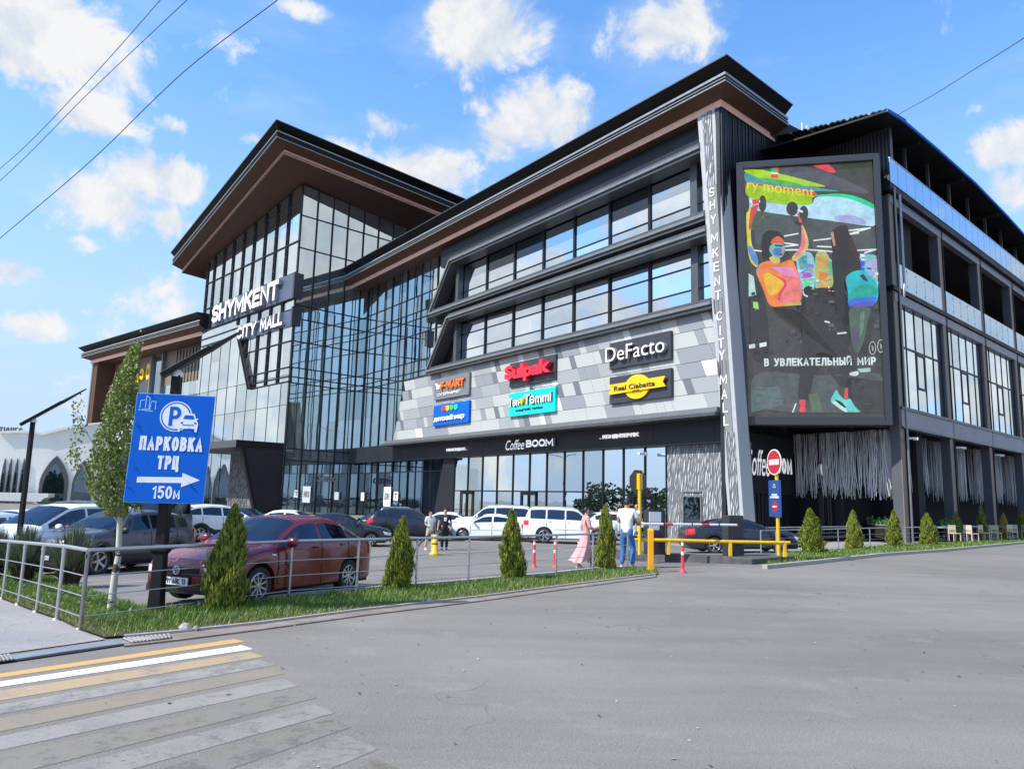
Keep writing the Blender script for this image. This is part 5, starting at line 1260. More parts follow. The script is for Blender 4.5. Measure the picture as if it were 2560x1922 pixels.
class CarShape:
    def __init__(s, k):
        s.__dict__.update(KINDS[k]); s.rx = s.fx - s.wb; s.ground = .20 if s.H < 1.5 else .26
    def hw(s, x):
        e = s.L / 2 - abs(x); w = s.W / 2
        k = 1.0 - .45 * math.exp(-max(e, 0) / .10) * .55 - .09 * math.exp(-max(e, 0) / .55)
        return w * k
    def arch(s, x):
        z = s.ground
        for cx in (s.fx, s.rx):
            r = s.wr + .055
            if abs(x - cx) < r: z = max(z, s.wr + math.sqrt(r * r - (x - cx) ** 2))
        return z
    def ring(s, x):
        hw = s.hw(x); zl = s.arch(x); zt = interp(x, s.top); zb = min(interp(x, s.belt), zt - .035)
        e = s.L / 2 - abs(x); zl0 = s.ground + .16 * math.exp(-max(e, 0) / .12); zl = max(zl, zl0)
        g = min(max((zt - zb) / (s.H - 1.0), 0), 1)
        wt = hw * .90 * (1 - g) + s.wtop * g if g < 1 else s.wtop
        wt = min(wt, hw * .93)
        zmid = zl + (zb - zl) * .45
        if zl > .5: zmid = zl + (zb - zl) * .35
        drop = .035 + .045 * g
        return [(0, zl), (hw * .93, zl), (hw * .995, zl + .05 * min(1, (zb - zl))), (hw * 1.0, zmid), (hw * .995, zb - .13 * min(1, (zb - zl) / .4)), (hw * .955, zb), (wt, zt - drop), (wt * .72, zt - drop * .28), (0, zt)]
    def surf(s, x, v):
        r = s.ring(x); i = min(int(v), 7); f = v - i
        return Vector((x, r[i][0] + (r[i + 1][0] - r[i][0]) * f, r[i][1] + (r[i + 1][1] - r[i][1]) * f))
    def norm(s, x, v):
        a = s.surf(x + .02, v) - s.surf(x - .02, v); b = s.surf(x, min(v + .04, 7.99)) - s.surf(x, max(v - .04, 0))
        n = a.cross(b); n = n.normalized() if n.length > 1e-9 else Vector((0, 1, 0))
        return n
    def patch(s, mb, x0, x1, v0, v1, m, side=1, off=.006, nx=6, nv=3, skew0=0, skew1=0):
        """skin patch on one flank, v in ring numbers; skew moves the upper edge along x"""
        vs = []
        for i in range(nx + 1):
            for j in range(nv + 1):
                fv = j / nv; v = v0 + (v1 - v0) * fv
                xa, xb = x0 + skew0 * fv, x1 + skew1 * fv
                x = xa + (xb - xa) * i / nx
                p = s.surf(x, v); n = s.norm(x, v)
                if n.y < -.01 or (abs(n.y) < .01 and n.z < 0): n = -n
                p = p + n * off
                vs.append((p.x, p.y * side, p.z))
        w = nv + 1
        mb.add(vs, [(i * w + j, (i + 1) * w + j, (i + 1) * w + j + 1, i * w + j + 1) for i in range(nx) for j in range(nv)], m, True)
    def front_x(s, y, end=1):
        lo, hi = s.L / 2 - .6, s.L / 2
        for _ in range(24):
            mid = (lo + hi) / 2
            if s.hw(mid) > abs(y): lo = mid
            else: hi = mid
        return lo * end
    def plate(s, mb, y0, y1, z0, z1, m, end=1, off=.012, n=8, lean=0.0, thick=.03):
        vs = []
        for i in range(n + 1):
            y = y0 + (y1 - y0) * i / n; x = s.front_x(y, end) + off * end
            vs += [(x, y, z0), (x - lean * end, y, z1), (x - lean * end - thick * end, y, z1), (x - thick * end, y, z0)]
        fs = []
        for i in range(n):
            for k in range(4): fs.append((i * 4 + k, (i + 1) * 4 + k, (i + 1) * 4 + (k + 1) % 4, i * 4 + (k + 1) % 4))
        fs += [(0, 1, 2, 3), tuple(n * 4 + q for q in (3, 2, 1, 0))]
        mb.add(vs, fs, m)
    def body(s, paint):
        mb = MB()
        xs = set(np.linspace(-s.L / 2 + .12, s.L / 2 - .12, 34)) | {p[0] for p in s.top} | {p[0] for p in s.belt}
        for cx in (s.fx, s.rx):
            r = s.wr + .055
            xs |= {cx + r * math.cos(t) for t in np.linspace(0, math.pi, 15)} | {cx - r - .004, cx + r + .004}
        for e in (0, .004, .015, .035, .06, .09): xs |= {s.L / 2 - e, -s.L / 2 + e}
        xs = sorted(x for x in xs if -s.L / 2 <= x <= s.L / 2)
        xs = [x for i, x in enumerate(xs) if i == 0 or x - xs[i - 1] > 5e-4]
        rings = [s.ring(x) for x in xs]; n = 9; vs = []; fs = []
        for x, r in zip(xs, rings):
            vs += [(x, y, z) for y, z in r] + [(x, -y, z) for y, z in r[-2:0:-1]]
        w = 2 * n - 2
        for i in range(len(xs) - 1):
            for k in range(w): fs.append((i * w + k, (i + 1) * w + k, (i + 1) * w + (k + 1) % w, i * w + (k + 1) % w))
        fs += [tuple(range(w))[::-1], tuple((len(xs) - 1) * w + k for k in range(w))]
        mb.add(vs, fs, paint, True)
        return mb

WHEELS = {}
def wheel_mesh(kind, wr, spokes, dark):
    key = (wr, spokes, dark)
    if key in WHEELS: return WHEELS[key]
    w = .105; rr = wr * .70
    a = MB(); a.lathe([(rr, -w * .8), (wr * .86, -w), (wr * .97, -w * .85), (wr, -w * .5), (wr, w * .5), (wr * .97, w * .85), (wr * .86, w), (rr, w * .8)], M['tyre'], 28, axis='y')
    a.lathe([(rr, -w * .8), (rr, w * .8)], M['rim_dark'], 28, axis='y')
    b = MB(); rm = M['trim'] if dark == 2 else M['rim']
    b.lathe([(rr * 1.0, w * .82), (rr * .93, w * .9), (rr * .88, w * .7), (rr * .88, w * .3)], rm, 28, axis='y')
    b.lathe([(rr * .9, w * .25), (0.001, w * .25)], M['rim_dark'], 28, axis='y', smooth=False)
    b.lathe([(.001, w * .80), (.055, w * .78), (.07, w * .5)], rm, 12, axis='y')
    for k in range(spokes):
        t = 2 * math.pi * k / spokes
        def P(r, dt, y): return (r * math.cos(t + dt), y, r * math.sin(t + dt))
        wd0, wd1 = (.62, .17) if spokes <= 6 else (.40, .10)
        b.prism([P(.05, wd0, w * .5), P(.05, -wd0, w * .5), P(rr * .92, -wd1, w * .45), P(rr * .92, wd1, w * .45)], [P(.05, wd0 * .8, w * .72), P(.05, -wd0 * .8, w * .72), P(rr * .92, -wd1 * .8, w * .78), P(rr * .92, wd1 * .8, w * .78)], rm)
    oa, ob = a.build('tyre', sharp=R(50)), b.build('rim', sharp=R(40))
    WHEELS[key] = (oa.data, ob.data)
    bpy.data.objects.remove(oa); bpy.data.objects.remove(ob)
    return WHEELS[key]

def make_car(kind, paint, label, cat='car', name='parked_car', group=None, spokes=5, dark=0, roof_rails=False, detail=True, plate_text=None, taillight='corner', black_roof=False, grille='plain', roof_mat=None):
    s = CarShape(kind); t = tag(empty(name), label, cat, group)
    bd = s.body(paint).build('body', t, sharp=R(48))
    # underbody and wheel housings
    mb = MB(); mb.box((-s.L / 2 + .25, -s.W / 2 + .10, s.ground - .02), (s.L / 2 - .25, s.W / 2 - .10, s.ground + .12), M['trim'])
    for cx in (s.fx, s.rx): mb.box((cx - s.wr - .04, -s.W / 2 + .16, s.ground), (cx + s.wr + .04, s.W / 2 - .16, s.wr * 2 + .05), M['gap'])
    mb.build('underbody', t)
    gl = M['glass_car']
    mb = MB()
    for sd in (1, -1): s.patch(mb, s.cowl - .05, s.roof0 + .01, 6.04, 8, gl, sd, .004, 10, 6)
    mb.build('windshield', t)
    mb = MB()
    for sd in (1, -1): s.patch(mb, s.tail + .05, s.roof1 - .03, 6.10, 8, gl, sd, .004, 10, 6)
    mb.build('rear_window', t)
    for sd in (1, -1):
        for i, (xa, xb) in enumerate(s.win):
            mb = MB()
            def clampv(x): return 5.90
            # the pane follows the flank of the cabin; front and rear edges lean with the pillars
            n = 10; vs = []; keep = []
            for j in range(n + 1):
                x = xa + (xb - xa) * j / n; zt = interp(x, s.top); zb = min(interp(x, s.belt), zt - .035)
                g = zt - zb
                top = 5 + (1 - .075 / g) if g > .16 else 5.05
                lo = 5.10 if g > .1 else 5.0
                top = max(top, lo + .02)
                for v in (lo, (lo + top) / 2, top):
                    p = s.surf(x, v); q = s.norm(x, v); q = q if q.y > 0 else -q; p = p + q * .005
                    vs.append((p.x, p.y * sd, p.z))
            mb.add(vs, [(j * 3 + k, (j + 1) * 3 + k, (j + 1) * 3 + k + 1, j * 3 + k + 1) for j in range(n) for k in range(2)], gl, True)
            mb.build('side_window', t)
        # mirror
        mb = MB(); mx = s.win[0][0] - .22; mp = s.surf(mx, 5.0)
        mb.lathe([(.001, -.11), (.06, -.10), (.085, -.03), (.085, .05), (.06, .10), (.001, .11)], paint if not black_roof else M['trim'], 10, (0, 0, 0), 'y')
        mb.v = [(mx + .05 + v[0] * .75, (mp.y + .13 + v[1]) * sd, mp.z + .07 + v[2]) for v in mb.v]
        mb.build('mirror', t)
        if detail:
            for (xa, xb) in s.win[:2]:       # door shut lines and handles
                x0 = xb - .02
                mb = MB(); s.patch(mb, x0 - .012, x0 + .012, 2.0, 5.0, M['gap'], sd, .003, 1, 14)
                h = mb.build('door_line', t)
                mb = MB(); s.patch(mb, xb + .06, xb + .24, 4.35, 4.55, M['gap'], sd, .012, 3, 1); s.patch(mb, xb + .07, xb + .23, 4.42, 4.62, paint, sd, .03, 3, 1); mb.build('door_handle', t)
            mb = MB(); x0 = s.win[0][0] + .02; s.patch(mb, x0 - .012, x0 + .012, 2.2, 4.9, M['gap'], sd, .003, 1, 14); mb.build('door_line', t)
            if not s.clad:
                mb = MB(); s.patch(mb, s.rx + s.wr + .12, s.fx - s.wr - .12, 3.15, 3.32, paint, sd, .016, 10, 1); mb.build('rubbing_strip', t)
        if s.clad:
            mb = MB()
            s.patch(mb, s.rx + s.wr + .05, s.fx - s.wr - .05, 1.6, 2.7, M['trim'], sd, .008, 8, 3)
            for cx in (s.fx, s.rx):
                r0, r1 = s.wr + .05, s.wr + .135; vs = []
                for q in np.linspace(-.12, math.pi + .12, 19):
                    for r in (r0, r1):
                        x, z = cx + r * math.cos(q), s.wr + r * math.sin(q)
                        vs.append((x, (s.hw(x) * 1.0 + .008) * sd, max(z, s.ground)))
                mb.add(vs, [(k * 2, k * 2 + 2, k * 2 + 3, k * 2 + 1) for k in range(18)], M['trim'], True)
            mb.build('arch_cladding', t)
        hl = MB(); e = s.L / 2
        zb = interp(e - .2, s.belt)
        s.patch(hl, e - .05, e - .30, 3.85, 4.8, M['lamp_white'], sd, .009, 6, 3, -.01, -.10); s.plate(hl, sd * s.W * .31, sd * s.hw(e - .05), zb - .165, zb - .045, M['lamp_white'], 1, .010, 5)
        hl.build('headlight', t)
        tl = MB()
        if taillight == 'corner':
            s.patch(tl, -e + .05, -e + .30, 3.6, 4.9, M['lamp_red'], sd, .009, 5, 3); zr = interp(-e + .1, s.belt); s.plate(tl, sd * s.W * .30, sd * s.hw(-e + .05), zr - .26, zr - .06, M['lamp_red'], -1, .010, 5)
        else:
            s.patch(tl, -e + .04, -e + .22, 4.0, 4.98, M['lamp_red'], sd, .012, 4, 3); zr = interp(-e + .1, s.belt); s.plate(tl, sd * s.W * .34, sd * s.hw(-e + .04), zr - .22, zr - .02, M['lamp_red'], -1, .010, 5)
        tl.build('taillight', t)
        if roof_rails:
            mb = MB(); mb.tube([(s.roof0 - .2, s.wtop * .93 * sd, interp(s.roof0 - .2, s.top) - .02), (s.roof0 - .35, s.wtop * .93 * sd, s.H + .02), (s.roof1 + .2, s.wtop * .93 * sd, s.H), (s.roof1 + .05, s.wtop * .93 * sd, interp(s.roof1, s.top) - .03)], .02, M['chrome'] if roof_rails == 1 else M['trim'], 6)
            mb.build('roof_rail', t)
        for cx in (s.fx, s.rx):
            w = empty('wheel', (cx, sd * (s.W / 2 - .115), s.wr)); w.parent = t
            if sd < 0: w.rotation_euler = (0, 0, math.pi)
            for nm, me in zip(('tyre', 'rim'), wheel_mesh(kind, s.wr, spokes, dark)): link_mesh(nm, me, w)
    zf = interp(s.L / 2 - .1, s.belt)
    mb = MB(); gw = s.W * (.25 if kind == 'sedan' else .30)
    z0, z1 = zf - .13, zf - .035
    if kind in ('offroader', 'van', 'suv'): z0 = zf - .30
    s.plate(mb, -gw, gw, z0, z1, M['trim'], 1, .012, 10)
    for k in range(1, 4): s.plate(mb, -gw * .97, gw * .97, z0 + (z1 - z0) * k / 4 - .007, z0 + (z1 - z0) * k / 4 + .007, M['chrome'] if grille == 'chrome' else M['gap'], 1, .022, 10)
    gr = mb.build('grille', t)
    mb = MB(); s.plate(mb, -s.W * .40, s.W * .40, s.ground + .02, s.ground + .12, M['trim'], 1, .016, 12); s.plate(mb, -s.W * .30, s.W * .30, s.ground + .05, s.ground + .08, M['gap'], 1, .024, 10); mb.build('lower_intake', t)
    mb = MB(); s.plate(mb, -s.W * .47, s.W * .47, zf - .165, zf - .145, M['gap'], 1, .008, 14); mb.build('bumper_line', t)
    for end in (1, -1):
        x = (s.L / 2 + .045) * end; zc = (s.ground + .20 if s.clad or s.H < 1.5 else s.ground + .33) if end > 0 else zf - .28
        if end < 0 and kind == 'sedan': zc = .62
        mb = MB(); mb.box((min(x, x - .04 * end), -.26, zc - .056), (max(x, x - .04 * end), .26, zc + .056), M['plate_white']); mb.box((min(x, x - .05 * end) - .0, -.275, zc - .071), (max(x - .01 * end, x - .05 * end), .275, zc + .071), M['trim'])
        pl = mb.build('license_plate', t)
        if plate_text and end > 0:
            stroke_text(plate_text, (x + .001, -.215, zc - .04), (0, 1, 0), (0, 0, 1), (1, 0, 0), .43, .08, .002, M['letter_dark'], 'lettering', pl, weight=.16)
    return t
def put_car(t, nose, tail, dz=0.0):
    """stand the car on the ground between two points"""
    a, b = Vector(nose), Vector(tail); c = (a + b) / 2; d = a - b
    t.location = (c.x, c.y, gz(c.x, c.y) + .006)
    hz = math.atan2(d.y, d.x)
    sl = (gz(*(c + d.normalized() * 1.3)[:2]) - gz(*(c - d.normalized() * 1.3)[:2])) / 2.6
    t.rotation_euler = (0, -math.atan(sl), hz)
    return t
def by_wheels(t, f, r, kind, left_visible=True, anchor='f'):
    """f and r: pixels where the near front and rear wheel meet the ground"""
    s = CarShape(kind); F_, R_ = ground(*f), ground(*r)
    A, o = (F_, r) if anchor == 'f' else (R_, f); q = ray(*o); q = V2(q[0], q[1]) / math.hypot(q[0], q[1]); a2 = V2(A.x, A.y)
    b = q @ a2; disc = b * b - (a2 @ a2 - s.wb ** 2); was = (R_ if anchor == 'f' else F_); wd = math.hypot(was.x, was.y)
    t_ = b if disc < 0 else min((b - math.sqrt(disc), b + math.sqrt(disc)), key=lambda k: abs(k - wd))
    B = Vector((q[0] * t_, q[1] * t_, 0)); F_, R_ = (A, B) if anchor == 'f' else (B, A)
    d = (F_ - R_); d.z = 0; d.normalize(); side = Vector((-d.y, d.x, 0)) * (1 if left_visible else -1)
    mid = (F_ + R_) / 2 - side * (s.W / 2 - .1) - d * ((s.fx + s.rx) / 2)
    put_car(t, mid + d, mid - d)


P_red = car_paint('dark red paint', (.16, .008, .017), .0)
P_grey = car_paint('grey violet paint', (.070, .066, .085), .5)
P_white = car_paint('white paint', (.76, .77, .78))
P_pale = car_paint('pale blue white paint', (.52, .60, .66), .2)
P_black = car_paint('black paint', (.010, .011, .014), .1)
P_navy = car_paint('navy paint', (.022, .026, .045), .3)
P_char = car_paint('charcoal paint', (.022, .024, .028), .3)

red = make_car('sedan', P_red, 'dark red sedan parked nose-on behind the fence and thujas', plate_text='791 AUC 13', spokes=9, dark=1)
by_wheels(red, (635, 1509), (862, 1476), 'sedan')
# round maker badge on the grille of the red sedan: a ring with a V above a W
sh = CarShape('sedan'); zf = interp(sh.L / 2 - .1, sh.belt); bz = zf - .082; bx = sh.front_x(0) + .035
mb = MB()
for k in range(20):
    a, b = 2 * math.pi * k / 20, 2 * math.pi * (k + 1) / 20
    mb.tube([(bx, .062 * math.cos(a), bz + .062 * math.sin(a)), (bx, .062 * math.cos(b), bz + .062 * math.sin(b))], .008, M['chrome'], 5)
mb.tube([(bx, -.028, bz + .05), (bx, 0, bz + .006), (bx, .028, bz + .05)], .007, M['chrome'], 5); mb.tube([(bx, -.05, bz + .02), (bx, -.024, bz - .048), (bx, 0, bz - .006), (bx, .024, bz - .048), (bx, .05, bz + .02)], .007, M['chrome'], 5)
bg_ = [c for c in red.children if c.name.startswith('grille')][0]
mb.build('badge', bg_)
for sd in (1, -1):
    mb = MB(); sh.patch(mb, .95, 1.05, 4.1, 4.3, M['lamp_white'], sd, .01, 2, 1); mb.build('side_marker', red)
gs = make_car('suv', P_grey, 'grey violet crossover with black roof parked behind the young birch', spokes=5, dark=1, black_roof=True)
by_wheels(gs, (238, 1437), (436, 1392), 'suv')
dg = (gs.rotation_euler.z); hd = Vector((math.cos(dg), math.sin(dg), 0)); lf = Vector((-hd.y, hd.x, 0)); gc = Vector(gs.location)
def row_car(kind, paint, k, back, label, turn=0.0, **kw):
    t = make_car(kind, paint, label, detail=False, **kw); p = gc - lf * k - hd * back; d = Vector((math.cos(dg + turn), math.sin(dg + turn), 0)); put_car(t, p + d, p - d); return t
row_car('van', P_white, 2.7, .5, 'white people carrier parked just beyond the grey violet crossover')
row_car('sedan', P_pale, 5.6, .2, 'pale bluish car with sunlit windscreen at the left edge')
row_car('sedan', P_white, 8.2, 3.2, 'white sedan half hidden behind the left lamp post', .1)
row_car('offroader', P_black, 7.2, 8.2, 'black off-roader with roof rack in front of the white arched building', .3, roof_rails=2)
row_car('sedan', P_char, 11.5, 1.0, 'dark car cut off by the left border', .0)
ch = make_car('suv', P_white, 'white crossover with black wheel arches parked behind the left thuja', spokes=5, dark=1)
by_wheels(ch, (635, 1352), (497, 1353), 'suv', False)
dk = make_car('sedan', P_char, 'charcoal sedan with bright alloy wheel behind the red sedan', spokes=9)
by_wheels(dk, (934, 1367), (772, 1368), 'sedan', False)
def spot(kind, paint, px, length_dir, label, **kw):
    """px: ground pixel of the middle of the near side; length_dir: azimuth of the nose in degrees"""
    t = make_car(kind, paint, label, detail=kw.pop('detail', True), **kw); p = ground(*px); d = Vector((math.sin(R(length_dir)), math.cos(R(length_dir)), 0)); s = CarShape(kind)
    side = Vector((-d.y, d.x, 0)); side = side if (CAMP[0] - p.x) * side.x + (CAMP[1] - p.y) * side.y > 0 else -side
    c = p - side * s.W / 2; put_car(t, c + d, c - d); return t
spot('sedan', P_white, (720, 1348), 92, 'white car of which only the roof shows behind the charcoal sedan', detail=False)
spot('sedan', P_black, (925, 1346), -70, 'black sedan with gleaming windscreen behind the charcoal sedan', detail=False)
spot('suv', P_navy, (1025, 1352), 78, 'navy crossover with red tail lamp behind the second thuja', roof_rails=1)
spot('sedan', P_white, (1095, 1343), -86, 'white sedan standing behind the two young men')
spot('offroader', P_white, (1225, 1347), -84, 'white off-roader facing left with dark windows, left of the tall white one', roof_rails=1, spokes=9)
lc = make_car('offroader', P_white, 'tall white off-roader with red tail lamp facing right behind the railing', spokes=5, roof_rails=1)
by_wheels(lc, (1500, 1357), (1356, 1358), 'offroader', False, 'r')
spot('sedan', P_white, (1215, 1352), -86, 'low white car between the two white off-roaders', spokes=9)
spot('suv', P_white, (1560, 1352), 80, 'white crossover behind the man carrying the child')
bl = make_car('fastback', P_navy, 'dark navy fastback sedan waiting at the parking barrier', spokes=5)
by_wheels(bl, (1952, 1374), (1786, 1383), 'fastback', False, 'r')

for kind, paint, px, az_, label in (('suv', P_white, (395, 1346), 95, 'white crossover half hidden behind the blue sign post'), ('sedan', P_black, (300, 1345), -82, 'black sedan deep in the car park left of the sign post'),
        ('suv', P_char, (205, 1342), 84, 'charcoal crossover deep in the car park behind the birch'), ('sedan', P_white, (120, 1340), -88, 'white sedan deep in the car park behind the left lamp post'),
        ('van', P_white, (345, 1330), 90, 'white van in the farthest row near the mall entrance'), ('sedan', P_navy, (600, 1334), 90, 'navy sedan in the farthest row before the dark canopy wall')):
    spot(kind, paint, px, az_, label, detail=False)
# ------------------------------------------------------------------ railings
def rail_run(name, label, posts, tops, nrail=3, top_r=.026, post_r=.024, group=None):
    """posts: ground pixels; tops: height of the handrail"""
    P = [ground(*p) if not isinstance(p, Vector) else p for p in posts]
    t = tag(empty(name, P[0]), label, 'railing', group)
    h = tops
    for p in P[:]:
        if p in P[len(P) - (1 if getattr(rail_run, 'skip_last', False) else 0):]: continue
        mb = MB(); mb.tube([p + Vector((0, 0, -.02)), p + Vector((0, 0, h - .02))], post_r, M['steel'], 10); mb.lathe([(.001, .03), (.055, .028), (.06, .0)], M['steel'], 12, (p.x, p.y, p.z)); mb.lathe([(.03, h - .09), (.03, h - .05)], M['steel'], 10, (p.x, p.y, p.z))
        child(mb.build('post'), t)
    mb = MB(); mb.tube([p + Vector((0, 0, h)) for p in P], top_r, M['steel'], 10); child(mb.build('handrail'), t)
    for k in range(nrail):
        z = h * (.16 + .255 * k) if nrail == 3 else h * (k + .6) / (nrail + .6)
        mb = MB(); mb.tube([p + Vector((0, 0, z)) for p in P], .0075, M['steel'], 6); child(mb.build('rail'), t)
    return t
c2 = crop(0, 1100, 3.02)
hL = .98
rail_run('railing', 'steel railing with four rails along the left pavement, ending at a corner post', [extend(ground(6, 1497), ground(46, 1512), 3.0), extend(ground(6, 1497), ground(46, 1512), 1.4), (6, 1497), (46, 1512), (91, 1530), (141, 1550), (200, 1573.5)], hL)
rail_run('railing', 'long steel railing running along the grass beside the red sedan', [(200, 1573.5), (721, 1500), (890.5, 1486), (1038.6, 1473), (1170, 1461.5), (1390, 1441), (1482, 1430), (1569, 1422)], hL)
rail_run('railing', 'steel railing behind the bright green verge along the terrace on the right', [(1903, 1392), (1941, 1387), (2097, 1375), (2176, 1368), (2262, 1362), (2370, 1356), (2480, 1349), (2545, 1346)], .95)
rail_run('railing', 'short steel railing panel with many rails in front of the dark slatted planters', [(1890, 1372), (2010, 1366), (2130, 1360)], 1.0, 3)
# bent black handle lying against the railing
p0 = ground(1024, 1402); mb = MB(); b = ground(1028, 1440)
mb.tube([(b.x - .02, b.y, b.z + .25), (b.x + .06, b.y, b.z + .62), (b.x + .28, b.y + .1, b.z + .92), (b.x + .55, b.y + .2, b.z + 1.12)], .022, M['trim'], 8)
tag(mb.build('bent_pole'), 'bent black pole leaning behind the second thuja at the railing', 'pole')

# ------------------------------------------------------------------ blue parking sign on its lamp post
def lamp_post(px, label, ptop, armA, armB, sq=.075, group='black lamp posts with slanted solar heads'):
    b = ground(*px); H_ = height_at(*ptop, b); t = tag(empty('street_lamp', b), label, 'street lamp', group)
    mb = MB()
    def sqr(z0, z1, w0, w1): mb.prism([(b.x + sx * w0, b.y + sy * w0, b.z + z0) for sx, sy in ((-1, -1), (1, -1), (1, 1), (-1, 1))], [(b.x + sx * w1, b.y + sy * w1, b.z + z1) for sx, sy in ((-1, -1), (1, -1), (1, 1), (-1, 1))], M['black_metal'])
    sqr(-.03, .42, sq * 1.3, sq * 1.12); sqr(.42, .88, sq * 1.12, sq * 1.05); sqr(.96, H_ - b.z, sq, sq * .85); child(mb.build('post', bevel=.012), t)
    mb = MB(); sqr(.86, .90, sq * 1.1, sq * 1.42); sqr(.90, .94, sq * 1.42, sq * 1.42); sqr(.94, .99, sq * 1.42, sq * 1.02); child(mb.build('collar'), t)
    top = Vector((b.x, b.y, H_))
    d = math.hypot(b.x, b.y)
    def at(px_, k): q = ray(*px_); s_ = d * k / math.hypot(q[0], q[1]); v = CAMP + q * s_; return Vector(v)
    A, B = at(armA, 1.0), at(armB, 1.0)
    ax = (B - A); n = ax.normalized(); side = Vector((n.y, -n.x, 0)).normalized(); up = side.cross(n)
    if up.z < 0: up = -up
    w, th = .16, .035
    mb = MB(); f = .62; C_ = A.lerp(B, f)
    mb.prism([A + side * w - up * th, A - side * w - up * th, A - side * w + up * th, A + side * w + up * th], [C_ + side * w - up * th, C_ - side * w - up * th, C_ - side * w + up * th, C_ + side * w + up * th], M['black_metal'])
    child(mb.build('solar_panel', bevel=.006), t)
    mb = MB(); w2 = .11
    mb.prism([C_ + side * w2 - up * .045, C_ - side * w2 - up * .045, C_ - side * w2 + up * .03, C_ + side * w2 + up * .03], [B + side * w2 * .7 - up * .012, B - side * w2 * .7 - up * .012, B - side * w2 * .7 + up * .012, B + side * w2 * .7 + up * .012], M['anthracite']); child(mb.build('lamp_head', bevel=.006), t)
    mb = MB(); mb.lathe([(.001, .09), (.05, .075), (.075, .03), (.078, -.03)], M['white_plastic'], 12, (b.x, b.y, H_)); child(mb.build('cap'), t)
    return t, b, H_
lampA, LB, LH = lamp_post((388, 1536), 'black lamp post carrying the blue parking sign in the grass', (440, 937), (403, 940), (598, 832))
lamp_post((36, 1440), 'thin black lamp post with slanted solar head left of the birch', (77, 1052), (50, 1062), (216, 972), .055)
# sign board: squared up 12 cm in front of the post
def sign_pt(x, y, k=.985):
    q = ray(x, y); s_ = math.hypot(LB.x, LB.y) * k / math.hypot(q[0], q[1]); return CAMP + q * s_
ps = tag(empty('parking_sign', (LB.x, LB.y, 1.5)), 'blue parking sign with white P badge, words and arrow on the lamp post', 'sign')
tl, tr_, br, bl_ = (sign_pt(*q) for q in ((337, 975), (531, 996), (512, 1259), (312, 1256)))
# find the yaw of the board from its edges: make it a true rectangle standing upright
hw_ = (np.hypot(*(tr_ - tl)[:2]) + np.hypot(*(br - bl_)[:2])) / 4
cz0, cz1 = (bl_[2] + br[2]) / 2, (tl[2] + tr_[2]) / 2
cxy = (tl + tr_ + br + bl_)[:2] / 4
vd = V2(cxy[0], cxy[1]) / np.hypot(*cxy); rt = V2(vd[1], -vd[0])
yaw = R(-14); rt = V2(rt[0] * math.cos(yaw) - rt[1] * math.sin(yaw), rt[0] * math.sin(yaw) + rt[1] * math.cos(yaw)); hw_ /= math.cos(yaw)
fsn = V2(rt[1], -rt[0]); FP = Frame(cxy, rt, fsn)
lean = .042                                                     # the post and board lean a little
def fp(u, v, o=0.0):
    z = cz0 + (cz1 - cz0) * v; a = (u - .5) * 2 * hw_ + (v - .5) * 2 * hw_ * lean
    return FP.pt(a, o, z)
def pslab(pts, o0, o1, m, name):
    mb = MB(); mb.prism([fp(u, v, o0) for u, v in pts], [fp(u, v, o1) for u, v in pts], m); return child(mb.build(name), ps)
M['sign_print'] = pbr('sign print white', (.74, .76, .82), .4)
M['sign_light'] = pbr('sign light edge', (.30, .55, .85), .4)
pslab([(0, 0), (1, 0), (1, 1), (0, 1)], -.035, .0, M['sign_light'], 'board_edge')
mb = MB(); mb.prism([fp(u, v, .0) for u, v in ((.008, .004), (.996, .004), (.996, .994), (.008, .994))], [fp(u, v, .012) for u, v in ((.008, .004), (.996, .004), (.996, .994), (.008, .994))], M['sign_blue']); child(mb.build('board'), ps)
asp = (cz1 - cz0) / (2 * hw_)
def ringp(cx, cy, r, o0, o1, m, name, n=36): return pslab([(cx + r * math.cos(2 * math.pi * k / n), cy + r / asp * math.sin(2 * math.pi * k / n)) for k in range(n)], o0, o1, m, name)
ringp(.53, .795, .205, .012, .014, M['sign_print'], 'badge_ring'); ringp(.53, .795, .190, .014, .0155, M['sign_blue'], 'badge_gap'); ringp(.53, .795, .172, .0155, .017, M['sign_print'], 'badge_disc')
def ptext(body, u0, u1, v0, v1, o, m, bold=.02, sp=1.0):
    p0 = np.array(fp(u0, v0, o)); p1 = np.array(fp(u1, v0, o)); p2 = np.array(fp(u0, v1, o)); w = np.linalg.norm(p1 - p0); h = np.linalg.norm(p2 - p0)
    child(stroke_text(body, p0, (p1 - p0) / w, (p2 - p0) / h, (*fsn, 0), w, h, .003, m, 'lettering', None, weight=bold), ps)
ptext('P', .445, .59, .705, .885, .017, M['sign_blue'], .17)
ptext('ПАРКОВКА', .115, .915, .475, .605, .012, M['sign_print'], .19); ptext('ТРЦ', .365, .64, .305, .43, .012, M['sign_print'], .19); ptext('150м', .35, .70, .04, .155, .012, M['sign_print'], .16)
pslab([(.14, .232), (.72, .238), (.72, .186), (.14, .18)], .012, .0145, M['sign_print'], 'arrow'); pslab([(.70, .278), (.93, .215), (.70, .148)], .012, .015, M['sign_print'], 'arrow_head')
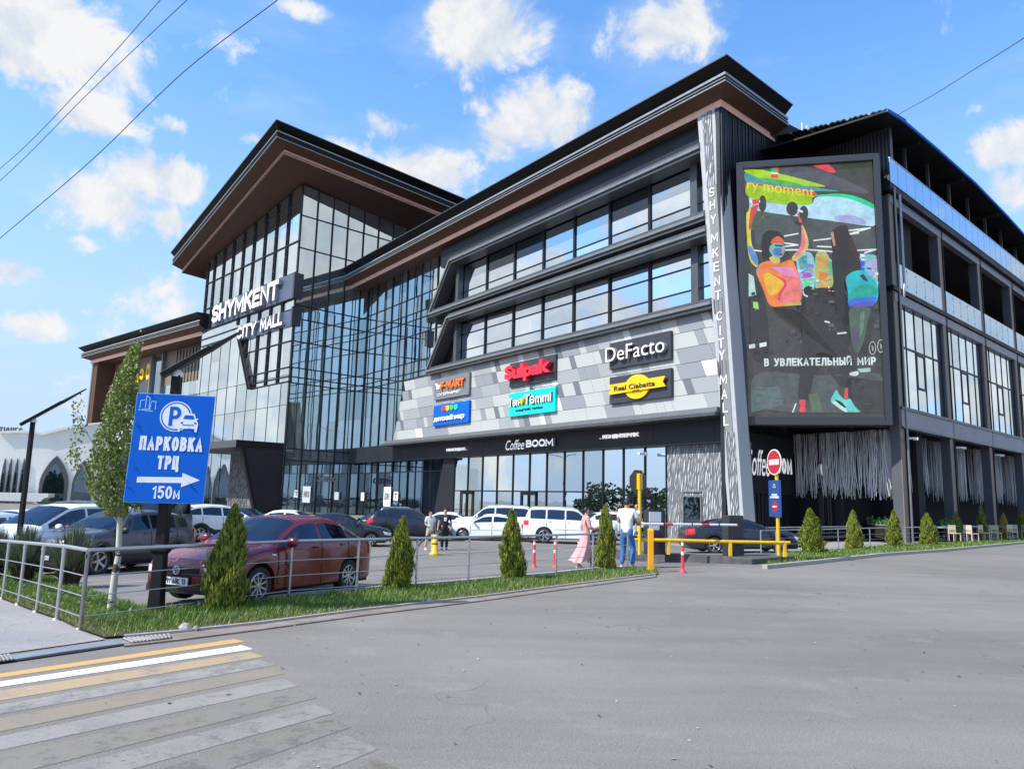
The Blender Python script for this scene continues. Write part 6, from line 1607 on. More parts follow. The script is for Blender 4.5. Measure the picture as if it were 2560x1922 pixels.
# little car of the badge
pslab([(.575, .655), (.60, .655), (.60, .685), (.785, .685), (.785, .655), (.815, .655), (.825, .735), (.80, .765), (.82, .775), (.815, .785), (.79, .778), (.765, .825), (.635, .825), (.60, .778), (.575, .785), (.572, .775), (.595, .762), (.57, .735)], .017, .0185, M['sign_print'], 'car_mark')
pslab([(.625, .772), (.775, .772), (.752, .81), (.645, .81)], .0185, .019, M['sign_blue'], 'car_mark_glass'); pslab([(.625, .712), (.775, .712), (.775, .722), (.625, .722)], .0185, .019, M['sign_blue'], 'car_mark_line')
for q in (.60, .77): pslab([(q, .728), (q + .035, .728), (q + .03, .745), (q + .005, .745)], .0185, .019, M['sign_blue'], 'car_mark_lamp')
for a, b in (((.045, .845), (.23, .832)), ((.045, .838), (.13, .852)), ((.06, .86), (.06, .93)), ((.06, .93), (.12, .935)), ((.13, .86), (.13, .975)), ((.13, .975), (.175, .955)), ((.175, .955), (.175, .855)), ((.185, .855), (.20, .925)), ((.20, .925), (.255, .925)), ((.255, .925), (.255, .85)), ((.10, .85), (.20, .85))):
    L = math.hypot(b[0] - a[0], (b[1] - a[1]) * asp); nx, ny = -(b[1] - a[1]) * asp / L * .005, (b[0] - a[0]) / L * .005 / asp
    pslab([(a[0] + nx, a[1] + ny), (b[0] + nx, b[1] + ny), (b[0] - nx, b[1] - ny), (a[0] - nx, a[1] - ny)], .012, .014, M['sign_light'], 'emblem_line')

# ------------------------------------------------------------------ barrier island
isl = gp((1615, 1404), (1880, 1410), (1990, 1398), (1960, 1386), (1790, 1384), (1600, 1388))
M['island'] = pbr('dark island kerb', (.07, .07, .072), .85, noise=.35, nscale=5, bump=.4, bscale=18, dirt=(.16, .16, .155))
isl_f = gp((1606, 1403), (1880, 1411), (1988, 1402)); isl_b = [p + Vector((-.62 * .9, .9, 0)) * 1.5 for p in isl_f]
mb = MB(); o_ = isl_f + isl_b[::-1]; mb.prism([(p.x, p.y, -.15) for p in o_], [(p.x, p.y, .17) for p in o_], M['island'])
tag(mb.build('traffic_island', bevel=.02), 'low dark kerbed island under the yellow guard rail at the parking exit', 'traffic island', kind='structure')
def onisl(px, dz=.17): d = ray(*px); t = (dz - CAMH) / d[2]; return Vector(CAMP + d * t)
def yel_post(t, p, h, r=.045, name='post'):
    mb = MB(); mb.tube([p, p + Vector((0, 0, h))], r, M['yellow'], 12); return child(mb.build(name), t)
# guard rail
q = [onisl(p) for p in ((1598, 1386), (1671, 1386), (1826, 1390), (1962, 1392))]
t = tag(empty('guard_rail', q[0]), 'yellow tube guard rail on the dark island in front of the navy fastback', 'guard rail')
hr = height_at(1826, 1354, q[2]) - .17
for p in q[1:]: mb = MB(); mb.box((p.x - .05, p.y - .05, .17), (p.x + .05, p.y + .05, .17 + hr), M['yellow']); child(mb.build('post', bevel=.008), t)
mb = MB(); mb.tube([q[0] + Vector((-.15, 0, hr))] + [p + Vector((0, 0, hr)) for p in q[1:]] + [q[3] + Vector((.2, .1, hr))], .055, M['yellow'], 12); child(mb.build('rail'), t)
# stop sign seen from behind
p = onisl((1599, 1386)); hp = height_at(1588, 1190, p) - .17
t = tag(empty('stop_sign', p), 'back of a dark octagonal road sign on a yellow post behind the father', 'road sign')
yel_post(t, p, hp, .055)
cs_ = height_at(1591, 1203, p); rr = .36; f = V2(p.x, p.y) / math.hypot(p.x, p.y); rgt = V2(f[1], -f[0]); yaw = R(38); rgt = V2(rgt[0] * math.cos(yaw) - rgt[1] * math.sin(yaw), rgt[0] * math.sin(yaw) + rgt[1] * math.cos(yaw)); FO = Frame((p.x, p.y), rgt, V2(rgt[1], -rgt[0]))
oc = [(rr * 1.08 * math.cos(R(22.5 + 45 * k)) * .9, cs_ + rr * 1.08 * math.sin(R(22.5 + 45 * k))) for k in range(8)]
mb = MB(); FO.slab(mb, oc, -.10, -.075, M['frame_grey']); child(mb.build('plate'), t)
mb = MB(); FO.slab(mb, [(a * 1.0, z) for a, z in oc], -.104, -.101, M['red_plastic']); FO.box(mb, -.06, .06, -.07, .075, cs_ - .25, cs_ + .25, M['yellow']); child(mb.build('bracket'), t)
# no entry sign with blue board
p = onisl((1947, 1388)); t = tag(empty('no_entry_sign', p), 'round red no entry sign on a yellow post above a blue notice board', 'road sign')
ht = height_at(1926, 1128, p); yel_post(t, p, ht - .17 + .05, .06)
zc = height_at(1928, 1155, p); f = V2(p.x, p.y) / math.hypot(p.x, p.y); rgt = V2(f[1], -f[0]); yaw = R(-58); rgt = V2(rgt[0] * math.cos(yaw) - rgt[1] * math.sin(yaw), rgt[0] * math.sin(yaw) + rgt[1] * math.cos(yaw)); FN = Frame((p.x, p.y), rgt, V2(rgt[1], -rgt[0]))
if FN.n @ (V2(0, 0) - FN.p) < 0: FN.n = -FN.n
def disc(fr, r, z, o0, o1, m, name, t, n=32): mb = MB(); fr.slab(mb, [(r * math.cos(2 * math.pi * k / n), z + r * math.sin(2 * math.pi * k / n)) for k in range(n)], o0, o1, m); return child(mb.build(name), t)
rn = (height_at(1926, 1123, p) - height_at(1930, 1187, p)) / 2
M['sign_red'] = pbr('sign red', (.42, .012, .02), .35)
disc(FN, rn, zc, .07, .09, M['white_plastic'], 'rim', t); disc(FN, rn * .92, zc, .09, .094, M['sign_red'], 'disc', t)
mb = MB(); FN.box(mb, -rn * .68, rn * .68, .094, .098, zc - rn * .2, zc + rn * .2, M['white_plastic']); child(mb.build('bar'), t)
nb = tag(empty('notice_board', (p.x, p.y, 2)), 'narrow dark blue notice board fixed below the round no entry sign', 'sign')
zb0, zb1 = height_at(1941, 1292, p), height_at(1938, 1200, p); wb = .36
mb = MB(); FN.box(mb, -wb, wb, .07, .10, zb0, zb1, M['sign_navy']); child(mb.build('board', bevel=.01), nb)
for body, v0, v1, u in (('ВЪЕЗД', .58, .63, .16), ('ЗАПРЕЩЕН', .51, .565, .26)):
    child(wall_stroke(FN, body, -u, u, zb0 + (zb1 - zb0) * v0, zb0 + (zb1 - zb0) * v1, .10, .004, M['white'], weight=.2), nb)
disc(FN, .17, zb0 + (zb1 - zb0) * .28, .10, .104, M['sign_red'], 'small_disc', nb); mb = MB(); FN.box(mb, -.11, .11, .104, .107, zb0 + (zb1 - zb0) * .265, zb0 + (zb1 - zb0) * .30, M['white_plastic']); child(mb.build('small_bar'), nb)
mb = MB(); zz = zb0 + (zb1 - zb0) * .80
for a, b in (((-.09, 0), (.09, 0)), ((-.07, .02), (-.03, .10)), ((-.03, .10), (.0, .12)), ((.0, .12), (.06, .03))): FN.sweep(mb, [(a[0], zz + a[1]), (b[0], zz + b[1])], (.006, .10, .104), M['white'])
child(mb.build('emblem'), nb)
# barrier cabinets and boom
M['cabinet'] = pbr('barrier cabinet', (.030, .031, .034), .45, noise=.1)
def cabinet(px, w, ptop, label, arm=None):
    p = onisl(px); h = height_at(*ptop, p); t = tag(empty('barrier_cabinet', p), label, 'barrier')
    mb = MB(); d = rgt_; n = V2(d[1], -d[0]); fr = Frame((p.x, p.y), d, n); fr.box(mb, -w / 2, w / 2, -.36, 0, .16, h, M['cabinet']); child(mb.build('housing', bevel=.02), t)
    mb = MB(); fr.box(mb, -w * .28, w * .28, 0, .012, h - .95, h - .75, M['trim']); child(mb.build('panel'), t)
    return t, p, h, fr
rgt_ = V2(.90, .43)
t, p, h, fr = cabinet((1645, 1385), .62, (1640, 1275), 'dark grey barrier cabinet with white slip behind the orange post')
mb = MB(); fr.box(mb, -.34, .12, .0, .015, h - .38, h - .05, M['white']); fr.box(mb, -.34, .05, .0, .015, h - .62, h - .44, M['white']); child(mb.build('paper'), t)
t, p, h, fr = cabinet((1843, 1389), .62, (1840, 1288), 'dark grey barrier cabinet in front of the navy fastback')
bt = tag(empty('barrier_boom', p), 'long white barrier boom with red and black marks across the navy fastback', 'barrier boom')
zB = height_at(1840, 1312, p); A = V2(p.x, p.y) - rgt_ * 4.3; nseg = 12
for k in range(nseg):
    a0, a1 = A + rgt_ * (4.3 * k / nseg), A + rgt_ * (4.3 * (k + .86) / nseg); mb = MB(); mb.tube([(*a0, zB), (*a1, zB)], .04, M['white_plastic'] if k % 4 else M['red_plastic'], 8); 
    mb.tube([(*a1, zB), (*(A + rgt_ * (4.3 * (k + 1) / nseg)), zB)], .04, M['trim'] if k % 3 == 0 else M['white_plastic'], 8); child(mb.build('boom_section'), bt)
# orange-yellow post
p = ground(1627, 1430); hp = height_at(1621, 1323, p); f = V2(.9, -.43)
mb = MB(); mb.prism([(p.x - .07, p.y - .07, 0), (p.x + .07, p.y - .07, 0), (p.x + .07, p.y + .07, 0), (p.x - .07, p.y + .07, 0)], [(p.x - .07, p.y - .07, hp - .02), (p.x + .07, p.y - .07, hp - .02), (p.x + .07, p.y + .07, hp + .03), (p.x - .07, p.y + .07, hp + .03)], pbr('orange yellow paint', (.80, .36, .01), .4, noise=.08))
tag(mb.build('marker_post', bevel=.012), 'square orange-yellow marker post at the end of the grass strip', 'post')
# flexible red bollards with white bands
def bollard(px, ptop, label, m=None):
    p = ground(*px); h = height_at(*ptop, p) - p.z; t = tag(empty('flexible_bollard', p), label, 'bollard', 'red flexible bollards with white bands')
    mb = MB(); mb.lathe([(.001, .0), (.11, .0), (.11, .02), (.055, .045), (.045, .12), (.04, h * .55)], M['red_plastic'], 14, p); mb.lathe([(.04, h * .66), (.037, h * .84)], M['red_plastic'], 14, p); mb.lathe([(.036, h * .93), (.034, h), (.001, h + .01)], M['red_plastic'], 14, p); child(mb.build('stem'), t)
    mb = MB(); mb.lathe([(.041, h * .55), (.041, h * .66)], M['white_plastic'], 14, p); mb.lathe([(.038, h * .84), (.037, h * .93)], M['white_plastic'], 14, p); child(mb.build('band'), t)
bollard((1707, 1431), (1700, 1350), 'red flexible bollard on the driveway right of the orange post')
bollard((1335, 1418), (1332, 1350), 'red flexible bollard beyond the railing right of the third thuja')
bollard((1387, 1419), (1386, 1350), 'pinkish flexible bollard half hidden by a railing post')
bollard((1446, 1392), (1444, 1350), 'red flexible bollard just left of the woman in pink')
bollard((1704, 1452), (1699, 1352), 'unused') if False else None
# yellow barrier foot by the young men
p = ground(1086, 1388); h = height_at(1086, 1336, p) - p.z; t = tag(empty('yellow_bollard', p), 'squat yellow plastic bollard with a wide foot beside the young men', 'bollard')
mb = MB(); mb.lathe([(.001, 0), (.22, 0), (.21, .07), (.13, .12), (.12, h * .62), (.10, h * .66), (.09, h * .98), (.001, h)], M['yellow'], 20, p); child(mb.build('stem'), t)
mb = MB(); mb.lathe([(.123, h * .45), (.121, h * .6)], M['letter_dark'], 20, p); child(mb.build('band'), t)

# ------------------------------------------------------------------ overhead wires
def wire(name, label, pts, dist, r):
    Q = []
    for (x, y), d in zip(pts, dist):
        q = ray(x, y); Q.append(Vector(CAMP + q * (d / np.linalg.norm(q))))
    out = []
    E_ = [Q[0] * 2 - Q[1]] + Q + [Q[-1] * 2 - Q[-2]]
    for i in range(1, len(E_) - 2):          # one smooth sagging curve
        p0, p1, p2, p3 = E_[i - 1:i + 3]
        for k in range(10):
            f = k / 10; out.append(.5 * (p1 * 2 + (p2 - p0) * f + (p0 * 2 - p1 * 5 + p2 * 4 - p3) * f * f + (p1 * 3 - p0 - p2 * 3 + p3) * f ** 3))
    out.append(Q[-1])
    mb = MB(); mb.tube(out, r, M['trim'], 5); tag(mb.build(name), label, 'cable', 'overhead cables against the sky')
wire('overhead_cable', 'thin black overhead cable, the upper left of three against the clouds', [(-260, 610), (0, 422), (200, 225), (400, 2), (520, -140)], [44, 38, 32, 28, 26], .012)
wire('overhead_cable', 'thin black overhead cable, the middle of three at upper left', [(-260, 660), (0, 452), (230, 225), (466, 2), (600, -125)], [44, 38, 32, 28, 26], .012)
wire('overhead_cable', 'long black overhead cable, the lowest of three crossing the upper left sky', [(-220, 780), (0, 596), (230, 400), (460, 180), (700, -4), (860, -130)], [46, 40, 35, 31, 28, 26], .016)
wire('overhead_cable', 'single black cable running from the side roof to the upper right corner', [(2228, 296), (2330, 240), (2450, 165), (2566, 92), (2700, 0)], [56, 50, 44, 38, 33], .018)
# ------------------------------------------------------------------ white arched building on the left
M['stucco'] = pbr('cream stucco', (.80, .79, .72), .8, noise=.06, nscale=.4, bump=.15, bscale=3)
bd_ = 104.0
pA_, pB_ = at_y(-420, bd_), at_y(255, bd_ + 10)
dW = (pB_ - pA_) / np.hypot(*(pB_ - pA_)); FW = Frame(pA_, dW, V2(dW[1], -dW[0]))
LWt = float(np.hypot(*(pB_ - pA_)))
arc = tag(empty('arched_building', FW.pt(LWt * .6, 0, GZ)), 'low white building with pointed arch openings and curved roofline at the left', 'building')
roofl = [FW.hit(x, y) for x, y in ((-420, 1080), (-100, 1088), (0, 1081), (40, 1079), (85, 1080), (105, 1086), (160, 1072), (215, 1062), (255, 1058))]
mb = MB(); outl = [(roofl[0][0], GZ)] + roofl + [(roofl[-1][0], GZ)]
FW.slab(mb, [(a, z) for a, z in outl][::-1], -12, 0, M['stucco']); child(mb.build('wall'), arc)
mb = MB(); FW.sweep(mb, roofl[2:], (.16, -.5, .33), M['stucco']); child(mb.build('parapet'), arc)
def arch(x0, x1, ytop, y0=1250, name='arch_window', fr=.9):
    (a0, _z), (a1, _y) = FW.hit(x0, 1200), FW.hit(x1, 1200); zt = FW.hit((x0 + x1) / 2, ytop)[1]; zb = GZ + .1
    def shape(k, zt):
        w = (a1 - a0) / 2 * k; c = (a0 + a1) / 2; sp = zb + (zt - zb) * .42; pts = [(c - w, zb)]
        n = 9
        for i in range(n + 1): f = i / n; pts.append((c - w * math.cos(f * math.pi / 2) ** .8 if f < 1 else c, sp + (zt - sp) * f ** 1.15))
        for i in range(n - 1, -1, -1): f = i / n; pts.append((c + w * math.cos(f * math.pi / 2) ** .8, sp + (zt - sp) * f ** 1.15))
        pts.append((c + w, zb)); return pts
    mb = MB(); FW.slab(mb, shape(1.0, zt), 0, .25, M['column_grey']); fo = child(mb.build(name), arc)
    mb = MB(); FW.slab(mb, shape(.74 if fr < 1 else .6, zb + (zt - zb) * .84), .25, .27, M['glass_dark']); g_ = mb.build('pane', fo)
arch(100, 172, 1139); arch(182, 232, 1150)
for x in (8, 23, 39, 56): arch(x - 6, x + 5, 1146, name='slit_window', fr=1.2)
for x in (-60, -130, -200): arch(x - 30, x + 26, 1140)
can = FW.hit(0, 1236)[1]
mb = MB(); a0, a1 = FW.hit(-300, 1240)[0], FW.hit(143, 1240)[0]
FW.slab(mb, [(a0, can - .8), (a1 - .9, can - .8), (a1 - .5, can - .3), (a1, can - .2), (a1, can + .3), (a0, can + .3)], 1.5, 5.0, M['stucco']); child(mb.build('entrance_canopy'), arc)
mb = MB(); mb.v = []
x0, zt0 = FW.hit(0, 1100); x1, _ = FW.hit(52, 1100)
lt = tag(empty('roof_lettering', FW.pt(x0, -.5, zt0)), 'dark raised letters standing on the roof of the white arched building', 'sign')
child(wall_stroke(FW, 'BOUTIQUES', FW.hit(-40, 1080)[0], FW.hit(52, 1080)[0], FW.hit(0, 1085)[1], FW.hit(0, 1066)[1], -.8, .2, M['frame_grey'], weight=.16), lt)

# ------------------------------------------------------------------ terrace of the side block: planters, chairs, hanging light strings
M['wood_dark'] = pbr('dark slats', (.05, .038, .033), .6, noise=.2)
M['leaf_bright'] = None
def slat_planter(px0, px1, label):
    a, b = ground(*px0), ground(*px1); d = V2((b - a).x, (b - a).y); L = float(np.hypot(*d)); d /= L; fr = Frame((a.x, a.y), d, V2(d[1], -d[0])); t = tag(empty('planter', a), label, 'planter', 'slatted planters on the terrace')
    mb = MB(); fr.box(mb, 0, L, -.5, -.02, .03, .78, M['black_matte']); child(mb.build('box'), t)
    for k in range(6):
        mb = MB(); fr.box(mb, -.02, L + .02, -.02, .02, .07 + k * .125, .15 + k * .125, M['wood_dark']); child(mb.build('slat'), t)
    mb = MB(); fr.box(mb, -.03, L + .03, -.55, .05, .80, .84, M['concrete']); child(mb.build('rim'), t)
    return fr, L, t
M['chair_cream'] = pbr('cream chair', (.62, .52, .38), .6, noise=.08)
def chair_proto():
    t = tag(empty('terrace_chair'), 'cream wooden terrace chair behind the railing among the thujas', 'chair', 'cream chairs on the terrace')
    def bx(name, a, b): mb = MB(); mb.box(a, b, M['chair_cream']); mb.build(name, t, bevel=.008)
    bx('seat', (-.24, -.24, .42), (.24, .24, .47))
    for x in (-.23, .19):
        for y in (-.23, .19): bx('leg', (x, y, 0), (x + .04, y + .04, .42 if y < 0 else .92))
    bx('backrest', (-.19, .195, .62), (.19, .225, .92)); bx('backrest', (-.19, .195, .5), (.19, .225, .56))
    return t
proto = chair_proto()
def ts(a, o): q = FF.p + FF.d * a + FF.n * o; return Vector((q[0], q[1], .025))
names = ['first', 'second']
spots_ = [(2.2, 2.0, .1), (3.4, 2.6, 1.7), (4.6, 1.9, 3.0), (6.6, 2.3, .4), (8.0, 2.6, 2.2), (9.6, 2.0, 1.1), (12.4, 2.4, .2), (13.8, 2.1, 2.6), (15.4, 2.5, 1.4), (18.6, 2.2, .3), (20.2, 2.5, 2.0), (23, 2.3, 1.0), (26, 2.4, .1)]
for i, (a, o, rz) in enumerate(spots_):
    c = proto if i == 0 else copy_tree(proto)
    c.location = ts(a, o); c.rotation_euler = (0, 0, rz)
M['cloth_table'] = pbr('table top', (.60, .56, .50), .5)
for i, a in enumerate((2.9, 8.8, 14.6, 21)):
    p = ts(a, 1.2); t = tag(empty('terrace_table', p), 'round pale terrace table among the cream chairs', 'table', 'pale tables on the terrace')
    mb = MB(); mb.lathe([(.001, .72), (.42, .72), (.42, .75), (.001, .752)], M['cloth_table'], 20, p); child(mb.build('tabletop'), t)
    mb = MB(); mb.lathe([(.22, 0), (.05, .03), (.04, .72)], M['black_metal'], 10, p); child(mb.build('leg'), t)
M['string'] = pbr('white string lights', (.6, .6, .6), .6)
sr = random.Random(11)
for i in range(8):
    if i == 0: fr, a0, a1, o, top, n = FE, .7, 7.6, -.05, 6.6, 200
    else: fr, a0, a1, o, top, n = FF, (i - 1) * step + .6, i * step - .9, -1.3, 6.6, 150
    mb = MB()
    for k in range(n):
        a = sr.uniform(a0, a1); oo = o + sr.uniform(-.38, .25); zb = 2.6 + sr.uniform(-.3, .8); w = sr.uniform(-.25, .25); pts = []
        for j in range(7): f = j / 6; pts.append(fr.pt(a + w * math.sin(f * 3 + k) * f + sr.uniform(-.03, .03), oo, top + (zb - top) * f))
        mb.tube(pts, [.012, .014, .018, .024, .030, .030, .016], M['string'], 4)
    tag(mb.build('light_string_curtain'), 'grey curtain of hanging light strings in the dark arcade, bay %s' % ('below the screen', 'right of the corner', 'second from the corner', 'third from the corner', 'fourth from the corner', 'fifth from the corner', 'sixth from the corner', 'seventh from the corner')[i], 'light strings', 'hanging light string curtains')
# glass door into the coffee shop beside the black wall
mb = MB()
dq = FG
dr_ = tag(empty('glass_door', FE.pt(5.2, -.3, .02)), 'tall bright glass door in the black recess below the screen', 'door')
for a0, a1 in ((4.72, 5.15), (5.22, 5.62)):
    mb = MB(); FE.box(mb, a0, a1, -.28, -.24, 0, 4.6, M['glass_shop']); child(mb.build('pane'), dr_)
mb = MB(); FE.box(mb, 4.64, 4.72, -.32, -.2, 0, 4.7, M['black_metal']); FE.box(mb, 5.15, 5.22, -.32, -.2, 0, 4.7, M['black_metal']); FE.box(mb, 5.62, 5.70, -.32, -.2, 0, 4.7, M['black_metal']); FE.box(mb, 4.64, 5.7, -.32, -.2, 2.9, 3.0, M['black_metal']); child(mb.build('frame'), dr_)
# security cameras
def cctv(fr, a, o, z, label):
    t = tag(empty('security_camera', fr.pt(a, o, z)), label, 'camera')
    mb = MB(); fr.box(mb, a - .12, a + .12, o, o + .12, z, z + .2, M['white_plastic']); child(mb.build('mount'), t)
    mb = MB(); fr.box(mb, a - .1, a + .1, o + .12, o + .75, z + .02, z + .18, M['white_plastic']); child(mb.build('housing', bevel=.02), t)
cctv(FD, .2, -.9, 5.5, 'white security camera below the dark band beside the pillar')
a, z = FD.hit(1613, 1131, -.8); cctv(FD, a, -.9, z - .2, 'small floodlight hanging under the dark band above the shop windows')
# what the ground floor glass mirrors: street lamps and sheds across the car park
for i, (x, y) in enumerate(((-58, 46), (-46, 10), (-66, 78))):
    t = tag(empty('street_lamp', (x, y, -.4)), ('tall twin-arm street lamp mirrored in the shop windows', 'tall twin-arm street lamp far left of the zebra crossing', 'tall twin-arm street lamp at the far end of the car park')[i], 'street lamp')
    mb = MB(); mb.tube([(x, y, -.4), (x, y, 9.5)], [.12, .07], M['frame_grey'], 8); child(mb.build('pole'), t)
    for s_ in (1, -1): mb = MB(); mb.tube([(x, y, 9.3), (x + .6, y + s_ * 1.2, 9.9), (x + .7, y + s_ * 2.0, 10.0)], .05, M['frame_grey'], 6); mb.box((x + .5, y + s_ * 2.0 - .4, 9.9), (x + .8, y + s_ * 2.0 + .4, 10.0), M['frame_grey']); child(mb.build('arm'), t)
# ------------------------------------------------------------------ vegetation
nr = np.random.default_rng(5)
def leafmat(name, a, b, scale=1.2, trans=.25):
    m, g, out = newmat(name)
    p = g.add('ShaderNodeNewGeometry'); oi = g.add('ShaderNodeObjectInfo')
    n = g.noise(p.outputs['Position'], scale, 4.0, .6)
    c = g.mix(g.mapr(g.math('ADD', n, g.math('MULTIPLY_ADD', p.outputs['Random Per Island'], .5, -.25)), .3, .7), rgba(a), rgba(b))
    d = g.add('ShaderNodeBsdfDiffuse', i_Color=c); t = g.add('ShaderNodeBsdfTranslucent', i_Color=c); gl = g.add('ShaderNodeBsdfGlossy', i_Roughness=.45)
    m1 = g.add('ShaderNodeMixShader', i_0=trans); g.l.new(d.outputs[0], m1.inputs[1]); g.l.new(t.outputs[0], m1.inputs[2])
    m2 = g.add('ShaderNodeMixShader', i_0=.04); g.l.new(m1.outputs[0], m2.inputs[1]); g.l.new(gl.outputs[0], m2.inputs[2]); g.l.new(m2.outputs[0], out.inputs[0])
    return m
M['grass1'] = leafmat('grass lush', (.085, .18, .018), (.15, .26, .034), 2.5)
M['grass2'] = leafmat('grass yellowing', (.15, .20, .035), (.24, .24, .07), 3)
M['grass3'] = leafmat('grass dry', (.30, .25, .11), (.38, .32, .16), 3)
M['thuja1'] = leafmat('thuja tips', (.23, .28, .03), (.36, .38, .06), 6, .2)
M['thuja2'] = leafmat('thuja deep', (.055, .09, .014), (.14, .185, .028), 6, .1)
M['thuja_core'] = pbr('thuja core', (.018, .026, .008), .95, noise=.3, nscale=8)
M['thuja_dry'] = leafmat('thuja dry', (.36, .26, .06), (.48, .36, .10), 6, .2)
M['birch_leaf'] = leafmat('birch leaf', (.10, .15, .022), (.21, .245, .05), 4, .3)
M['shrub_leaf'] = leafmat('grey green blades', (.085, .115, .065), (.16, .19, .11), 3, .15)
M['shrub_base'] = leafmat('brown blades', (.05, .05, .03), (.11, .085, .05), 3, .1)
M['planter_leaf'] = leafmat('planter leaves', (.05, .17, .03), (.12, .30, .06), 4, .3)
M['tree_far'] = leafmat('far tree leaves', (.03, .06, .015), (.07, .10, .03), .3, .1)

def in_poly(P, poly):
    x, y = P[:, 0], P[:, 1]; ins = np.zeros(len(P), bool); n = len(poly)
    for i in range(n):
        x0, y0, x1, y1 = poly[i][0], poly[i][1], poly[i - 1][0], poly[i - 1][1]
        c = ((y0 > y) != (y1 > y)) & (x < (x1 - x0) * (y - y0) / (y1 - y0 + 1e-12) + x0); ins ^= c
    return ins
def edge_dist(P, line):
    d = np.full(len(P), 1e9)
    for a, b in zip(line[:-1], line[1:]):
        a2, b2 = V2(a[0], a[1]), V2(b[0], b[1]); ab = b2 - a2; t = np.clip(((P - a2) @ ab) / (ab @ ab), 0, 1)
        d = np.minimum(d, np.hypot(*(P - a2 - t[:, None] * ab).T))
    return d
def grass(name, poly, count, hmin, hmax, dry_line, label, wide=1.0, maxd=80):
    poly = [(p[0], p[1]) for p in poly]; lo = np.min(poly, 0); hi = np.max(poly, 0); P = np.zeros((0, 2))
    while len(P) < count:
        q = nr.uniform(lo, hi, (count * 2, 2)); q = q[in_poly(q, poly)]
        d = np.hypot(q[:, 0], q[:, 1]); q = q[(d < maxd) & (nr.random(len(q)) < np.clip(14 / d, .03, 1) ** 1.2)]; P = np.vstack([P, q])
    P = P[:count]; n = len(P); dist = np.hypot(P[:, 0], P[:, 1]); ws = np.clip(dist / 14, 1, 6) * wide
    ed = edge_dist(P, dry_line); clump = np.sin(P[:, 0] * 3.1 + np.sin(P[:, 1] * 2.3) * 2) * np.sin(P[:, 1] * 2.7 + 1.3 * np.sin(P[:, 0] * 4.1))
    h = nr.uniform(hmin, hmax, n) * (1 + .35 * clump) * np.clip(.55 + ed * 1.6, .5, 1.15); a = nr.uniform(0, 2 * np.pi, n); w = nr.uniform(.003, .006, n) * ws
    z = np.array([gz(x, y) for x, y in P]) + .02
    side = np.stack([np.cos(a), np.sin(a)], 1); bend = np.stack([np.cos(a + 1.5), np.sin(a + 1.5)], 1) * (h * nr.uniform(.1, .75, n))[:, None]
    V = np.zeros((n, 4, 3)); V[:, 0, :2] = P - side * w[:, None]; V[:, 1, :2] = P + side * w[:, None]; V[:, 2, :2] = P + bend + side * w[:, None] * .35; V[:, 3, :2] = P + bend - side * w[:, None] * .35
    V[:, :2, 2] = z[:, None]; V[:, 2:, 2] = (z + h)[:, None]
    r = nr.random(n); pd = np.clip(.80 - ed * 1.5, .08, .85); mi = np.where(r < pd * .55, 2, np.where(r < pd + .08, 1, 0))
    tag(quads(name, V, [M['grass1'], M['grass2'], M['grass3']], mi), label, 'grass', kind='stuff')
dry = [*left_out[::-1], *grass_out]
grass('grass', bed, 70000, .035, .09, dry, 'rough green grass on the strip along the kerb and left bed', maxd=30)
grass('verge_grass', verge, 20000, .05, .10, ko, 'short bright green grass on the verge along the right hand kerb', 1.1)

def thuja_mesh(h, r, n, seed, dry=False):
    g = np.random.default_rng(seed); t = g.random(n) ** 1.15; ang = g.uniform(0, 2 * np.pi, n)
    lump = 1 + .20 * np.sin(ang * 3 + t * 9 + seed) + .13 * np.sin(ang * 5 - t * 17) + .07 * np.sin(ang * 9 + t * 31)
    prof = np.interp(t, [0, .08, .25, .5, .75, .92, 1], [.70, .95, 1.0, .84, .56, .26, .03])
    rad = r * prof * lump * g.uniform(.72, 1.10, n); z = t * h
    c = np.stack([rad * np.cos(ang), rad * np.sin(ang), z], 1)
    out = np.stack([np.cos(ang), np.sin(ang), np.zeros(n)], 1); tan = np.stack([-np.sin(ang), np.cos(ang), np.zeros(n)], 1)
    up = np.array([0, 0, 1.0]) * g.uniform(.7, 1.1, n)[:, None] + out * g.uniform(-.05, .6, n)[:, None] + tan * g.normal(0, .22, n)[:, None]; up /= np.linalg.norm(up, axis=1)[:, None]
    tw = g.normal(0, .9, n); sd = tan * np.cos(tw)[:, None] + out * np.sin(tw)[:, None]
    L = g.uniform(.04, .11, n); W = L * g.uniform(.13, .28, n)
    V = np.zeros((n, 4, 3)); V[:, 0] = c - up * (L * .5)[:, None]; V[:, 1] = c + sd * W[:, None]; V[:, 2] = c + up * (L * .75)[:, None]; V[:, 3] = c - sd * W[:, None]
    V[:, :, 2] = np.maximum(V[:, :, 2], .01)
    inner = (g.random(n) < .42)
    return V, inner
THU = []
def make_thuja_proto(seed, dry=False):
    t = empty('thuja_tree'); V, inner = thuja_mesh(1.5, .34, 8500, seed)
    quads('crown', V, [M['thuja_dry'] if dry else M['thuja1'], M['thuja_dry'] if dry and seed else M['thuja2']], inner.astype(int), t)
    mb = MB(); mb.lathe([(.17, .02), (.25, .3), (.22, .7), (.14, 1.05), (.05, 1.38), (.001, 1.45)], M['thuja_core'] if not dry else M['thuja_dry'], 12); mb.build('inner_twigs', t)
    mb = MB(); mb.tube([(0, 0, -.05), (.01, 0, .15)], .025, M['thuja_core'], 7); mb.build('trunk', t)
    return t
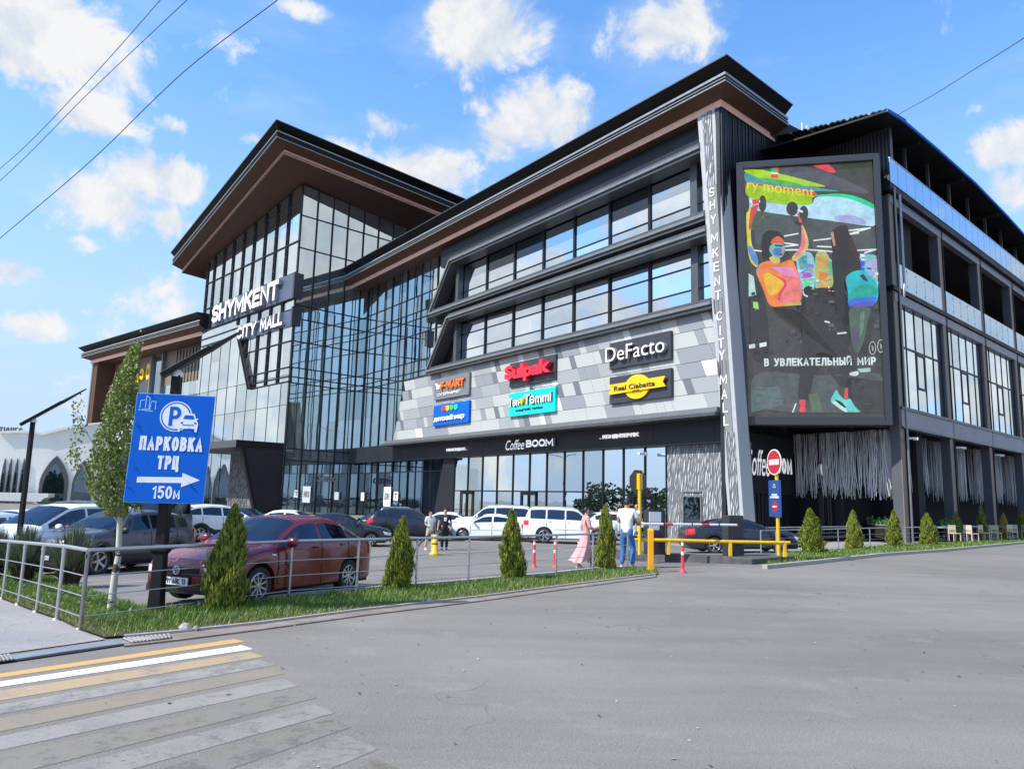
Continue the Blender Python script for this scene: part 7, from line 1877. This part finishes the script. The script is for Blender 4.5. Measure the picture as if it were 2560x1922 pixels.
def put_thuja(base, top, wpx, label, seed, dry=False):
    p = ground(*base); h = height_at(*top, p) - p.z; d = math.hypot(p.x, p.y); r = wpx / 2 / FOC * d * .78
    k = seed % 4
    if dry: t = make_thuja_proto(9, True)
    elif len(THU) <= k: t = make_thuja_proto(k); THU.append(t)
    else: t = copy_tree(THU[k])
    t.location = p; t.scale = (r / .34, r / .34, h / 1.5); t.rotation_euler = (.05 * math.sin(seed * 2.1), .05 * math.cos(seed * 3.7), seed * 1.37); tag(t, label, 'thuja', 'young thujas in the grass')
put_thuja((555, 1528), (556, 1266), 104, 'tall thuja in front of the red sedan, largest of the grass strip', 0)
put_thuja((995, 1478), (1004, 1294), 74, 'thuja on the grass strip right behind the red sedan tail', 1)
put_thuja((1281, 1452), (1276, 1275), 68, 'double topped thuja in front of the tall white off-roader', 2)
put_thuja((1514, 1427), (1511, 1263), 56, 'thuja between the woman in pink and the father', 3)
put_thuja((2033, 1385), (2020, 1273), 60, 'broad leaning thuja on the verge beside the yellow guard rail', 4)
put_thuja((2137, 1376), (2132, 1277), 40, 'thuja in front of the slatted planters', 5)
put_thuja((2235, 1368), (2229, 1276), 36, 'thuja in front of the corner column of the side block', 6)
put_thuja((2325, 1364), (2322, 1284), 40, 'squat thuja beside the first cream chairs', 7)
put_thuja((2392, 1354), (2392, 1281), 28, 'slim thuja in front of the second street column', 8)
put_thuja((2458, 1350), (2448, 1263), 24, 'tallest slim thuja near the right border left of the yellowed one', 9)
put_thuja((2509, 1348), (2506, 1284), 22, 'yellowed dry thuja among the green ones near the right border', 1, True)
put_thuja((2556, 1344), (2555, 1278), 26, 'thuja cut by the right border', 11)

# young birch
p = ground(276, 1530); bt_ = tag(empty('birch_tree', p), 'young birch with pale trunk and hanging leaves left of the parking sign', 'tree')
M['birch_bark'] = None
m, g, out = newmat('birch bark'); tc = g.add('ShaderNodeNewGeometry').outputs['Position']; mp = g.add('ShaderNodeMapping', i_Vector=tc); mp.inputs['Scale'].default_value = (7, 7, 22)
sp = g.add('ShaderNodeSeparateXYZ', i_0=tc); low = g.mapr(sp.outputs[2], .95, 1.15, .56, .72)
f = g.math('GREATER_THAN', g.noise(mp.outputs[0], .55, 3.0, .6), low); b_ = g.add('ShaderNodeBsdfPrincipled', i_Base_Color=g.mix(f, (.52, .49, .42, 1), (.05, .045, .04, 1)), i_Roughness=.7); g.l.new(b_.outputs[0], out.inputs[0]); M['birch_bark'] = m
db = math.hypot(p.x, p.y)
def bpt(x, y, k=0.0):
    q = ray(x, y); s_ = (db + k) / math.hypot(q[0], q[1]); return Vector(CAMP + q * s_)
mb = MB(); mb.tube([p + Vector((0, 0, -.05)), bpt(287, 1440), bpt(296, 1390), bpt(299, 1310), bpt(303, 1216), bpt(309, 1120), bpt(320, 1010), bpt(333, 920), bpt(343, 850)], [.055, .048, .043, .038, .031, .024, .017, .011, .004], M['birch_bark'], 10); child(mb.build('trunk'), bt_)
limbs = [[(300, 1300), (285, 1250), (262, 1190), (240, 1120), (215, 1080), (196, 1040)], [(303, 1230), (280, 1170), (268, 1080), (275, 990), (290, 930)], [(302, 1250), (318, 1200), (330, 1120), (334, 1040)], [(297, 1330), (318, 1290), (336, 1262), (352, 1250)], [(300, 1310), (270, 1270), (235, 1215), (200, 1150), (186, 1120)], [(309, 1110), (290, 1050), (296, 960), (318, 900)], [(298, 1300), (290, 1275), (282, 1262)]]
for L in limbs:
    mb = MB(); k = nr.uniform(-.35, .35); Q = [bpt(x, y, k * i / len(L)) for i, (x, y) in enumerate(L)]; mb.tube(Q, list(np.linspace(.016, .004, len(Q))), M['birch_bark'], 6); child(mb.build('limb'), bt_)
ys = [850, 880, 920, 960, 1000, 1050, 1100, 1150, 1200, 1250, 1290]; xl = [338, 318, 296, 276, 262, 246, 232, 214, 206, 236, 268]; xr = [350, 352, 350, 348, 346, 344, 342, 340, 336, 328, 318]
n = 11500; yy = np.concatenate([nr.uniform(856, 1286, n)]); lo_, hi_ = np.interp(yy, ys, xl), np.interp(yy, ys, xr); fr_ = nr.beta(1.6, 1.6, n); xx = lo_ + (hi_ - lo_) * fr_
keep = nr.random(n) < np.clip(.35 + .65 * np.sin(xx * .11 + yy * .035) * np.sin(yy * .07 - xx * .05) + .48, .18, 1); xx, yy = xx[keep], yy[keep]
ex = [(nr.normal(198, 9), nr.normal(1045, 26)) for _ in range(110)] + [(nr.normal(188, 9), nr.normal(1140, 24)) for _ in range(110)] + [(nr.normal(345, 9), nr.normal(1262, 9)) for _ in range(60)] + [(nr.normal(278, 8), nr.normal(1262, 8)) for _ in range(50)] + [(nr.normal(348, 6), nr.normal(870, 20)) for _ in range(40)]
xx = np.concatenate([xx, [e[0] for e in ex]]); yy = np.concatenate([yy, [e[1] for e in ex]]); n = len(xx)
C_ = np.array([bpt(x, y, nr.normal(0, .26)) for x, y in zip(xx, yy)])
aa = nr.uniform(0, 2 * np.pi, n); sd = np.stack([np.cos(aa), np.sin(aa), nr.normal(0, .2, n)], 1); dn = np.stack([nr.normal(0, .42, n), nr.normal(0, .42, n), -np.ones(n)], 1); dn /= np.linalg.norm(dn, axis=1)[:, None]
L = nr.uniform(.028, .055, n); W_ = L * nr.uniform(.32, .5, n); V = np.zeros((n, 4, 3)); V[:, 0] = C_; V[:, 1] = C_ + dn * (L * .45)[:, None] + sd * W_[:, None]; V[:, 2] = C_ + dn * L[:, None] * 1.15; V[:, 3] = C_ + dn * (L * .45)[:, None] - sd * W_[:, None]
child(quads('crown', V, [M['birch_leaf'], M['thuja2']], (nr.random(n) < .22).astype(int)), bt_)

# upright feathery shrubs by the left railing
def feather(base, top, wpx, label, seed):
    g = np.random.default_rng(seed); p = ground(*base); h = height_at(*top, p) - p.z; r = wpx / 2 / FOC * math.hypot(p.x, p.y); t = tag(empty('feathery_shrub', p), label, 'shrub', 'feathery grey green shrubs along the left railing')
    n = 1500; out = []; mi = []
    a = g.uniform(0, 2 * np.pi, n); rb = r * .35 * np.sqrt(g.random(n)); lean = g.uniform(0, 1, n) ** 1.3 * r * .95; hh = h * g.uniform(.35, 1, n) * (1 - .35 * lean / r); z0 = g.random(n) * h * .35
    for k in range(2):
        f0, f1 = k / 2, (k + 1) / 2
        c0 = np.stack([np.cos(a) * (rb + lean * f0 ** 1.6), np.sin(a) * (rb + lean * f0 ** 1.6), z0 + (hh - z0) * f0], 1); c1 = np.stack([np.cos(a) * (rb + lean * f1 ** 1.6), np.sin(a) * (rb + lean * f1 ** 1.6), z0 + (hh - z0) * f1], 1)
        b = a + g.normal(1.57, .6, n); s0 = np.stack([np.cos(b), np.sin(b), 0 * b], 1); w0, w1 = (.008, .011) if k == 0 else (.011, .002)
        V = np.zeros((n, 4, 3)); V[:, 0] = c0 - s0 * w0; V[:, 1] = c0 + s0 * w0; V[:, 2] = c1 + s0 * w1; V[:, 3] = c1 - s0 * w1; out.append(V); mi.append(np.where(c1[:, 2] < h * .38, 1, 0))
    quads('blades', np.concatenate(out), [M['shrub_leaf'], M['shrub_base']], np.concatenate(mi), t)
    mb = MB()
    for k in range(5): mb.tube([(0.03 * k - .06, 0, -.02), (.05 * k - .1, .02, h * .4)], [.012, .006], M['birch_bark'], 5)
    mb.build('stem', t)
feather((172, 1470), (168, 1296), 96, 'feathery grey green shrub in front of the grey violet crossover', 3)
feather((56, 1462), (45, 1300), 84, 'feathery grey green shrub at the foot of the left lamp post', 4)
feather((-18, 1452), (-12, 1306), 70, 'feathery grey green shrub cut by the left border', 5)

# planters with leaves
for i, (a, b) in enumerate((((2046, 1341), (2094, 1351)), ((2110, 1345), (2206, 1357)), ((2346, 1350), (2364, 1355)))):
    fr, L, t = slat_planter(a, b, ('dark slatted planter with bright leaves right of the broad thuja', 'wide dark slatted planter with bright leaves left of the corner column', 'small dark slatted planter by the cream chairs')[i])
    n = 500 if i < 2 else 120; g = np.random.default_rng(30 + i)
    aa = g.uniform(0, L, n); oo = g.uniform(-.55, .05, n); zz = .84 + np.abs(g.normal(0, .18, n)); c = np.array([fr.pt(x, y, z) for x, y, z in zip(aa, oo, zz)]); w = g.uniform(-1, 1, (n, 3)); w /= np.linalg.norm(w, axis=1)[:, None]; v = np.cross(w, g.uniform(-1, 1, (n, 3))); v /= np.linalg.norm(v, axis=1)[:, None]
    V = np.zeros((n, 4, 3)); V[:, 0] = c - w * .11; V[:, 1] = c + v * .05; V[:, 2] = c + w * .11; V[:, 3] = c - v * .05
    pt_ = tag(empty('planter_plant', fr.pt(L / 2, -.25, .82)), ('bright green leafy plants in the planter right of the broad thuja', 'bright green leafy plants in the wide planter left of the corner column', 'small green plants in the little planter by the chairs')[i], 'plant')
    child(quads('foliage', V, [M['planter_leaf']], None), pt_)
# a row of trees across the street to the left, seen mirrored in the shop windows
n = 9000; k = nr.integers(0, 30, n); bx = -64 + nr.normal(0, 1.5, 30); by = np.linspace(-60, 74, 30) + nr.normal(0, 1.2, 30); bh = nr.uniform(2.5, 6.5, 30)
th = nr.uniform(0, 2 * np.pi, n); rr_ = nr.random(n) ** .5 * 2.6; zz = nr.beta(1.6, 1.5, n) * bh[k]
c = np.stack([bx[k] + rr_ * np.cos(th), by[k] + rr_ * np.sin(th), zz - .4], 1); w = nr.normal(0, 1, (n, 3)); w /= np.linalg.norm(w, axis=1)[:, None]; v = np.cross(w, nr.normal(0, 1, (n, 3))); v /= np.linalg.norm(v, axis=1)[:, None]
V = np.zeros((n, 4, 3)); V[:, 0] = c - w * .45; V[:, 1] = c + v * .3; V[:, 2] = c + w * .45; V[:, 3] = c - v * .3
tag(quads('treeline', V, [M['tree_far']]), 'row of bushy trees across the street mirrored in the shop windows', 'trees', kind='stuff')
# ------------------------------------------------------------------ people
def skinned(verts, edges, radii, root, mats, sub=2):
    me = bpy.data.meshes.new('skin'); me.from_pydata([tuple(v) for v in verts], edges, [])
    o = bpy.data.objects.new('skin', me); col.objects.link(o)
    o.modifiers.new('s', 'SKIN').use_smooth_shade = True
    if not me.skin_vertices:
        bm = bmesh.new(); bm.from_mesh(me); bm.verts.layers.skin.verify(); bm.to_mesh(me); bm.free()
    sv = me.skin_vertices[0].data
    for i, r in enumerate(radii): sv[i].radius = r if hasattr(r, '__len__') else (r, r)
    sv[root].use_root = True
    s2 = o.modifiers.new('b', 'SUBSURF'); s2.levels = sub; s2.render_levels = sub
    r = bpy.data.meshes.new_from_object(o.evaluated_get(bpy.context.evaluated_depsgraph_get()))
    bpy.data.objects.remove(o); bpy.data.meshes.remove(me)
    r.materials.clear()
    for m in mats: r.materials.append(m)
    r.polygons.foreach_set('use_smooth', np.ones(len(r.polygons), dtype=bool)); r.polygons.foreach_set('material_index', np.zeros(len(r.polygons), dtype=np.int32))
    return r
M['skin_tone'] = pbr('skin', (.50, .30, .21), .5, noise=.06, nscale=6); M['hair_dark'] = pbr('dark hair', (.015, .011, .009), .5, noise=.3, nscale=30); M['hair_brown'] = pbr('brown hair', (.20, .09, .035), .5, noise=.3, nscale=30)
M['eye'] = pbr('eyes', (.01, .008, .008), .3); M['lip'] = pbr('lips', (.38, .13, .11), .5)
def cloth(name, c): return pbr(name, c, .85, noise=.10, nscale=7, bump=.35, bscale=9)
BASE = dict(pelvis=(0, 0, .95), spine=(0, .01, 1.13), chest=(0, 0, 1.33), neck=(0, -.005, 1.47), head0=(0, .015, 1.555), head1=(0, .025, 1.64), head2=(0, .01, 1.70),
            shL=(-.175, 0, 1.42), elL=(-.225, -.03, 1.14), wrL=(-.235, .05, .90), haL=(-.235, .075, .83), shR=(.175, 0, 1.42), elR=(.225, -.03, 1.14), wrR=(.235, .05, .90), haR=(.235, .075, .83),
            hipL=(-.09, 0, .90), knL=(-.10, .02, .49), anL=(-.10, -.03, .08), toL=(-.115, .12, .035), hipR=(.09, 0, .90), knR=(.10, .02, .49), anR=(.10, -.03, .08), toR=(.115, .12, .035))
RAD = dict(pelvis=(.145, .10), spine=(.125, .095), chest=(.15, .11), neck=.058, head0=(.062, .072), head1=(.075, .092), head2=(.055, .065), shL=.062, elL=.042, wrL=.029, haL=(.036, .02), shR=.062, elR=.042, wrR=.029, haR=(.036, .02),
           hipL=.088, knL=.058, anL=.040, toL=(.042, .03), hipR=.088, knR=.058, anR=.040, toR=(.042, .03))
LINKS = [('pelvis', 'spine'), ('spine', 'chest'), ('chest', 'neck'), ('neck', 'head0'), ('head0', 'head1'), ('head1', 'head2')] + [e for s in 'LR' for e in (('chest', 'sh' + s), ('sh' + s, 'el' + s), ('el' + s, 'wr' + s), ('wr' + s, 'ha' + s), ('pelvis', 'hip' + s), ('hip' + s, 'kn' + s), ('kn' + s, 'an' + s), ('an' + s, 'to' + s))]
def person(base, height, heading, label, pose=None, hair='short', hairmat=None, top=None, sleeves='short', legs=None, leglen=1.0, shoes=None, skirt=None, fat=1.0, z=None, print_=None):
    k = height / 1.74; J = dict(BASE); J.update(pose or {}); J = {a: Vector(b) for a, b in J.items()}
    t = tag(empty('person', base), label, 'person'); t.scale = (k, k, k); t.rotation_euler = (0, 0, -R(heading))
    names = list(J); idx = {a: i for i, a in enumerate(names)}; V = [J[a] for a in names]; Rr = [RAD.get(a, .03) for a in names]; Rr = [(r[0] * fat, r[1] * fat) if hasattr(r, '__len__') else r * (1 + (fat - 1) * .6) for r in Rr]; Ed = [(idx[a], idx[b]) for a, b in LINKS]
    for s, sg in (('L', -1), ('R', 1)):      # five fingers on each hand
        h, w = J['ha' + s], J['wr' + s]; d = (h - w).normalized(); q = d.orthogonal().normalized() if abs(d.x) > .9 else Vector((0, 1, 0)).cross(d).cross(d).normalized(); sidev = d.cross(q)
        for f in range(4):
            L = (.062, .075, .07, .055)[f]; a = h + q * (.024 - .016 * f) + d * .012; b = a + d * L * .55 + sidev * .004 * sg; c = b + d * L * .45 + sidev * .016 * sg
            V += [a, b, c]; Rr += [.0095, .009, .0075]; n = len(V); Ed += [(idx['ha' + s], n - 3), (n - 3, n - 2), (n - 2, n - 1)]
        a = w + d * .03 + q * .028; b = a + d * .03 + q * .018; V += [a, b]; Rr += [.012, .009]; n = len(V); Ed += [(idx['wr' + s], n - 2), (n - 2, n - 1)]
    me = skinned(V, Ed, Rr, idx['pelvis'], [M['skin_tone'], M['eye'], M['lip']])
    bm = bmesh.new(); bm.from_mesh(me)
    hc = (J['head0'] + J['head1']) / 2; f_ = Vector((0, 1, 0)); ht = Vector(pose['look']) if pose and 'look' in pose else f_; ht.normalize(); rt_ = Vector((ht.y, -ht.x, 0)).normalized()
    def blob(c, r, m, n=8):
        ret = bmesh.ops.create_uvsphere(bm, u_segments=n, v_segments=6, radius=1.0)
        for v in ret['verts']: v.co = c + Vector((v.co.x * r[0], v.co.y * r[1], v.co.z * r[2]))
        fs = {f for v in ret['verts'] for f in v.link_faces}
        for f in fs: f.material_index = m; f.smooth = True
    for s in (-1, 1):
        blob(hc + ht * .082 + rt_ * .030 * s + Vector((0, 0, .012)), (.013, .013, .008), 1); blob(hc + rt_ * .082 * s + ht * -.01 + Vector((0, 0, -.005)), (.014, .014, .028), 0)
    blob(hc + ht * .096 + Vector((0, 0, -.014)), (.013, .016, .024), 0); blob(hc + ht * .083 + Vector((0, 0, -.052)), (.022, .016, .008), 2)
    bm.to_mesh(me); bm.free(); bo = link_mesh('body', me, t)
    def part_skin(nm, nodes, links, radii, mat, root):
        ii = {a: i for i, a in enumerate(nodes)}; me = skinned([nodes[a] for a in nodes], [(ii[a], ii[b]) for a, b in links], [radii[a] for a in nodes], ii[root], [mat]); return link_mesh(nm, me, t)
    if top:
        nd = dict(pel=J['pelvis'] + Vector((0, 0, -.13 if not skirt else .05)), spine=J['spine'], chest=J['chest'], nk=J['neck'] + Vector((0, 0, -.03))); rd = dict(pel=(.165 * fat, .122 * fat), spine=(.152 * fat, .118 * fat), chest=(.172 * fat, .128 * fat), nk=.075); lk = [('pel', 'spine'), ('spine', 'chest'), ('chest', 'nk')]
        if skirt: rd['spine'] = (.118, .098); rd['pel'] = (.125, .105); rd['chest'] = (.14, .108)
        for s in 'LR':
            sh, el, wr = J['sh' + s], J['el' + s], J['wr' + s]; e = sh.lerp(el, .72) if sleeves == 'short' else el
            nd['s' + s] = sh; nd['e' + s] = e; rd['s' + s] = .078; rd['e' + s] = .066 if sleeves == 'short' else .054; lk += [('chest', 's' + s), ('s' + s, 'e' + s)]
            if sleeves == 'long': nd['w' + s] = el.lerp(wr, .9); rd['w' + s] = .042; lk += [('e' + s, 'w' + s)]
        part_skin('shirt' if not skirt else 'dress_top', nd, lk, rd, top, 'pel')
    if legs:
        nd = dict(pel=J['pelvis'] + Vector((0, 0, .14)), cr=J['pelvis'] + Vector((0, 0, -.05))); rd = dict(pel=(.135 * fat, .102 * fat), cr=(.165 * fat, .122 * fat)); lk = [('pel', 'cr')]
        for s in 'LR':
            kn, an = J['kn' + s], J['an' + s]
            nd['h' + s] = J['hip' + s] + Vector((0, 0, -.06)); nd['k' + s] = kn; rd['h' + s] = .103 * fat; rd['k' + s] = .078; lk += [('cr', 'h' + s), ('h' + s, 'k' + s)]
            if leglen > .6: nd['c' + s] = kn.lerp(an, .45); nd['a' + s] = kn.lerp(an, .96); rd['c' + s] = .072; rd['a' + s] = .062; lk += [('k' + s, 'c' + s), ('c' + s, 'a' + s)]
        part_skin('trousers' if leglen > .6 else 'shorts', nd, lk, rd, legs, 'cr')
    if skirt:
        mb = MB(); n = 36; rings = []; zs = np.linspace(1.06, skirt['hem'], 12)
        for i, zz in enumerate(zs):
            f = i / 11; rx = .125 + (.30 - .125) * f ** 1.1; ry = .105 + (.27 - .105) * f ** 1.1; ox, oy = skirt['flow'][0] * f ** 1.8, skirt['flow'][1] * f ** 1.8
            for q in range(n):
                a = 2 * math.pi * q / n; w = 1 + .10 * f * math.sin(a * 9 + f * 3) + .06 * f * math.sin(a * 4 + 1)
                rings.append((rx * w * math.cos(a) + ox, ry * w * math.sin(a) + oy, zz + .03 * f * math.sin(a * 3)))
        mb.add(rings, [(i * n + q, i * n + (q + 1) % n, (i + 1) * n + (q + 1) % n, (i + 1) * n + q) for i in range(11) for q in range(n)], skirt['mat'], True); mb.build('skirt', t)
    # hair
    mb = MB(); hm = hairmat or M['hair_dark']; c = (J['head0'] + J['head1']) / 2 + Vector((0, 0, .028)) - ht * .012; vs = []; n, m2 = 18, 9
    for i in range(m2 + 1):
        ph = math.pi / 2 - (math.pi * .62) * i / m2
        for q in range(n):
            th = 2 * math.pi * q / n; d = Vector((math.cos(th), math.sin(th), 0)); fwd = d.dot(ht); pe = max(ph, .42 + .25 * max(fwd, 0)) if fwd > .30 else (max(ph, .0) if fwd > -.15 else ph)
            r = .094 + .006 * math.sin(th * 5 + i); vs.append(c + d * r * math.cos(pe) * (1.0 if abs(d.dot(rt_)) < .7 else .92) + Vector((0, 0, .108 * math.sin(pe))))
    mb.add(vs, [(i * n + q, i * n + (q + 1) % n, (i + 1) * n + (q + 1) % n, (i + 1) * n + q) for i in range(m2) for q in range(n)], hm, True)
    if hair == 'long': mb.tube([c - ht * .06, c - ht * .10 + Vector((0, 0, -.12)), c - ht * .10 + Vector((0, 0, -.28)), c - ht * .07 + Vector((0, 0, -.40))], [.075, .075, .06, .02], hm, 10)
    if hair == 'bun': mb.lathe([(.001, -.045), (.035, -.03), (.045, 0), (.035, .03), (.001, .045)], hm, 10, c - ht * .115 + Vector((0, 0, -.01)))
    mb.build('hair', t)
    for s in 'LR':
        if shoes:
            an, to = J['an' + s], J['to' + s]; d = (to - an); d.z = 0; d.normalize(); mb = MB(); heel = an - d * .05; zb = min(an.z, to.z) - .045
            P = [(heel, .035, .075), (an + d * .02, .043, .085), (an + d * .10, .046, .06), (to + d * .02, .042, .045), (to + d * .065, .022, .03)]
            q = Vector((d.y, -d.x, 0)); vs = []
            for c_, w, h in P:
                b = Vector((c_.x, c_.y, zb + (max(0, to.z - .035) if c_ is P[3][0] else 0))); vs += [b - q * w, b + q * w, b + q * w * .8 + Vector((0, 0, h)), b - q * w * .8 + Vector((0, 0, h))]
            mb.add(vs, [(i * 4 + a, (i + 1) * 4 + a, (i + 1) * 4 + (a + 1) % 4, i * 4 + (a + 1) % 4) for i in range(4) for a in range(4)] + [(0, 1, 2, 3), (19, 18, 17, 16)], shoes, True); mb.build('shoe', t)
    return t
def gpx(px, top): p = ground(*px); return p, height_at(*top, p) - p.z
M['tee_white'] = cloth('white cotton', (.72, .72, .71)); M['tee_black'] = cloth('black cotton', (.012, .012, .014)); M['chino'] = cloth('beige trousers', (.52, .38, .22)); M['black_trouser'] = cloth('black trousers', (.014, .014, .017)); M['denim'] = cloth('blue denim', (.045, .15, .36)); M['pink'] = cloth('pink dress', (.62, .33, .34)); M['shoe_white'] = pbr('white shoes', (.6, .6, .58), .6); M['shoe_black'] = pbr('black shoes', (.015, .015, .015), .5); M['denim_light'] = cloth('light denim', (.10, .16, .28))
p, h = gpx((1073, 1375), (1076, 1276)); person(p, h, 150, 'young man in white shirt and beige trousers walking in the car park', dict(knL=(-.10, .10, .50), anL=(-.10, .12, .09), toL=(-.11, .27, .05), anR=(.10, -.22, .13), toR=(.11, -.09, .04), knR=(.10, -.04, .50), elR=(.24, .0, 1.14), wrR=(.16, .20, 1.06), haR=(.10, .26, 1.05)), top=M['tee_white'], legs=M['chino'], shoes=M['shoe_white'])
p, h = gpx((1110, 1374), (1111, 1270)); gb = person(p, h, 172, 'young man dressed all in black beside the one in white', dict(elL=(-.27, -.06, 1.15), wrL=(-.25, .04, .93), haL=(-.24, .07, .86), knR=(.10, .08, .49), anR=(.10, .07, .08), toR=(.115, .22, .04), elR=(.26, -.02, 1.13), wrR=(.30, .05, .90), haR=(.31, .07, .83)), top=M['tee_black'], legs=M['black_trouser'], shoes=M['shoe_black'], fat=1.03)
mb = MB(); mb.prism([(-.055, .135, 1.20), (.055, .135, 1.20), (.06, .13, 1.36), (-.06, .13, 1.36)], [(-.055, .146, 1.20), (.055, .146, 1.20), (.06, .146, 1.36), (-.06, .146, 1.36)], M['tee_white']); mb.build('shirt_print', gb)
p, h = gpx((1464, 1421), (1473, 1266)); person(p, h, 78, 'woman in a long pale pink dress walking past the railing', dict(knL=(-.09, .16, .50), anL=(-.09, .20, .10), toL=(-.09, .34, .06), anR=(.09, -.26, .14), toR=(.09, -.13, .05), knR=(.09, -.04, .50), elL=(-.20, -.08, 1.15), wrL=(-.19, .02, .94), haL=(-.18, .05, .87), elR=(.20, .06, 1.14), wrR=(.15, .24, 1.10), haR=(.10, .30, 1.14), shL=(-.155, 0, 1.41), shR=(.155, 0, 1.41)), hair='bun', top=M['pink'], sleeves='long', shoes=M['shoe_white'], skirt=dict(hem=.20, flow=(.0, -.20), mat=M['pink']), fat=.9)
p, h = gpx((1567, 1421), (1565, 1245)); mh = 28
fa = person(p, h, mh, 'father in white T-shirt and blue jeans carrying a child, seen from behind', dict(knL=(-.11, .05, .49), anL=(-.13, -.02, .08), toL=(-.15, .12, .035), knR=(.13, .10, .50), anR=(.15, -.02, .08), toR=(.19, .11, .035), elR=(.30, .08, 1.14), wrR=(.26, .28, 1.08), haR=(.18, .33, 1.08), elL=(-.26, .08, 1.15), wrL=(-.10, .27, 1.12), haL=(-.02, .32, 1.14), look=(.25, 1, 0)), top=M['tee_white'], legs=M['denim'], shoes=M['shoe_white'], fat=1.08)
fwd = Vector((math.sin(R(mh)), math.cos(R(mh)), 0)); rtv = Vector((fwd.y, -fwd.x, 0))
cb = p + rtv * .22 + fwd * .20; ck = .80
ch_ = person(cb + Vector((0, 0, .78)), .98, mh + 205, 'small child in white top and denim shorts carried on the father\'s arm', dict(hipL=(-.09, .06, .90), hipR=(.09, .06, .90), knL=(-.16, .26, .74), anL=(-.17, .24, .36), toL=(-.18, .36, .28), knR=(.16, .26, .74), anR=(.17, .24, .36), toR=(.18, .36, .28), elL=(-.22, .12, 1.22), wrL=(-.12, .28, 1.30), haL=(-.08, .33, 1.33), elR=(.22, .12, 1.22), wrR=(.12, .28, 1.30), haR=(.08, .33, 1.33), head0=(0, .02, 1.56), head1=(0, .03, 1.68), head2=(0, .01, 1.78)), top=M['tee_white'], legs=M['denim_light'], leglen=.5, shoes=M['shoe_white'], fat=1.1)
p, h = gpx((472, 1350), (473, 1262)); person(p, h, 100, 'brown haired person standing behind the white crossover tail', hair='long', hairmat=M['hair_brown'], top=cloth('ochre top', (.35, .20, .09)), legs=M['black_trouser'], shoes=M['shoe_black'])
